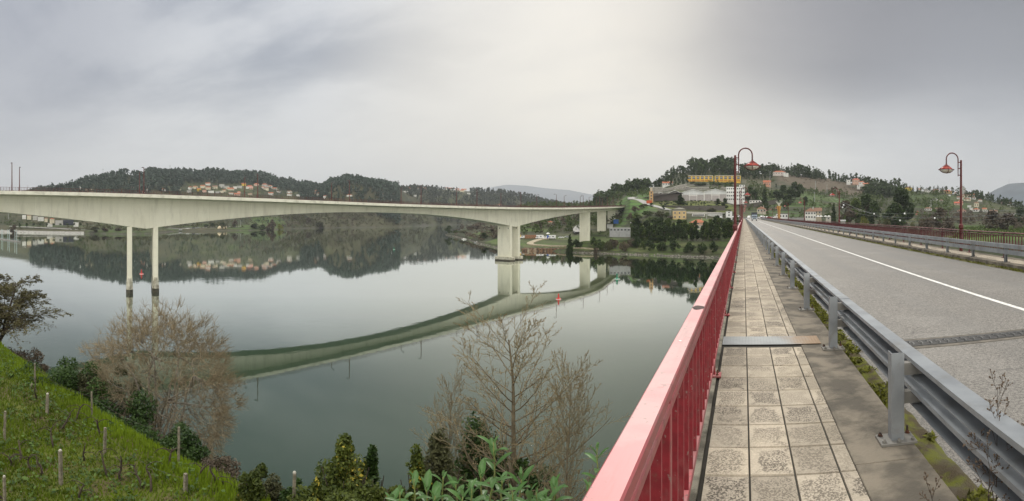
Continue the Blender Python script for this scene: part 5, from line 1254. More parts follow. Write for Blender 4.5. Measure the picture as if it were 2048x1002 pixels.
# laurel shoots beside the railing
m_lau, t, b = base_mat('laurel_leaf', .42, 0, .5)
oc = t.new('ShaderNodeAttribute', attribute_name='v').outputs['Fac']; pc = pos_co(t)
gN = t.new('ShaderNodeNewGeometry'); bf = gN.outputs['Backfacing']
c_ = t.mix(t.noise(pc, 30, 3), (.055, .145, .030), (.105, .215, .050)); c_ = t.mix(t.math('MULTIPLY', oc, .55), c_, (.05, .10, .02)); c_ = t.mix(t.math('MULTIPLY', bf, .7), c_, (.15, .25, .10))
t.l.new(c_, b.inputs['Base Color']); tr = t.new('ShaderNodeBsdfTranslucent'); t.l.new(c_, tr.inputs[0]); mx = t.new('ShaderNodeMixShader'); mx.inputs[0].default_value = .22
t.l.new(b.outputs[0], mx.inputs[1]); t.l.new(tr.outputs[0], mx.inputs[2]); t.l.new(mx.outputs[0], m_lau.node_tree.nodes['Material Output'].inputs[0])
m_lst = mat('laurel_stem', (.20, .24, .06), (.14, .15, .05), 20, .6)
def leaf_mesh(L, wd, droop, fold):
    V, F = [], []; n = 8
    for i in range(n + 1):
        u = i / n; w_ = wd * (sin(pi * min(1, u ** .85 * .97 + .02)) ** .75) * (.55 + .55 * u) if 0 < i < n else .0015
        y = L * u; z = L * (.12 * u - droop * u * u)
        V += [(-w_, y, z + fold * w_), (-w_ * .5, y, z + fold * w_ * .35), (0, y, z - .002), (w_ * .5, y, z + fold * w_ * .35), (w_, y, z + fold * w_)]
    for i in range(n):
        for j in range(4): F.append((5 * i + j, 5 * i + j + 1, 5 * i + 5 + j + 1, 5 * i + 5 + j))
    return V, F
LF = [leaf_mesh(.115 * k, .0235 * k * kw, dr, .35) for k, kw, dr in ((1, 1, .35), (1.15, .9, .2), (.85, 1.05, .45), (1.0, 1.1, .1))]
def shoot(x, ytop, d, hgt, nl, label, seed, k=1.0, lean=(0, 0)):
    q = random.Random(seed); T = P(x, ytop, d); b0 = Vector((T.x + lean[0] * hgt, T.y + lean[1] * hgt, T.z - hgt))
    e = empty('laurel_shoot', tuple(b0), 0, label, 'plant'); top = T - b0; pts = [top * (i / 10) + Vector((.03 * sin(i * .9 + seed), .03 * cos(i * .7), 0)) * (1 - i / 10) for i in range(11)]
    mb = MB(); mb.tube(pts, [.0085 * k * (1 - .6 * i / 10) for i in range(11)], 7); mb.build('stem', m_lst, e, smooth=True)
    a = q.uniform(0, 6)
    for i in range(nl):
        f = 1 - (i / nl) ** 1.15 * .80; j = min(9, int(f * 10)); b_ = pts[j].lerp(pts[j + 1], f * 10 - j) if j < 10 else pts[10]
        a += 2.4 + q.gauss(0, .2); V, F = q.choice(LF); sc_ = k * q.uniform(.8, 1.15) * (.55 if i < 2 else 1); el = 1.15 - .95 * min(1, i / (nl * .5)) + q.gauss(0, .12)
        M = Matrix.Translation(b_) @ Matrix.Rotation(a, 4, 'Z') @ Matrix.Rotation(el, 4, 'X') @ Matrix.Scale(sc_, 4)
        mb = MB(); mb.add([M @ Vector(v_) for v_ in V], F); me = mb.mesh('leaf', m_lau, smooth=True, fix=False)
        at__ = me.attributes.new('v', 'FLOAT', 'POINT'); at__.data.foreach_set('value', [q.random() * (.3 + .9 * i / nl)] * len(V)); link('leaf', me, None, e)
shoot(987, 884, 3.3, .62, 17, 'tall laurel shoot with glossy leaves in front of the poplar', 1, 1.05)
shoot(828, 958, 3.5, .35, 8, 'laurel shoot with three spread leaves, leftmost of the row', 2)
shoot(800, 984, 3.4, .3, 6, 'laurel tip half cut by the frame at the left end', 3)
shoot(886, 954, 3.4, .36, 11, 'laurel shoot between the three leaved one and the tall one', 4)
shoot(943, 978, 3.2, .3, 10, 'low laurel tuft at the left foot of the tall shoot', 5)
shoot(1024, 982, 3.2, .3, 10, 'low laurel tuft at the right foot of the tall shoot', 6)
shoot(1072, 984, 3.3, .3, 8, 'small pale laurel tip right of the tall shoot', 7, .85)
shoot(1194, 896, 3.2, .55, 15, 'laurel shoot pressed against the faded red railing', 8, .9)
shoot(1178, 968, 3.3, .35, 9, 'dark laurel tuft below the shoot at the railing', 9, .9)

for i, (x, y, d) in enumerate(((852, 975, 3.6), (912, 968, 3.5), (962, 948, 3.7), (1004, 958, 3.6), (1042, 956, 3.7), (1058, 990, 3.3), (1092, 996, 3.4), (870, 992, 3.3), (925, 994, 3.2), (780, 996, 3.6), (1110, 974, 3.8))):
    shoot(x, y, d, .34, 11, 'low laurel tip in the leafy row at the foot of the picture', 20 + i, 1.15)
for o_ in COL.objects:
    if o_.get('label', '').startswith('low laurel tip in'): o_['group'] = 'low laurel tips at the foot of the picture'
# dry weeds by the crash barrier
m_dry = mat('dry_weed', (.040, .030, .022), (.085, .06, .04), 30, .9); m_seed = mat('dry_seed', (.06, .035, .022), (.16, .12, .08), 60, .9)
def weed(X, Y, H, seed, label, kids):
    q = random.Random(seed); e = empty('dry_weed', (X, Y, ROADZ), 0, label, 'plant'); s = Sk()
    sp = dict(step=(.06, .04, .03), wob=(.06, .12, .15), trop=(.02, .05, .05), rmin=.0012, max=2, kids=(kids, 5), ang=(.7, .6), len=(.38, .4), rk=(.6, .6)); sp['from'] = (.35, .2)
    s.branch(Vector((0, 0, 0)), Vector((q.uniform(-.1, .1), q.uniform(-.1, .1), 1)), H, .0048, 0, q, sp)
    link('stem', s.mesh('stem', m_dry, (6, 4, 3)), None, e); mb = MB()
    for pts, rad, dp in s.seg:
        for p in (pts[-1], pts[len(pts) // 2]) if dp else (pts[-1],):
            r_ = q.uniform(.003, .006); mb.lathe([(r_ * .3, -r_), (r_, -r_ * .2), (r_ * .8, r_ * .6), (r_ * .2, r_)], 5, tuple(p))
    o = mb.build('seed_head', m_seed, e); tag(o, kind='stuff')
weed(1.33, 2.62, .93, 1, 'tall dry brown weed with seed heads behind the near crash barrier post', 13)
weed(1.24, 2.60, .72, 2, 'shorter dry weed left of the tall one at the barrier', 8)
weed(1.00, 2.55, .52, 3, 'thin dry weed growing from the kerb', 7)
weed(1.36, 2.75, .60, 4, 'small dry weed close behind the tall one', 8)
C = np.array([[1.33, 2.62, ROADZ + .06]] * 26) + np.random.default_rng(4).normal(0, .035, (26, 3)); V, F = leaf_quads(C, .05, np.random.default_rng(5), .8, 1.6)
e = empty('weed_rosette', (1.33, 2.62, ROADZ), 0, 'small green weed at the root of the tall dry one', 'plant'); link('leaf', np_mesh('leaf', V - np.array([1.33, 2.62, ROADZ]), F, leaf_mat('weed_leaf', (.04, .075, .018), (.13, .21, .04)), np.repeat(np.random.default_rng(6).random(26), 4)), None, e)
# ------------------------------------------------------------------ buildings
def wallm(c, k=''): return mat('render_%02d%02d%02d' % tuple(int(99 * v) for v in c) + k, c, tuple(.88 * x for x in c), .5, .9, lo=.3, hi=.7, dirt=tuple(.62 * x for x in c), dscale=.35)
m_tile_o = mat('orange_roof_tile', (.42, .13, .055), (.32, .10, .05), 1.2, .9, dirt=(.18, .09, .06), dscale=.5)
m_tile_b = mat('brown_roof_tile', (.25, .13, .08), (.17, .095, .06), 1.2, .9, dirt=(.10, .07, .05), dscale=.5)
m_tile_r = mat('red_roof_tile', (.48, .10, .05), (.36, .08, .045), 1.2, .9, dirt=(.2, .08, .06), dscale=.5)
m_slate = mat('grey_roof_sheet', (.30, .30, .29), (.22, .22, .215), 1.0, .7)
m_pane = mat('window_pane', (.035, .04, .045), (.06, .065, .07), 2, .15, spec=.6)
m_frame = mat('white_frame', (.7, .69, .65), (.6, .59, .55), 5, .6)
m_shut = mat('pale_shutter', (.55, .53, .47), (.45, .43, .38), 5, .7)
_wm = {}
def win_mesh(w, h):
    k = (round(w, 2), round(h, 2))
    if k not in _wm:
        mb = MB(); mb.box(-w / 2, w / 2, -.06, .03, 0, h); f = MB(); q = .07
        f.box(-w / 2 - q, w / 2 + q, -.09, .02, h, h + q); f.box(-w / 2 - q, w / 2 + q, -.13, .02, -q, 0); f.box(-w / 2 - q, -w / 2, -.09, .02, 0, h); f.box(w / 2, w / 2 + q, -.09, .02, 0, h)
        _wm[k] = (mb.mesh('window', m_pane), f.mesh('frame', m_frame))
    return _wm[k]
def house(x, yb, wpx, hpx, wall, roof, label, kind='gable', nx=0, ny=1, d=None, yaw=0.0, name='house', cat='house', group=None, depth=None, roofh=None, frame=True, ridge_x=True, win=None, door=False, ov=.45, sink=3.5):
    """front faces the viewer; hpx is the wall up to the eaves"""
    if d is None: p, d = at(x, yb)
    else: X, Y = G(x, d); p = Vector((X, Y, y2z(yb, d)))
    Wd, H = wpx * d / FP, hpx * d / FP; D = depth or min(max(Wd * .75, 6), 13)
    a = az(x); e = empty(name, tuple(p), -a + yaw, label, cat, group)
    mb = MB(); mb.box(-Wd / 2, Wd / 2, 0, D, -sink, H)
    R = roofh if roofh is not None else min(Wd, D) * .24
    if kind == 'gable' and not ridge_x: mb.add([(-Wd / 2, 0, H), (Wd / 2, 0, H), (0, 0, H + R * .94), (-Wd / 2, D, H), (Wd / 2, D, H), (0, D, H + R * .94)], [(0, 1, 2), (3, 5, 4)])
    if kind == 'gable' and ridge_x: mb.add([(-Wd / 2, 0, H), (-Wd / 2, D, H), (-Wd / 2, D / 2, H + R * .94), (Wd / 2, 0, H), (Wd / 2, D, H), (Wd / 2, D / 2, H + R * .94)], [(0, 1, 2), (3, 5, 4)])
    mb.build('wall', wallm(wall), e)
    r = MB(); x0, x1, y0, y1 = -Wd / 2 - ov, Wd / 2 + ov, -ov, D + ov; q = .16
    if kind == 'flat':
        r.box(-Wd / 2 - .1, Wd / 2 + .1, -.1, D + .1, H, H + .35)
    elif kind == 'hip':
        i_ = min(Wd, D) * .45 + ov; rx = (x0 + i_, x1 - i_) if Wd >= D else (0, 0); ry = (D / 2, D / 2) if Wd >= D else (y0 + i_, y1 - i_)
        a_ = [(x0, y0, H - .05), (x1, y0, H - .05), (x1, y1, H - .05), (x0, y1, H - .05), (rx[0], ry[0], H + R), (rx[1], ry[1], H + R)]
        if Wd >= D: fs = [(0, 1, 5, 4), (1, 2, 5), (2, 3, 4, 5), (3, 0, 4), (0, 3, 2, 1)]
        else: fs = [(0, 1, 4), (1, 2, 5, 4), (2, 3, 5), (3, 0, 4, 5), (0, 3, 2, 1)]
        r.add(a_, fs)
    elif ridge_x:
        r.prism([(y0, H - .1), (D / 2, H + R), (y1, H - .1), (y1, H - .1 + q), (D / 2, H + R + q), (y0, H - .1 + q)], 'x', x0, x1)
    else:
        r.prism([(x0, H - .1), (0, H + R), (x1, H - .1), (x1, H - .1 + q), (0, H + R + q), (x0, H - .1 + q)], 'y', y0, y1)
    ro = r.build('roof', roof, e)
    if kind in ('hip', 'gable') and wpx > 9:
        c = MB(); c.box(Wd * .2, Wd * .2 + .6, D * .6, D * .6 + .6, H, H + R + .9); c.build('chimney', wallm(wall), ro)
    if nx:
        fh = H / ny; ww, wh = win or (min(1.3, Wd / nx * .55), min(1.5, fh * .5)); wm, fm = win_mesh(ww, wh)
        for j in range(ny):
            for i in range(nx):
                o = link('window', wm, None, e); o.location = (-Wd / 2 + Wd * (i + .5) / nx, 0, fh * j + fh * .32)
                if frame: link('frame', fm, None, o)
    if door:
        c = MB(); c.box(-Wd * .12 - .5, -Wd * .12 + .5, -.05, .03, 0, 2.1); c.build('door', mat('brown_door', (.12, .07, .04)), e)
    return e, d, Wd, H, D
WH, CR, GY, PK, TAN, YL, ST = (.68, .67, .63), (.62, .56, .42), (.42, .41, .38), (.58, .40, .33), (.52, .39, .20), (.66, .45, .06), (.36, .32, .25)
# the hillside village over the deck of the long bridge, left
VL = 'small %s house with %s roof in the village on the far left hillside'
n_ = {'O': (m_tile_o, 'an orange'), 'R': (m_tile_r, 'a red'), 'B': (m_tile_b, 'a brown'), 'G': (m_slate, 'a flat grey')}
cn = {WH: 'white', CR: 'cream', GY: 'grey', PK: 'pink', TAN: 'tan', YL: 'yellow', ST: 'stone'}
def small(x, yb, w, h, c, r, where, d=None, kind=None, nx=0, ny=1, grp=None):
    rm, rn = n_[r]
    house(x, yb, w, h, c, rm, '%s house with %s roof %s' % (cn[c], rn, where), kind or ('flat' if r == 'G' else random.choice(('hip', 'gable'))), nx, ny, d, random.uniform(-.3, .3), group=grp or ('houses ' + where), frame=False, roofh=None)
vl = 'in the village on the far left hill'
for a in ((380, 380, 8, 5, WH, 'O'), (390, 378, 9, 5, CR, 'O'), (378, 386, 9, 5, GY, 'G'), (398, 383, 8, 5, YL, 'O'), (405, 377, 9, 5, CR, 'O'), (415, 371, 9, 4, WH, 'O'), (409, 385, 8, 4, PK, 'O'), (417, 380, 9, 5, CR, 'O'), (430, 378, 10, 5, CR, 'B'), (422, 387, 12, 5, WH, 'G'), (436, 387, 8, 4, GY, 'G'), (443, 376, 9, 7, GY, 'G'), (453, 377, 12, 5, GY, 'G'), (462, 381, 13, 3, CR, 'O'), (470, 378, 7, 5, WH, 'G'), (479, 377, 10, 5, GY, 'G'), (480, 365, 6, 4, YL, 'O'), (487, 372, 9, 4, YL, 'O'), (499, 378, 14, 5, WH, 'R'), (513, 372, 10, 4, PK, 'O'), (529, 374, 11, 5, GY, 'O'), (532, 381, 10, 4, CR, 'B'), (549, 364, 11, 3, CR, 'R'), (556, 369, 9, 3, WH, 'O'), (588, 370, 8, 2.5, PK, 'O'), (462, 389, 9, 3, WH, 'B'), (475, 391, 12, 3, PK, 'O'), (500, 391, 9, 3, CR, 'B'), (448, 385, 7, 4, CR, 'O')):
    small(*a, vl)
qh = random.Random(5)
for i in range(26):
    x = qh.choice((qh.uniform(255, 370), qh.uniform(375, 560), qh.uniform(560, 650)))
    small(x, qh.uniform(374, 392) if x < 560 else qh.uniform(384, 396), qh.uniform(6, 10), qh.uniform(2.6, 4.5), qh.choice((WH, CR, WH, PK)), qh.choice('OOBG'), 'scattered on the far left slope')
small(610, 394, 16, 5, WH, 'B', 'alone on the slope over the long bridge', nx=3)
small(651, 396, 9, 3, WH, 'O', 'under the rounded hill'); small(699, 394, 11, 3, WH, 'O', 'under the rounded hill'); small(763, 393, 7, 3, WH, 'O', 'under the rounded hill'); small(780, 400, 6, 3, WH, 'O', 'under the rounded hill'); small(720, 396, 5, 3, GY, 'G', 'under the rounded hill')
for a in ((820, 379, 10, 3, PK, 'O'), (832, 379, 9, 3, WH, 'O'), (848, 379, 8, 3, PK, 'O'), (812, 386, 9, 4, WH, 'G'), (893, 378, 8, 3, WH, 'O'), (901, 380, 9, 3, WH, 'O'), (915, 378, 8, 3, PK, 'O'), (928, 380, 10, 3, WH, 'O'), (924, 384, 8, 3, CR, 'O'), (947, 392, 8, 3, WH, 'G'), (938, 389, 6, 3, WH, 'G'), (830, 393, 5, 3, WH, 'G')):
    small(*a, 'in the hazy village on the far hill')
small(1000, 413, 9, 3, WH, 'O', 'far up the valley behind the motorway bridge'); 
small(170, 378, 16, 5, WH, 'G', 'on the wooded hill at the far left', nx=3); small(178, 381, 22, 3, CR, 'G', 'below the white one on the wooded left hill'); small(296, 376, 12, 4, WH, 'O', 'under the wood near the left pier', nx=3); small(125, 372, 5, 2, GY, 'G', 'on the shoulder of the left hill')
house(300, 350, 22, 3.4, (.52, .44, .42), m_slate, 'long pinkish industrial hall high on the left hill', 'flat', d=1500, name='hall', cat='industrial hall', depth=20)
house(348, 349, 12, 3.0, WH, m_slate, 'white industrial hall on the left ridge, left one of two', 'flat', d=1500, name='hall', cat='industrial hall', depth=20)
house(362, 350, 20, 3.2, WH, m_slate, 'long white industrial hall on the left ridge, right one of two', 'flat', d=1500, name='hall', cat='industrial hall', depth=20)
# buildings on the left waterside, under the arch
lw = 'on the waterside under the long bridge'
for a in ((48, 434, 7, 4, WH, 'G'), (58, 435, 8, 4, CR, 'B'), (70, 436, 9, 4, GY, 'G'), (82, 438, 12, 4, WH, 'G'), (92, 440, 6, 3, CR, 'B'), (105, 444, 8, 6, CR, 'O'), (118, 446, 15, 5, GY, 'G'), (100, 449, 10, 2, WH, 'G'), (152, 449, 10, 4, WH, 'G'), (190, 454, 10, 2, CR, 'G')): small(*a, lw, d=900 if a[0] < 100 else 860)
house(137, 446, 21, 6, (.03, .035, .05), m_slate, 'dark glass pavilion on the waterside under the long bridge', 'flat', d=860, name='pavilion', cat='building')
for a in ((506, 441, 10, 4, GY, 'G'), (517, 441, 8, 4, WH, 'G'), (530, 440, 12, 3, GY, 'B'), (545, 439, 8, 3, CR, 'B'), (575, 443, 9, 4, WH, 'B'), (565, 437, 3, 4, WH, 'G')): small(*a, 'on the bank under the long bridge', d=1080)
# under the right end of the bridge
rv = 'on the slope between the motorway bridge piers'
for a in ((1100, 453, 9, 9, CR, 'O', 560), (1122, 450, 9, 7, WH, 'G', 580), (1107, 461, 9, 5, GY, 'G', 540), (1125, 436, 16, 5, PK, 'O', 640), (1137, 434, 14, 6, PK, 'O', 660), (1143, 446, 15, 2.5, PK, 'O', 600), (1109, 432, 10, 4, PK, 'B', 650), (1183, 442, 7, 5, CR, 'R', 640), (1100, 440, 8, 4, CR, 'B', 640)): small(*a[:6], rv, d=a[6], nx=2)
house(1220, 456, 12, 7, (.50, .50, .47), m_slate, 'pale shed at the foot of the third approach pier', 'flat', d=455, name='shed', cat='shed', nx=0)
house(1240, 463, 42, 6, (.30, .305, .30), m_slate, 'long grey walled yard building below the motorway viaduct', 'flat', 6, 1, d=352, frame=False, name='shed', cat='shed', depth=8)
house(1232, 446, 10, 6, (.02, .07, .22), mat('blue_sheet', (.02, .08, .26), (.02, .06, .2)), 'bright blue shed behind the last bridge pier', 'flat', d=430, sink=.6, name='shed', cat='shed', depth=5)
# factory on the hill
m_corr = mat('dark_plank', (.10, .085, .078), (.065, .055, .05), 3, .9, dirt=(.04, .035, .03), dscale=.8)
m_wr = mat('white_metal_roof', (.70, .70, .68), (.62, .62, .60), .4, .5)
m_clad = mat('grey_cladding', (.36, .33, .31), (.30, .275, .26), .7, .8)
def hall(x0, x1, yb, yeave, ypk, d, lab, D=34):
    X = (x0 + x1) / 2; p = P(X, yb, d); W_ = (x1 - x0) * d / FP; H, R = (yb - yeave) * d / FP, (yeave - ypk) * d / FP
    e = empty('factory_hall', tuple(p), -az(X), lab, 'factory'); mb = MB(); mb.box(-W_ / 2, W_ / 2, 0, D, -3, H * .70); mb.build('wall', m_clad, e)
    mb = MB(); mb.box(-W_ / 2, W_ / 2, -.06, D, H * .70, H); mb.add([(-W_ / 2, -.06, H), (W_ / 2, -.06, H), (0, -.06, H + R * .95)], [(0, 1, 2)]); mb.build('upper_wall', mat('pale_cladding', (.58, .59, .58), (.5, .51, .5), .7, .7), e)
    mb = MB(); mb.prism([(-W_ / 2 - .4, H - .1), (0, H + R), (W_ / 2 + .4, H - .1), (W_ / 2 + .4, H + .25), (0, H + R + .35), (-W_ / 2 - .4, H + .25)], 'y', -.8, D + .8); mb.build('roof', m_wr, e)
    for k in range(4): mb = MB(); xx = -W_ / 2 + W_ * (k + .02) / 3.05; mb.box(xx, xx + .45, -.35, -.06, -1, H); mb.build('column', m_frame, e)
    mb = MB(); mb.box(-W_ * .18, W_ * .18, -.2, 0, 0, H * .55); mb.build('gate', mat('steel_gate', (.40, .36, .345), (.33, .30, .285), 1), e)
    mb = MB(); mb.box(-W_ * .2, W_ * .2, -.25, 0, H * .56, H * .64); mb.build('lintel', m_frame, e)
hall(1364, 1408, 400, 385, 379, 545, 'pale metal factory hall with a low gable, left one of the pair'); hall(1408, 1453, 399, 384, 378, 545, 'pale metal factory hall with a low gable beside the white block')
X = 1336; d = 535; p = P(X, 402, d); e = empty('open_shed', tuple(p), -az(X) + .25, 'low dark timber shed with a sagging grey roof', 'shed'); W_ = 56 * d / FP
mb = MB(); mb.box(-W_ / 2, W_ / 2, 0, 20, -3, 4.3); mb.build('wall', m_corr, e); mb = MB(); mb.prism([(-W_ / 2 - 2, 4.3), (W_ * .32, 8.3), (W_ / 2 + 1, 7.2), (W_ / 2 + 1, 7.7), (W_ * .32, 8.8), (-W_ / 2 - 2, 4.8)], 'y', -2.5, 22); mb.build('roof', mat('dark_sheet_roof', (.12, .11, .105), (.085, .08, .075), .6, .8), e)
mb = MB(); mb.box(-W_ / 2, W_ * .5, .2, 19, 4.2, 7.3); mb.build('loft_wall', m_corr, e)
for x, yb, w_, hp, lab in ((1321, 390, 24, 4.5, 'white tent shaped shed roof behind the dark shed, left one'), (1350, 387, 26, 6, 'white tent shaped shed roof behind the dark shed, right one')):
    p = P(x, yb, 570); e = empty('tent_hall', tuple(p), -az(x), lab, 'shed'); W_ = w_ * 570 / FP; R = hp * 570 / FP
    mb = MB(); mb.box(-W_ / 2, W_ / 2, 0, 22, -9, .3); mb.build('wall', m_clad, e); mb = MB(); mb.prism([(-W_ / 2 - .5, 0), (0, R), (W_ / 2 + .5, 0), (W_ / 2 + .5, .3), (0, R + .4), (-W_ / 2 - .5, .3)], 'y', -1, 23); mb.build('roof', m_wr, e)
house(1471, 402, 37, 28, (.72, .72, .69), m_slate, 'white factory office block with four rows of dark windows', 'flat', 9, 4, 560, name='office_block', cat='building', depth=16, frame=False, win=(1.35, 1.35))
house(1484, 374, 11, 4, (.70, .70, .66), m_slate, 'small white rooftop room on the office block', 'flat', 2, 1, 566, name='roof_room', cat='building', depth=8, frame=False, sink=.3)
house(1516, 406, 34, 5, (.70, .69, .64), m_slate, 'low white annex right of the office block', 'flat', 6, 1, 565, name='annex', cat='building', depth=12, frame=False)
house(1302.5, 401, 8, 18, (.44, .28, .13), m_tile_b, 'ochre brick silo tower at the bend of the hill road', 'flat', 1, 3, 520, name='brick_tower', cat='tower', depth=5, frame=False)
house(1302.5, 384, 4, 9, (.50, .42, .30), m_slate, 'narrow pale top of the brick tower', 'flat', 0, 1, 520.5, name='tower_top', cat='tower', depth=3, sink=1)
house(1298.5, 404.5, 11, 3.2, (.42, .08, .03), m_tile_r, 'orange red hut at the foot of the brick tower', 'flat', 0, 1, 505, name='hut', cat='hut', depth=5)
# yellow flats
def flats(x0, x1, lab):
    X = (x0 + x1) / 2; d = 725; p = P(X, 363, d); W_ = (x1 - x0) * d / FP; H = 11.3 * d / FP; e = empty('apartment_block', tuple(p), -az(X), lab, 'apartment block')
    mb = MB(); mb.box(-W_ / 2, W_ / 2, 0, 12, -6, H); mb.build('wall', wallm((.66, .42, .05)), e); mb = MB(); mb.box(-W_ / 2 - .3, W_ / 2 + .3, -.5, 12.3, H, H + .4); mb.build('roof', m_frame, e)
    for k in range(6):
        xx = -W_ / 2 + W_ * (k + .5) / 6; mb = MB(); mb.box(xx - W_ * .052, xx + W_ * .052, -.12, .05, H * .42, H * .9); o = mb.build('window', m_pane, e); f = MB(); f.box(xx - W_ * .052, xx + W_ * .052, -.2, -.12, H * .62, H * .68); f.build('rail', m_frame, o)
    for k in range(7):
        xx = -W_ / 2 + W_ * k / 6; mb = MB(); mb.box(xx - .35, xx + .35, -.9, 0, 0, H); mb.build('pilaster', wallm((.72, .52, .12)), e)
    mb = MB(); mb.box(-W_ / 2, W_ / 2, -.14, 0, 0.2, H * .3); mb.build('plinth', wallm((.5, .24, .05)), e)
flats(1375, 1425.5, 'yellow apartment block on the hill, left one of the pair'); flats(1430, 1481, 'yellow apartment block on the hill, right one of the pair')
house(1335, 371, 20, 5, WH, m_tile_o, 'long white bungalow with an orange roof above the stone walls', 'gable', 4, 1, 690, roofh=2)
# stone retaining walls
m_stone = mat('dry_stone', (.34, .32, .285), (.16, .15, .13), 1.3, .95, detail=8, lo=.4, hi=.6, bmp=.8, bscale=5)
def draped_wall(pts, lab, h0, m=m_stone, th=1.0, cap=True, name='retaining_wall'):
    e = empty(name, (0, 0, 0), 0, lab, 'wall'); mb = MB(); cp_ = MB(); A = []
    for x, y, d, hp in pts:
        p = P(x, y, d); A.append((p, hp * d / FP))
    for (p, h), (q, k) in zip(A, A[1:]):
        n = Vector((q.y - p.y, p.x - q.x, 0)).normalized() * -th * .5
        for B, z0, z1, s_ in ((mb, -3, 0, 1), (cp_, 0, .45, 1.5)):
            v = [p - n * s_ + Vector((0, 0, z0 if B is mb else h)), p + n * s_ + Vector((0, 0, z0 if B is mb else h)), q + n * s_ + Vector((0, 0, z0 if B is mb else k)), q - n * s_ + Vector((0, 0, z0 if B is mb else k))]
            hz0, hz1 = (h, k) if B is mb else (h + .45, k + .45)
            v += [Vector((w_.x, w_.y, p.z + hz0 if i < 2 else q.z + hz1)) for i, w_ in enumerate(v[:4])] if B is mb else [Vector((w_.x, w_.y, w_.z + .45)) for w_ in v[:4]]
            B.add(v, [(0, 1, 2, 3), (7, 6, 5, 4), (0, 4, 5, 1), (1, 5, 6, 2), (2, 6, 7, 3), (3, 7, 4, 0)])
    mb.build('wall', m, e)
    if cap: cp_.build('coping', mat('pale_coping', (.50, .48, .42), (.40, .385, .34), 1, .9), e)
draped_wall([(1304, 383, 640, 8), (1322, 383, 640, 8), (1332, 384, 640, 6), (1345, 384, 640, 9), (1355, 383, 642, 11), (1370, 383, 645, 14), (1374, 383, 645, 14)], 'tall grey stone retaining wall stepping up the hill', 5)
draped_wall([(1372, 382, 640, 9), (1380, 382, 636, 7), (1392, 381, 634, 5)], 'shorter stone retaining wall that steps down to the factory', 5)
draped_wall([(1390, 380, 650, 4.5), (1415, 380, 650, 4.5), (1453, 379, 650, 4)], 'long low pale stone wall behind the factory halls', 4)
draped_wall([(1327, 413.5, 484, 3), (1365, 414.5, 470, 3.2), (1400, 414.5, 466, 3), (1450, 414, 466, 2.5)], 'low dark wall under the yellow green bank', 2, mat('dark_wall', (.09, .08, .065), (.06, .055, .045), 1), cap=False)
draped_wall([(1480, 412, 560, 3), (1510, 408.5, 560, 3), (1553, 402, 560, 2.5)], 'dark sloping wall on the green hillside behind the roundabout', 2, mat('dark_wall', (.09, .08, .065)), cap=False)
# tan house and neighbours below
house(1359, 438, 27, 16, (.55, .40, .20), m_slate, 'tan three storey house above the waterside wood', 'flat', 3, 2, 428, depth=10, frame=True, win=(1.2, 1.2))
house(1359, 421.6, 24, 3.5, (.20, .19, .14), mat('mossy_roof', (.12, .115, .075), (.085, .08, .05), 1), 'mossy hipped top storey of the tan house', 'hip', 0, 1, 430, name='attic', depth=9, sink=.2, roofh=1.2)
house(1396, 449, 34, 4, (.52, .36, .26), m_tile_o, 'low house with an orange tiled roof among the waterside trees', 'hip', 3, 1, 385, depth=11, roofh=2.2)
house(1404, 458, 20, 6, (.55, .52, .45), m_slate, 'pale low house under the orange roofed one', 'flat', 3, 1, 372, depth=6)
house(1397, 433.5, 26, 6.5, (.66, .65, .62), m_slate, 'white showroom with a dark strip window beside the tan house', 'flat', 1, 1, 440, name='showroom', cat='building', depth=9, frame=False, win=(9.0, 1.0))
house(1430, 430, 30, 3.0, (.46, .46, .44), m_slate, 'low grey canopy roof right of the showroom', 'flat', 0, 1, 446, name='canopy', cat='building', depth=8)
house(1458, 433, 13, 10, (.68, .68, .66), m_slate, 'white box shaped building left of the nearest lamp post', 'flat', 1, 2, 440, name='warehouse', cat='building', depth=8)
draped_wall([(1373, 424.5, 452, 1.2), (1400, 425, 452, 1.2), (1450, 426, 455, 1.0)], 'pale roadside parapet wall behind the showroom', 1, mat('pale_coping', (.50, .48, .42)), cap=False)
# right of the road
house(1621, 438, 22, 15, (.66, .65, .60), m_tile_b, 'big white fronted house with a brown hipped roof by the far railing', 'hip', 4, 2, 420, depth=11, roofh=3.0, win=(1.25, 1.2))
house(1636, 436, 14, 14, (.40, .35, .26), m_tile_b, 'stone side wing of the white fronted house', 'gable', 2, 2, 424, depth=9, roofh=2.4)
house(1523, 425, 18, 7, (.48, .44, .36), m_tile_b, 'pale stone house with a brown hipped roof behind the truck', 'hip', 3, 1, 500, depth=9, roofh=2.6)
house(1564, 436.5, 24, 8, (.66, .66, .63), m_slate, 'low white cafe building behind the statue column', 'flat', 4, 1, 450, name='cafe', cat='building', depth=8, frame=False)
house(1534, 372, 15, 8, (.52, .27, .18), m_tile_o, 'unfinished orange brick house on the green slope', 'gable', 3, 1, 790, roofh=2.4)
house(1503, 372, 12, 5, (.62, .56, .36), m_tile_b, 'pale yellow villa on the green slope', 'hip', 3, 1, 790)
house(1489, 376, 9, 5, WH, m_slate, 'small white house above the office block', 'flat', 2, 1, 770)
house(1558, 349, 26, 5, (.60, .54, .50), m_tile_o, 'large pale mansion near the crest of the hill', 'hip', 5, 1, 930, roofh=2.6); house(1572, 350, 10, 4, WH, m_slate, 'white garage wing beside the mansion', 'flat', 1, 1, 925)
house(1712, 365, 14, 6, (.55, .36, .27), m_tile_r, 'house with a red roof on the crest', 'hip', 3, 1, 880); house(1697, 365, 8, 5, WH, m_slate, 'small white house left of the red roofed one on the crest', 'flat', 1, 1, 880)
house(1723, 369, 11, 5, WH, m_tile_o, 'white house below the red roofed one on the crest', 'hip', 2, 1, 860); house(1732, 372, 12, 4, (.6, .5, .38), m_tile_o, 'cream house with an orange roof below the crest', 'gable', 2, 1, 850)
house(1717, 374, 6, 4, WH, m_slate, 'small white flat roofed house under the crest', 'flat', 1, 1, 850)
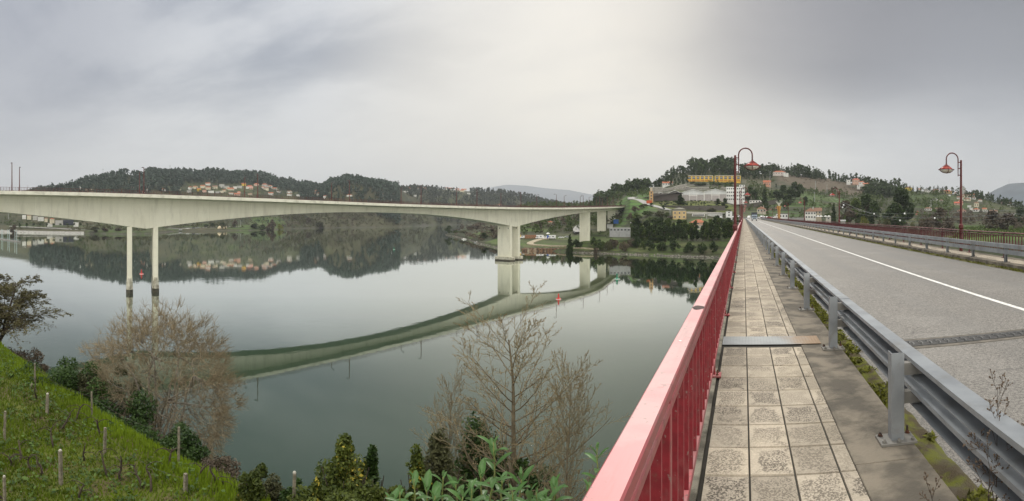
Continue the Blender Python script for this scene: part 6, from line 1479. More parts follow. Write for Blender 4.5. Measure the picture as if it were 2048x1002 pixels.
for x, yb, w_, h, c, r, lab in ((1804, 373, 9, 3, WH, 'O', 'white house with an orange roof left of the yellow villa'), (1816.5, 373, 13, 6, (.66, .52, .08), 'B', 'bright yellow two storey villa on the crest'), (1838, 374, 10, 4, WH, 'O', 'white house with an orange roof right of the yellow villa'), (1852, 374, 8, 4, GY, 'G', 'grey house on the crest'), (1858, 386, 13, 4, WH, 'G', 'flat white house in the middle of the right slope'), (1874, 381, 9, 5, WH, 'B', 'white house with a dark roof near the crest'), (1870, 379, 10, 4, (.2, .15, .11), 'B', 'dark brown house near the crest'), (1884, 379, 10, 4, CR, 'O', 'cream house with an orange roof near the crest'), (1894, 381, 18, 4, (.55, .40, .16), 'O', 'long ochre house with an orange roof near the crest'), (1870, 402, 10, 4, WH, 'G', 'white cottage below the terraces'), (1882, 403, 7, 2.5, GY, 'B', 'low cottage right of the white cottage'), (1781, 386, 9, 5, WH, 'G', 'white house left of the huge evergreen'), (1857, 413, 10, 3, GY, 'G', 'grey shed behind the huge evergreen'), (1856, 421, 14, 4, WH, 'B', 'long whitish house right of the huge evergreen'), (1873, 421, 8, 4, GY, 'B', 'grey house right of the long whitish one')):
    rm = n_[r][0]; house(x, yb, w_, h, c, rm, lab, 'flat' if r == 'G' else 'hip', max(1, int(w_ / 4)), 1, None, random.uniform(-.2, .2), frame=False)
vr = 'in the hillside village by the far lamp'
for a in ((1926, 384, 12, 4, GY, 'B'), (1921, 391, 14, 5, WH, 'G'), (1930, 396, 12, 5, CR, 'B'), (1921, 399, 12, 4, WH, 'B'), (1938, 391, 10, 4, PK, 'O'), (1947, 388, 14, 4, CR, 'O'), (1936, 399, 9, 4, WH, 'G'), (1946, 399, 10, 4, WH, 'B'), (1953, 395, 13, 5, GY, 'G'), (1964, 393, 12, 3, WH, 'G'), (1935, 402, 13, 4, CR, 'B'), (1921, 405, 10, 3, WH, 'O'), (1916, 411, 16, 4, PK, 'R'), (1953, 414, 10, 8, CR, 'B'), (1938, 415, 7, 4, WH, 'G'), (1943, 421, 6, 5, WH, 'G'), (1951, 424, 11, 5, WH, 'O'), (1968, 422, 8, 4, CR, 'O'), (1971, 424, 9, 3, WH, 'G'), (1925, 425, 16, 3.5, PK, 'B'), (1988, 428, 15, 5, WH, 'B'), (2019, 406, 10, 4, WH, 'B'), (2017, 413, 10, 4, WH, 'G'), (2026, 414, 7, 3, WH, 'B'), (1980, 400, 5, 3, WH, 'G'), (1968, 398, 5, 3, WH, 'G'), (2037, 431, 20, 4, WH, 'G'), (2035, 434, 16, 3, CR, 'G'), (2003, 392, 4, 3, PK, 'O'), (1913, 383, 8, 3, CR, 'O'), (1957, 387, 9, 3, CR, 'O'), (1899, 393, 4, 3, WH, 'G'), (1960, 403, 8, 3, WH, 'B'), (2031, 408, 4, 2, WH, 'G')):
    small(*a, vr, nx=2 if a[2] > 8 else 0)
house(1925, 377.5 + 4, 13, 4.5, GY, m_slate, 'grey gabled house standing over the hillside village', 'gable', 2, 1, 860, ridge_x=False, roofh=4)
house(1715, 433, 7, 4, (.30, .15, .11), m_tile_b, 'small brick spire roofed hut over the far railing', 'hip', 0, 1, None, roofh=4, sink=.5, name='hut', cat='hut'); house(1835, 430, 8, 3, (.5, .22, .16), m_tile_o, 'small orange hut before the huge evergreen', 'gable', 0, 1, None, name='hut', cat='hut', ridge_x=False, roofh=3)
house(1657, 440, 10, 5, (.45, .42, .36), m_slate, 'low stone shed right of the white fronted house', 'flat', 1, 1, 410, name='shed', cat='shed'); house(1686, 445, 9, 3, (.42, .44, .40), m_slate, 'pale garden shed beyond the far railing', 'gable', 0, 1, 395, name='shed', cat='shed')
# ------------------------------------------------------------------ roads and tracks draped over the land
def ribbon(name, pts, wid, m, label, lift=.35, n=14, kind='structure', thick=1.2, flat=False):
    A = []
    for q in pts:
        if len(q) == 2: p, d = at(*q)
        else: X, Y = G(q[0], q[2]); p = Vector((X, Y, y2z(q[1], q[2])))
        A.append(p)
    C_ = catmull(A, n); mb = MB(); V = []; wf = wid if callable(wid) else (lambda u: wid)
    for i, p in enumerate(C_):
        t_ = (C_[min(i + 1, len(C_) - 1)] - C_[max(i - 1, 0)]); l = Vector((t_.y, -t_.x, 0)); l = l.normalized() * wf(i / len(C_)) / 2
        a, b_ = p + l, p - l; z = p.z + lift if flat else max(p.z, gz(p.x, p.y), gz(a.x, a.y), gz(b_.x, b_.y)) + lift
        V += [(a.x, a.y, z), (b_.x, b_.y, z), (b_.x, b_.y, z - thick), (a.x, a.y, z - thick)]
    n_ = len(C_); F = [(4 * i + k, 4 * i + (k + 1) % 4, 4 * i + 4 + (k + 1) % 4, 4 * i + 4 + k) for i in range(n_ - 1) for k in range(4)]
    mb.add(V, F); o = mb.build(name, m); return tag(o, label, kind=kind)
m_track = mat('pale_dirt', (.42, .36, .25), (.30, .25, .17), .8, .95, world=True); m_lane = mat('lane_asphalt', (.34, .33, .31), (.27, .26, .245), .8, .9, world=True)
ribbon('dirt_track', [(1092, 479, 425), (1078, 480.5, 418), (1067, 485, 404), (1060, 489.5, 392), (1068, 493.5, 382), (1090, 495, 374), (1115, 496, 366), (1136, 497, 360)], lambda u: 5.5 - 2 * u, m_track, 'pale dirt track winding down to the water', .5)
ribbon('dirt_track', [(1143, 497, 352), (1160, 497.5, 346), (1180, 498, 341), (1200, 499, 338)], 2.2, m_track, 'narrow pale path along the shore', .3)
ribbon('lane', [(1337, 421, 462), (1326, 419, 470), (1315, 416, 478), (1302, 411.5, 492), (1290, 407, 508), (1277, 402.5, 526), (1265, 398.5, 548), (1262, 395.8, 575), (1270, 394.5, 600)], 7, m_lane, 'grey lane climbing the hill past the brick tower', .3)
ribbon('lane', [(1158, 472, 440), (1153, 466, 470), (1158, 462, 500), (1172, 458, 520)], 6, m_lane, 'grey lane behind the first approach pier', .4)
ribbon('motorway', [(1249, 409.6, 700), (1240, 404, 760), (1229, 400, 840), (1233, 397, 930)], lambda u: 26 + 14 * u, mat('pale_asphalt', (.48, .47, .455), (.40, .39, .38), .3, .9, world=True), 'pale motorway climbing away beyond the bridge', .5, flat=True)
# white embankment on the far left
m_emb = mat('white_embankment', (.36, .35, .32), (.22, .21, .19), .5, .9, dirt=(.13, .125, .11), dscale=.3, world=True)
e = empty('embankment_wall', (0, 0, 0), 0, 'long pale stone embankment wall along the far left bank', 'wall'); mb = MB(); pr = None
for x in np.arange(-200, 176, 8.0):
    d = float(np.interp(x, [-200, 0, 20, 40, 100, 172], [830, 800, 790, 775, 745, 725])); X, Y = G(x, d); X2, Y2 = G(x, d + 7)
    cur = [(X, Y, -1), (X2, Y2, 2.6 - .5 * x / 172), (X2, Y2, 3.0 - .5 * x / 172), (*G(x, d + 9), 3.0 - .5 * x / 172)]
    if pr: mb.add(pr + cur, [(0, 4, 5, 1), (1, 5, 6, 2), (2, 6, 7, 3)])
    pr = cur
mb.build('wall', m_emb, e)
ribbon('lane', [(330, 462.5, 842), (380, 460.5, 880), (430, 459.5, 905), (478, 459, 925)], 5, m_lane, 'pale quay road on the far bank under the long bridge', .3)
ribbon('lane', [(20, 452, 850), (60, 453.5, 830), (120, 456.5, 795), (172, 460, 765)], 5, m_lane, 'pale promenade along the embankment', .2)
# overpass beyond the motorway
e = empty('overpass', (0, 0, 0), 0, 'dark road overpass crossing the motorway beyond the bridge', 'bridge'); a, b_ = P(1190, 394, 800), P(1262, 389.5, 760); n = Vector((b_.y - a.y, a.x - b_.x, 0)).normalized() * 5
mb = MB(); mb.add([a - n, a + n, b_ + n, b_ - n] + [q + Vector((0, 0, 1.8)) for q in (a - n, a + n, b_ + n, b_ - n)], [(0, 3, 2, 1), (4, 5, 6, 7), (0, 1, 5, 4), (1, 2, 6, 5), (2, 3, 7, 6), (3, 0, 4, 7)])
m_dk = mat('weathered_concrete', (.06, .058, .055), (.04, .04, .038), .5, .9); mb.build('deck', m_dk, e)
mb = MB()
for s_ in (-1, 1):
    q0, q1 = a + n * s_ * .96 + Vector((0, 0, 1.8)), b_ + n * s_ * .96 + Vector((0, 0, 1.8)); mb.tube([q0 + Vector((0, 0, .9)), q1 + Vector((0, 0, .9))], .12, 4)
    for k in range(24): w_ = q0.lerp(q1, k / 23); mb.tube([w_, w_ + Vector((0, 0, .9))], .07, 4)
mb.build('railing', m_dk, e)
for k in (.12, .42, .72): w_ = a.lerp(b_, k); mb = MB(); mb.box(w_.x - .7, w_.x + .7, w_.y - .7, w_.y + .7, gz(w_.x, w_.y) - 3, w_.z + .02); mb.build('pier', m_dk, e)

# ------------------------------------------------------------------ on the river
m_redb = mat('red_buoy_paint', (.55, .03, .02), (.45, .025, .02), 3, .5); m_grb = mat('green_buoy_paint', (.01, .20, .10), (.01, .15, .08), 3, .5); m_wht = mat('white_hull', (.75, .74, .72), (.65, .64, .62), 2, .5)
def buoy(x, y, m, s, lab):
    d = DW(y); X, Y = G(x, d); e = empty('buoy', (X, Y, 0), 0, lab, 'buoy'); e.scale = (s, s, s)
    mb = MB(); mb.lathe([(.5, -.35), (1.0, -.2), (1.05, .12), (.9, .3), (.35, .36)], 14); mb.build('float', m, e)
    mb = MB(); mb.lathe([(1.07, -.02), (1.08, .02), (1.06, .1)], 14); mb.build('waterline_ring', m_wht, e)
    mb = MB(); mb.lathe([(.42, .35), (.30, 1.1), (.22, 1.35), (.30, 1.4), (.30, 1.8), (.16, 1.9), (.14, 2.15), (.05, 2.2)], 10); mb.build('tower', m, e)
buoy(1117, 598.5, m_redb, .72, 'red channel buoy floating in front of the great pier'); buoy(283, 548, m_redb, .8, 'small red channel buoy between the two slim piers'); buoy(1234, 558, m_grb, .95, 'green channel buoy near the reflection of the viaduct'); buoy(788, 499, m_grb, .8, 'tiny dark green buoy far out on the water')
# barge
m_rustb = mat('rusty_hull', (.22, .12, .065), (.07, .045, .03), .8, .9, lo=.4, hi=.6, dirt=(.52, .46, .34), dscale=.35)
a, b_ = P(1042, 502, DW(502)), P(1134, 502.5, DW(502.5)); a.z = b_.z = 0; L = (b_ - a).length; e = empty('barge', tuple(a), atan2(b_.y - a.y, b_.x - a.x), 'long low rusty barge moored at the grassy shore', 'barge')
mb = MB(); mb.prism([(0, 1.35), (.8, 0), (1.2, -.6), (L - .8, -.6), (L, 0), (L, 2.0), (L * .55, 1.7), (2.5, 1.75)], 'y', 0, 6.5); mb.build('hull', m_rustb, e)
mb = MB(); mb.prism([(.5, 1.55), (2.5, 1.75), (L * .55, 1.7), (L, 2.0), (L, 2.25), (L * .55, 1.95), (2.5, 2.0), (.5, 1.75)], 'y', -.12, .0); mb.build('rubbing_strake', mat('rust_pale', (.36, .30, .21), (.17, .10, .06), .6), e)
for k in range(7): mb = MB(); xx = 2.5 + k * (L - 4) / 6; mb.lathe([(.22, 0), (.2, .5), (.3, .55), (.3, .7)], 8, (xx, .6, 1.85)); mb.build('bollard', m_rustb, e)
# jetty at the left
e = None; a, b_ = P(38, 484, DW(484)), P(-30, 473, DW(474)); a.z = b_.z = .0; L = (b_ - a).length; e = empty('floating_jetty', tuple(a), atan2(b_.y - a.y, b_.x - a.x), 'grey floating jetty with pale steel piles at the left edge', 'jetty')
mb = MB(); mb.box(0, L, -1.4, 1.4, -.3, .75); mb.build('pontoon', mat('jetty_deck', (.26, .25, .23), (.16, .155, .14), .8), e); m_st2 = mat('teal_pile', (.36, .45, .45), (.26, .33, .33), 1, .5)
for k in range(11): mb = MB(); mb.lathe([(.24, -2), (.24, 10.6 - .2 * k), (.05, 11.0 - .2 * k)], 10, (4 + 11.5 * k, .9 * (-1) ** k, 0)); mb.build('pile', m_st2, e)
mb = MB()
for k in range(int(L / 3)): mb.tube([(3 * k, -1.3, .7), (3 * k, -1.3, 1.8)], .05, 4)
mb.tube([(0, -1.3, 1.8), (L, -1.3, 1.8)], .05, 4); mb.build('handrail', m_st2, e)
def boat(x, y, L, lab, c=m_wht, rz=.4):
    d = DW(y); X, Y = G(x, d); e = empty('small_boat', (X, Y, 0), rz, lab, 'boat'); mb = MB(); n = 9; V = []
    for i in range(n):
        u = i / (n - 1); w_ = L * .17 * (1 - max(0, (u - .45) / .55) ** 2.2) + .02; z = .6 + .25 * u * u
        V += [(L * (u - .5), -w_, z), (L * (u - .5), -w_ * .6, -.15), (L * (u - .5), w_ * .6, -.15), (L * (u - .5), w_, z)]
    mb.add(V, [(4 * i + k, 4 * i + k + 1, 4 * i + 5 + k, 4 * i + 4 + k) for i in range(n - 1) for k in range(3)] + [(0, 1, 2, 3), (4 * n - 4, 4 * n - 3, 4 * n - 2, 4 * n - 1)] + [(4 * i, 4 * i + 4, 4 * i + 7, 4 * i + 3) for i in range(n - 1)]); mb.build('hull', c, e)
    mb = MB(); mb.prism([(-.18 * L, .5), (.1 * L, .5), (.05 * L, 1.35), (-.18 * L, 1.4)], 'y', -L * .11, L * .11); mb.build('cabin', m_frame, e)
boat(955, 485.5, 5.5, 'small grey boat moored at the shore of the spit', mat('grey_hull', (.42, .44, .45), (.34, .36, .37), 2)); boat(928, 479, 4.5, 'small white boat at the tip of the spit')

# stones along the water's edge
gr_ = np.random.default_rng(77); xs = np.concatenate([gr_.uniform(1136, 1440, 330), gr_.uniform(945, 1042, 150), gr_.uniform(905, 945, 60)]); V = []; F = []; off = 0
ico = bmesh.new(); bmesh.ops.create_icosphere(ico, subdivisions=1, radius=1); IV = np.array([v.co[:] for v in ico.verts]); IF = np.array([[v.index for v in f.verts] for f in ico.faces]); ico.free()
for x in xs:
    X, Y = 0, 0; ds = np.arange(280, 700, 1.0); zs = ground(ds * sin(az(x)), ds * cos(az(x))); k = np.argmax(zs > -.1); d = ds[k] + gr_.uniform(-1.5, 2.5); r = gr_.uniform(.25, .85); X, Y = G(x, d)
    R = IV * r * gr_.uniform(.6, 1.3, 3) * (1 + .25 * gr_.normal(size=(len(IV), 1)) * .5); V.append(R + (X, Y, gr_.uniform(-.15, .3))); F.append(IF + off); off += len(IV)
tag(link('gravel', np_mesh('gravel', np.concatenate(V), np.concatenate(F), mat('shore_stone', (.23, .215, .18), (.10, .09, .07), .9, .95, world=True))), 'pale stones along the far shore', kind='stuff')

# ------------------------------------------------------------------ vehicles
m_tyre = mat('black_tyre', (.02, .02, .02), (.03, .03, .03), 9, .8); m_gl = mat('dark_glass', (.03, .045, .06), (.04, .06, .075), 3, .08, spec=.7); m_hl = mat('headlamp_glass', (.7, .7, .66), rough=.15); m_dkp = mat('dark_plastic', (.03, .03, .032), (.045, .045, .045), 6, .6)
def wheel(p, x, y, r, w_=.22, side=1):
    mb = MB(); mb.tube([(x - w_ / 2, y, r), (x + w_ / 2, y, r)], r, 16); o = mb.build('wheel', m_tyre, p); mb = MB(); mb.tube([(x - w_ / 2 - .01, y, r), (x + w_ / 2 + .01, y, r)], r * .55, 12); mb.build('rim', mat('grey_rim', (.4, .4, .4), rough=.4, metal=.6), o)
# the lorry coming over the bridge, front towards us (-Y)
X, Y = 212 * sin(az(1509)), 212 * cos(az(1509)); e = empty('lorry', (X, Y, ROADZ + GR * Y), 0, 'small blue grey lorry with a dark tarpaulin box driving towards us on the bridge', 'lorry')
m_cab = mat('blue_grey_paint', (.34, .42, .50), (.28, .36, .44), 2, .35); m_tarp = mat('dark_tarpaulin', (.035, .04, .05), (.055, .06, .07), 1.5, .8)
mb = MB(); mb.prism([(-.1, .55), (-.1, 1.25), (.12, 1.35), (.42, 2.15), (.6, 2.28), (1.9, 2.28), (1.9, .55)], 'x', -1.0, 1.0); mb.build('cab', m_cab, e, bevel=.05)
mb = MB(); mb.prism([(-.13, 1.36), (.09, 1.42), (.36, 2.1), (.14, 2.06)], 'x', -.86, .86); mb.build('windscreen', m_gl, e)
mb = MB(); mb.box(-1.15, 1.15, 2.0, 6.2, .95, 3.25); b2 = mb.build('cargo_box', m_tarp, e, bevel=.06); mb = MB(); mb.box(-1.17, 1.17, 1.97, 6.22, 3.15, 3.28); mb.build('roof_edge', m_dkp, b2)
mb = MB(); mb.box(-1.02, 1.02, -.2, 0, .38, .72); mb.build('bumper', mat('grey_bumper', (.30, .31, .32), rough=.6), e)
mb = MB(); mb.box(-.6, .6, -.13, 0, .82, 1.12); mb.build('grille', m_dkp, e)
for sx_ in (-1, 1):
    mb = MB(); mb.box(sx_ * .78 - .16, sx_ * .78 + .16, -.14, .02, .82, 1.06); mb.build('headlight', m_hl, e)
    mb = MB(); mb.box(sx_ * 1.18 - .08, sx_ * 1.18 + .08, .1, .2, 1.5, 1.95); mb.tube([(sx_ * 1.0, .2, 1.95), (sx_ * 1.18, .15, 1.95)], .02, 5); mb.build('mirror', m_dkp, e)
    wheel(e, sx_ * .85, .75, .42); wheel(e, sx_ * .85, 4.9, .42, .4)
mb = MB(); mb.box(-.26, .26, -.215, -.2, .42, .53); mb.build('number_plate', m_frame, e)
mb = MB(); mb.box(-.9, .9, .3, 6, .5, .95); mb.build('chassis', m_dkp, e)
def car(p, yaw, body, lab, grp=None, kind='car', s=1.0):
    e = empty({'car': 'parked_car', 'van': 'parked_van', 'camper': 'camper_van'}[kind], tuple(p), yaw, lab, {'car': 'car', 'van': 'van', 'camper': 'camper van'}[kind], grp); e.scale = (s, s, s); mb = MB()
    prof = {'car': [(-2.1, .3), (-2.15, .75), (-1.3, .95), (-.7, 1.42), (.8, 1.45), (1.6, 1.0), (2.1, .9), (2.1, .3)], 'van': [(-2.5, .35), (-2.5, 1.0), (-1.8, 1.25), (-1.2, 2.0), (2.5, 2.05), (2.5, .35)], 'camper': [(-3.0, .4), (-3.0, 1.1), (-2.3, 1.3), (-2.0, 1.9), (-2.6, 2.2), (-2.4, 2.9), (3.0, 2.9), (3.0, .4)]}[kind]
    w_ = {'car': .85, 'van': .95, 'camper': 1.1}[kind]; mb.prism(prof, 'y', -w_, w_); mb.build('body', body, e, bevel=.06)
    mb = MB(); q = {'car': [(-1.15, .97), (-.68, 1.36), (.75, 1.38), (1.35, 1.0)], 'van': [(-1.7, 1.3), (-1.2, 1.85), (-.2, 1.85), (-.2, 1.3)], 'camper': [(-2.2, 1.3), (-1.95, 1.8), (-1.2, 1.8), (-1.2, 1.3)]}[kind]; mb.prism(q, 'y', -w_ - .02, w_ + .02); mb.build('window', m_gl, e)
    if kind == 'camper': mb = MB(); mb.box(.2, 1.4, -w_ - .02, w_ + .02, 1.5, 2.2); mb.build('window', m_gl, e)
    for yy in (-1, 1):
        for xx in (prof[0][0] * .62, prof[-1][0] * .62): mb = MB(); mb.tube([(xx, yy * (w_ - .1) - .1, .33), (xx, yy * (w_ - .1) + .1, .33)], .33, 10); mb.build('wheel', m_tyre, e)
    return e
wp = mat('white_car_paint', (.72, .72, .71), (.66, .66, .65), 3, .35); sp_ = mat('silver_car_paint', (.45, .46, .47), (.40, .41, .42), 3, .35, .3); bp_ = mat('dark_car_paint', (.05, .055, .07), (.07, .075, .09), 3, .3); rp_ = mat('red_car_paint', (.35, .03, .025), (.3, .03, .025), 3, .3)
for x, d, kd, m_, lab, yw in ((1046, 432, 'van', wp, 'white van parked at the left end of the shore field', .1), (1079, 428, 'camper', wp, 'white camper parked right of the rusty container on the shore field', .2), (1092, 427, 'van', wp, 'white van by the blue banner on the shore field', .1), (1104, 425, 'camper', wp, 'white camper van in the middle of the shore field', .0), (1122, 424, 'car', wp, 'white car parked on the shore field', .0), (1134, 424, 'car', sp_, 'silver car parked at the right end of the shore field', .1)):
    X, Y = G(x, d); car((X, Y, gz(X, Y) + .1), -az(x) + yw, m_, lab, None, kd)
X, Y = G(1041, 433); e = empty('digger', (X, Y, gz(X, Y) + .1), -az(1041), 'yellow machine half hidden behind the great pier', 'machine'); mb = MB(); mb.prism([(-1.5, .5), (1.5, .5), (1.5, 1.6), (.5, 1.7), (.4, 2.8), (-.8, 2.8), (-.9, 1.7), (-1.5, 1.5)], 'y', -1, 1); mb.build('body', mat('yellow_machine_paint', (.6, .36, .02), (.5, .3, .02), 2), e); mb = MB(); mb.box(-1.7, 1.7, -1.2, 1.2, 0, .6); mb.build('track', m_tyre, e)
X, Y = G(1062, 430); e = empty('container', (X, Y, gz(X, Y) + .05), -az(1062), 'long rusty brown container on the shore field', 'container'); mb = MB(); mb.box(-4.8, 4.8, -1.2, 1.2, .2, 2.9); mb.build('body', mat('rusty_container', (.30, .15, .075), (.17, .085, .05), .8, .9, dirt=(.42, .30, .18), dscale=.8), e)
mb = MB(); [mb.box(-4.8 + .6 * k, -4.6 + .6 * k, -1.27, 1.27, .3, 2.85) for k in range(17)]; mb.build('rib', mat('rusty_container'if 0 else 'rusty_container', (.3, .15, .08)), e)
X, Y = G(1096, 426); e = empty('banner', (X, Y, gz(X, Y)), -az(1096), 'blue banner with a white parasol on the shore field', 'banner'); mb = MB(); mb.tube([(0, 0, 0), (0, 0, 4.2)], .06, 6); mb.build('pole', m_frame, e); mb = MB(); mb.box(-.9, .9, -.05, .05, .4, 3.0); mb.build('cloth', mat('blue_cloth', (.03, .10, .42), (.03, .08, .35), 2), e); mb = MB(); mb.lathe([(1.6, 4.0), (1.0, 4.6), (.1, 5.0)], 8); mb.build('parasol', m_frame, e)
for k, (x, y, d, m_, kd) in enumerate(((1499, 437.0, 400, wp, 'van'), (1520, 437, 420, wp, 'car'), (1524, 436.5, 428, wp, 'van'), (1529, 437, 415, sp_, 'car'), (1534, 436.5, 425, wp, 'car'), (1538, 437, 418, rp_, 'car'), (1543, 437, 420, wp, 'car'), (1549, 437, 425, wp, 'van'), (1468, 436, 430, wp, 'car'), (1475, 435, 440, wp, 'van'), (1436, 437, 436, sp_, 'car'), (1442, 437, 436, wp, 'car'), (1340, 438, 430, wp, 'car'), (1267, 447, 400, wp, 'car'))):
    X, Y = G(x, d); lab = {0: 'white van behind the lorry at the end of the bridge', 8: 'white car left of the nearest lamp post', 9: 'white van left of the nearest lamp post', 12: 'white car left of the tan house', 13: 'white car below the hill road at the left'}.get(k, 'small %s parked by the roundabout' % ('van' if kd == 'van' else 'car'))
    car((X, Y, max(gz(X, Y), y2z(y, d))), -az(x) + random.choice((0, 1.2, 2.9)), m_, lab, None if k in (0, 8, 9, 12, 13) else 'vehicles parked by the roundabout', kd)
for k, (x, d) in enumerate(((375, 862), (361, 850), (387, 872), (395, 878))):
    X, Y = G(x, d); car((X, Y, gz(X, Y) + .3), -az(x), (wp, sp_, bp_, sp_)[k], 'car parked on the far quay under the long bridge', 'cars on the far quay', 'car', 1.3)
for k, (x, yb, w_) in enumerate(((439, 457.5, 8), (450, 457.5, 8))):
    p, d = at(x, yb); e = empty('tent', tuple(p), -az(x), 'cream tent on the far green bank, %s of two' % ('left one', 'right one')[k], 'tent'); W_ = w_ * d / FP; mb = MB(); mb.lathe([(W_ / 2, 0), (W_ / 2, 1.6), (W_ * .3, 3.4), (.1, 4.6)], 10); mb.build('canvas', mat('cream_canvas', (.6, .5, .34), (.5, .41, .27), 1), e)
for k, (x, y, d) in enumerate(((1642, 433, 415), (1651, 432, 418), (1658, 433, 416), (1636, 433, 412))):
    X, Y = G(x, d); e = empty('parasol', (X, Y, y2z(439, d)), 0, 'white garden parasol beside the white fronted house', 'parasol', 'white parasols beside the white fronted house'); mb = MB(); mb.tube([(0, 0, -2), (0, 0, 2.6)], .05, 5); mb.build('pole', m_frame, e); mb = MB(); mb.lathe([(1.5, 2.2), (.8, 2.75), (.08, 3.1)], 8); mb.build('canopy', m_frame, e)

# statue column by the roundabout
X, Y = G(1558, 420); z0 = 19.5; e = empty('statue_column', (X, Y, z0), -az(1558), 'ochre stone column with pale raised arms on its top', 'monument'); k_ = 420 / FP
mb = MB(); mb.box(-1.3, 1.3, -1.3, 1.3, 0, 1.6); mb.box(-.95, .95, -.95, .95, 1.6, 7); mb.prism([(-.95, 7), (.95, 7), (1.6, 10.3), (-1.6, 10.3)], 'y', -.95, .95); mb.box(-1.7, 1.7, -1.1, 1.1, 10.3, 10.9); mb.build('shaft', mat('ochre_stone', (.46, .25, .06), (.36, .19, .05), .8, .9), e)
mb = MB(); mb.lathe([(.45, 10.9), (.5, 12.2), (.3, 12.9), (.15, 13.1), (.28, 13.4), (.2, 13.8)], 10); mb.build('torso', mat('bleached_bronze', (.56, .55, .48), (.45, .44, .38), 1), e)
for s_ in (-1, 1): mb = MB(); mb.tube([(s_ * .4, 0, 12.5), (s_ * 1.3, 0, 13.4), (s_ * 1.5, 0, 15.2)], [.22, .18, .12], 7); mb.tube([(s_ * .3, .4, 11.6), (s_ * 1.9, .4, 13.8), (s_ * 2.5, .4, 14.6)], [.2, .16, .1], 7); mb.build('arm', _mc['bleached_bronze'], e)
# thin poles: floodlights, power poles, masts
m_gal = mat('pole_grey', (.38, .39, .38), (.30, .31, .30), 1, .6)
def pole(x, yt, yb, d, lab, r=.12, arms=(), name='utility_pole', cat='pole', m_=m_gal):
    X, Y = G(x, d); zb = gz(X, Y) if yb is None else y2z(yb, d); e = empty(name, (X, Y, zb - .3), -az(x), lab, cat); H = y2z(yt, d) - zb + .3; mb = MB(); mb.lathe([(r, 0), (r * .7, H)], 7); mb.build('shaft', m_, e)
    for z, w_ in arms: mb = MB(); mb.box(-w_, w_, -.06, .06, H - z - .06, H - z + .06); mb.build('crossarm', m_, e)
for x, yt, yb, d, lab in ((1540, 342, 376, 760, 'tall grey power pole on the hillside under the mansion'), (1631, 362, 378, 780, 'grey power pole on the brown slope'), (1654, 369, 385, 760, 'short power pole low on the brown slope'), (1629, 384, 403, 600, 'grey power pole in the green meadow behind the lamps'), (1271, 361, 386, 790, 'lattice mast rising in front of the dark wooded knoll'), (1521, 372, 385, 700, 'slim pale pole among the scrub over the office block'), (1413, 424, 441, 430, 'slim lamp standard behind the showroom'), (1340, 420, 436, 430, 'grey pole left of the tan house'), (1862, 400, 413, 600, 'pale pole on the terraced right slope'), (17, 424, 438, 950, 'pale pole on the far left bank'), (481, 440, 460, 925, 'pale pole at the end of the far quay')):
    pole(x, yt, yb, d, lab, .16 + .0002 * d, ((.5, 1.0),))
for x, yt, yb, d, lab in ((55.5, 370, 378, 1500, 'faint lattice pylon on the far left skyline'), (206, 337, 344, 1500, 'faint lattice pylon on the crest of the left hill'), (412, 333, 341, 1560, 'thin pylon on the middle of the left ridge'), (340, 330, 338, 1560, 'thin mast on the highest part of the left ridge'), (390, 336, 343, 1560, 'short thin mast on the left ridge'), (2018, 357, 367, 4800, 'thin mast on the summit of the blue mountain')):
    X, Y = G(x, d); zb, zt = y2z(yb + 3, d), y2z(yt, d); e = empty('pylon', (X, Y, zb), -az(x), lab, 'pylon'); H = zt - zb; w_ = H * .1 if d < 3000 else .9; mb = MB()
    for sx_ in (-1, 1):
        for sy in (-1, 1): mb.tube([(sx_ * w_, sy * w_, 0), (sx_ * w_ * .25, sy * w_ * .25, H * .75), (0, 0, H)], .16 * d / 1500, 4)
    mb.build('lattice', m_gal, e)
    if d < 3000: mb = MB(); [mb.box(-H * .16, H * .16, -.2, .2, H * q, H * q + .35) for q in (.72, .86)]; mb.build('crossarm', m_gal, e)
# river-crossing cables with marker balls, beyond the far railing
m_cab2 = mat('grey_cable', (.30, .31, .31), (.25, .26, .26), 1, .6, .4)
for i, (p0, p1, p2, balls) in enumerate((((1660, 392, 260), (1748, 425.5, 200), (2080, 418, 190), (.30, .62)), ((1665, 396, 262), (1790, 435, 205), (2080, 424, 190), (.42, .66)), ((1650, 388, 262), (1740, 431, 205), (2080, 428, 190), (.35,)), ((1655, 390, 264), (1800, 441, 205), (2080, 432, 190), (.52,)))):
    A = [P(*p0), P(*p1), P(*p2)]; C_ = catmull(A, 14); e = empty('power_cable', (0, 0, 0), 0, ['topmost', 'second', 'third', 'lowest'][i] + ' grey cable with white marker balls beyond the far railing', 'cable'); mb = MB(); mb.tube(C_, .022, 4); mb.build('cable', m_cab2, e)
    for u in balls:
        q = C_[int(u * (len(C_) - 1))]; mb = MB(); mb.lathe([(.05, -.33), (.24, -.24), (.33, 0), (.24, .24), (.05, .33)], 10, tuple(q)); mb.build('marker_ball', mat('white_ball', (.8, .8, .78), rough=.5), e)
# vineyard rows on the right bank: one could not count the stocks, rows of green
V = []; A = []; gv = np.random.default_rng(31)
for r_ in range(26):
    for x in np.arange(1905, 2060, .7):
        d = 322 + r_ * 4.2 + (x - 1980) * .12; X, Y = G(x, d); V.append((X, Y, gz(X, Y) + gv.uniform(.2, 1.1))); A.append(gv.random())
B = np.array(V) + gv.normal(0, .12, (len(V), 3)); Vq, Fq = leaf_quads(B, .75, gv); tag(link('vineyard', np_mesh('vineyard', Vq, Fq, lf_mid, np.repeat(A, 4))), 'rows of young green vines beyond the far railing', kind='stuff')
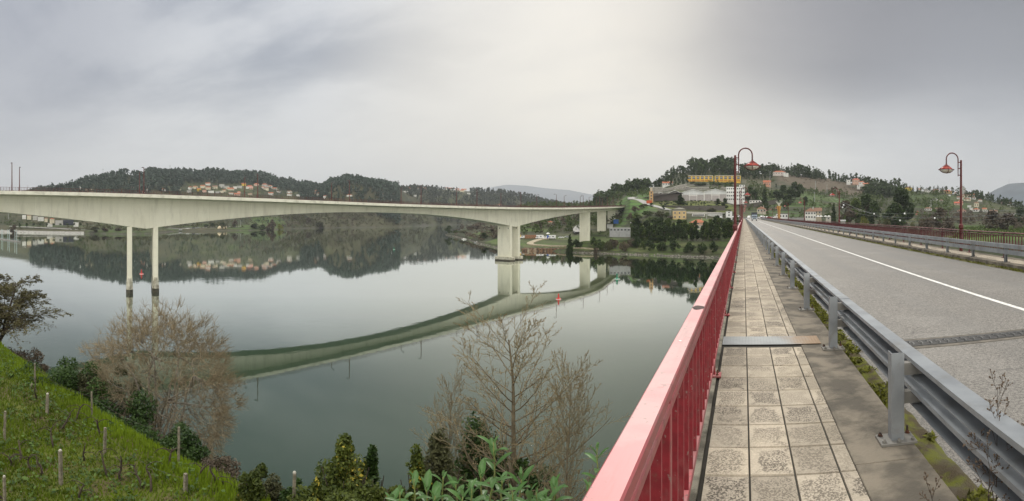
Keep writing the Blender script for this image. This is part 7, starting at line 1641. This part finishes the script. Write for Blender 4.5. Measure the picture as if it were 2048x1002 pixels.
# low clipped shrubs in rows on the yellow green bank
k = 0; gv = np.random.default_rng(41); P0 = None
for r_ in range(6):
    for x in np.arange(1312 + r_ * 3, 1452, 5.2):
        if gv.random() < .25: continue
        yb = 400.5 + r_ * 2.3 + gv.uniform(-.8, .8) + (x - 1312) * -.004; d = 532 - r_ * 10 + gv.uniform(-3, 3); X, Y = G(x + gv.uniform(-2, 2), d); z = gz(X, Y)
        if P0 is None:
            Vt, Ft, At = tree_tpl('bush', 160, 3, .30); P0 = np_mesh('clipped_shrub', Vt, Ft, lf_dark, At)
        o = link('clipped_shrub', P0); o.location = (X, Y, z - .1); s_ = gv.uniform(1.0, 2.0); o.scale = (s_, s_, s_ * .75); tag(o, 'small dark clipped shrub planted on the yellow green bank below the factory', 'shrub', 'clipped shrubs on the yellow green bank'); k += 1

# people fishing and resting on the far shore
def person(x, d, sit, top, leg, lab, yaw):
    X, Y = G(x, d); bm_ = bmesh.new(); sk_ = bm_.verts.layers.skin.verify(); J = {}
    def v(n, p, r):
        q = bm_.verts.new(p); q[sk_].radius = (r, r * .8); J[n] = q
        if n == 'pelvis': q[sk_].use_root = True
    zb = .52 if sit else .95
    v('pelvis', (0, 0, zb), .16); v('chest', (0, .03, zb + .38), .17); v('neck', (0, 0, zb + .56), .06); v('head', (0, -.03, zb + .68), .10); v('crown', (0, -.02, zb + .80), .085)
    for s_, n in ((-1, 'l'), (1, 'r')):
        v('sh' + n, (s_ * .19, .02, zb + .47), .065); v('el' + n, (s_ * .26, -.05, zb + .2), .05); v('ha' + n, (s_ * .2, -.28, zb + .1), .04)
        if sit: v('hp' + n, (s_ * .1, -.05, zb - .02), .1); v('kn' + n, (s_ * .13, -.42, zb + .02), .075); v('an' + n, (s_ * .13, -.5, .08), .05); v('ft' + n, (s_ * .13, -.66, .04), .045)
        else: v('hp' + n, (s_ * .1, 0, zb - .06), .1); v('kn' + n, (s_ * .11, -.03, .5), .075); v('an' + n, (s_ * .12, 0, .08), .05); v('ft' + n, (s_ * .12, -.17, .04), .045)
        for a, b_ in (('pelvis', 'hp' + n), ('hp' + n, 'kn' + n), ('kn' + n, 'an' + n), ('an' + n, 'ft' + n), ('chest', 'sh' + n), ('sh' + n, 'el' + n), ('el' + n, 'ha' + n)): bm_.edges.new((J[a], J[b_]))
    for a, b_ in (('pelvis', 'chest'), ('chest', 'neck'), ('neck', 'head'), ('head', 'crown')): bm_.edges.new((J[a], J[b_]))
    me = bpy.data.meshes.new('person'); bm_.to_mesh(me); bm_.free(); me.materials.append(top)
    o = bpy.data.objects.new('person', me); COL.objects.link(o); o.location = (X, Y, gz(X, Y) + .05); o.rotation_euler = (0, 0, -az(x) + yaw); o.modifiers.new('skin', 'SKIN'); o.modifiers.new('sub', 'SUBSURF').levels = 1
    tag(o, lab, 'person'); mb = MB(); mb.lathe([(.06, -.06), (.115, 0), (.12, .06), (.09, .13), (.02, .155)], 10, (0, -.01, zb + .75)); mb.build('hair', mat('dark_hair', (.03, .02, .015)), o)
    mb = MB(); w0, w1 = (.21, .2); mb.lathe([(.2, zb - .1), (.215, zb + .1), (.225, zb + .4), (.12, zb + .53)], 10, (0, .02, 0)); 
    for i in range(len(mb.v)): mb.v[i] = (mb.v[i][0], mb.v[i][1] * .72, mb.v[i][2])
    mb.build('jacket', leg, o)
skin = mat('skin_and_trousers', (.16, .13, .12), (.10, .085, .08), 3)
for i, (x, d, st, c, lab, yw) in enumerate(((1203, 337, 0, (.03, .03, .04), 'standing person in black on the far shore, first from the left', 0), (1207, 336.5, 0, (.05, .06, .09), 'standing person in dark blue beside the one in black', .6), (1213, 336, 1, (.6, .6, .58), 'seated person in white on the far shore', -.4), (1219, 335, 1, (.62, .6, .56), 'seated person in a pale shirt further right on the shore', .3), (1227, 334, 0, (.04, .04, .05), 'lone standing person in dark clothes on the far shore', 0), (1234, 333, 0, (.07, .09, .12), 'tall person in a blue grey coat on the far shore', .2), (1241, 333, 0, (.03, .03, .03), 'standing person in black, last on the right of the shore group', -.5))):
    person(x, d, st, skin, mat('cloth_%d' % i, c, tuple(.7 * q for q in c), 5), lab, yw)
# ------------------------------------------------------------------ the air: pale haze over the valley
if HAZE > 0:
    hz = MB(); hz.box(-9000, 9000, -600, 15500, -6, 1000); m = bpy.data.materials.new('haze_air'); m.use_nodes = True; nt = m.node_tree; nt.nodes.remove(nt.nodes['Principled BSDF'])
    pv = nt.nodes.new('ShaderNodeVolumePrincipled'); pv.inputs['Color'].default_value = (.90, .94, .985, 1); pv.inputs['Density'].default_value = HAZE; pv.inputs['Anisotropy'].default_value = .2
    nt.links.new(pv.outputs[0], nt.nodes['Material Output'].inputs['Volume']); tag(hz.build('haze', m), 'pale blue haze over the valley', kind='stuff')
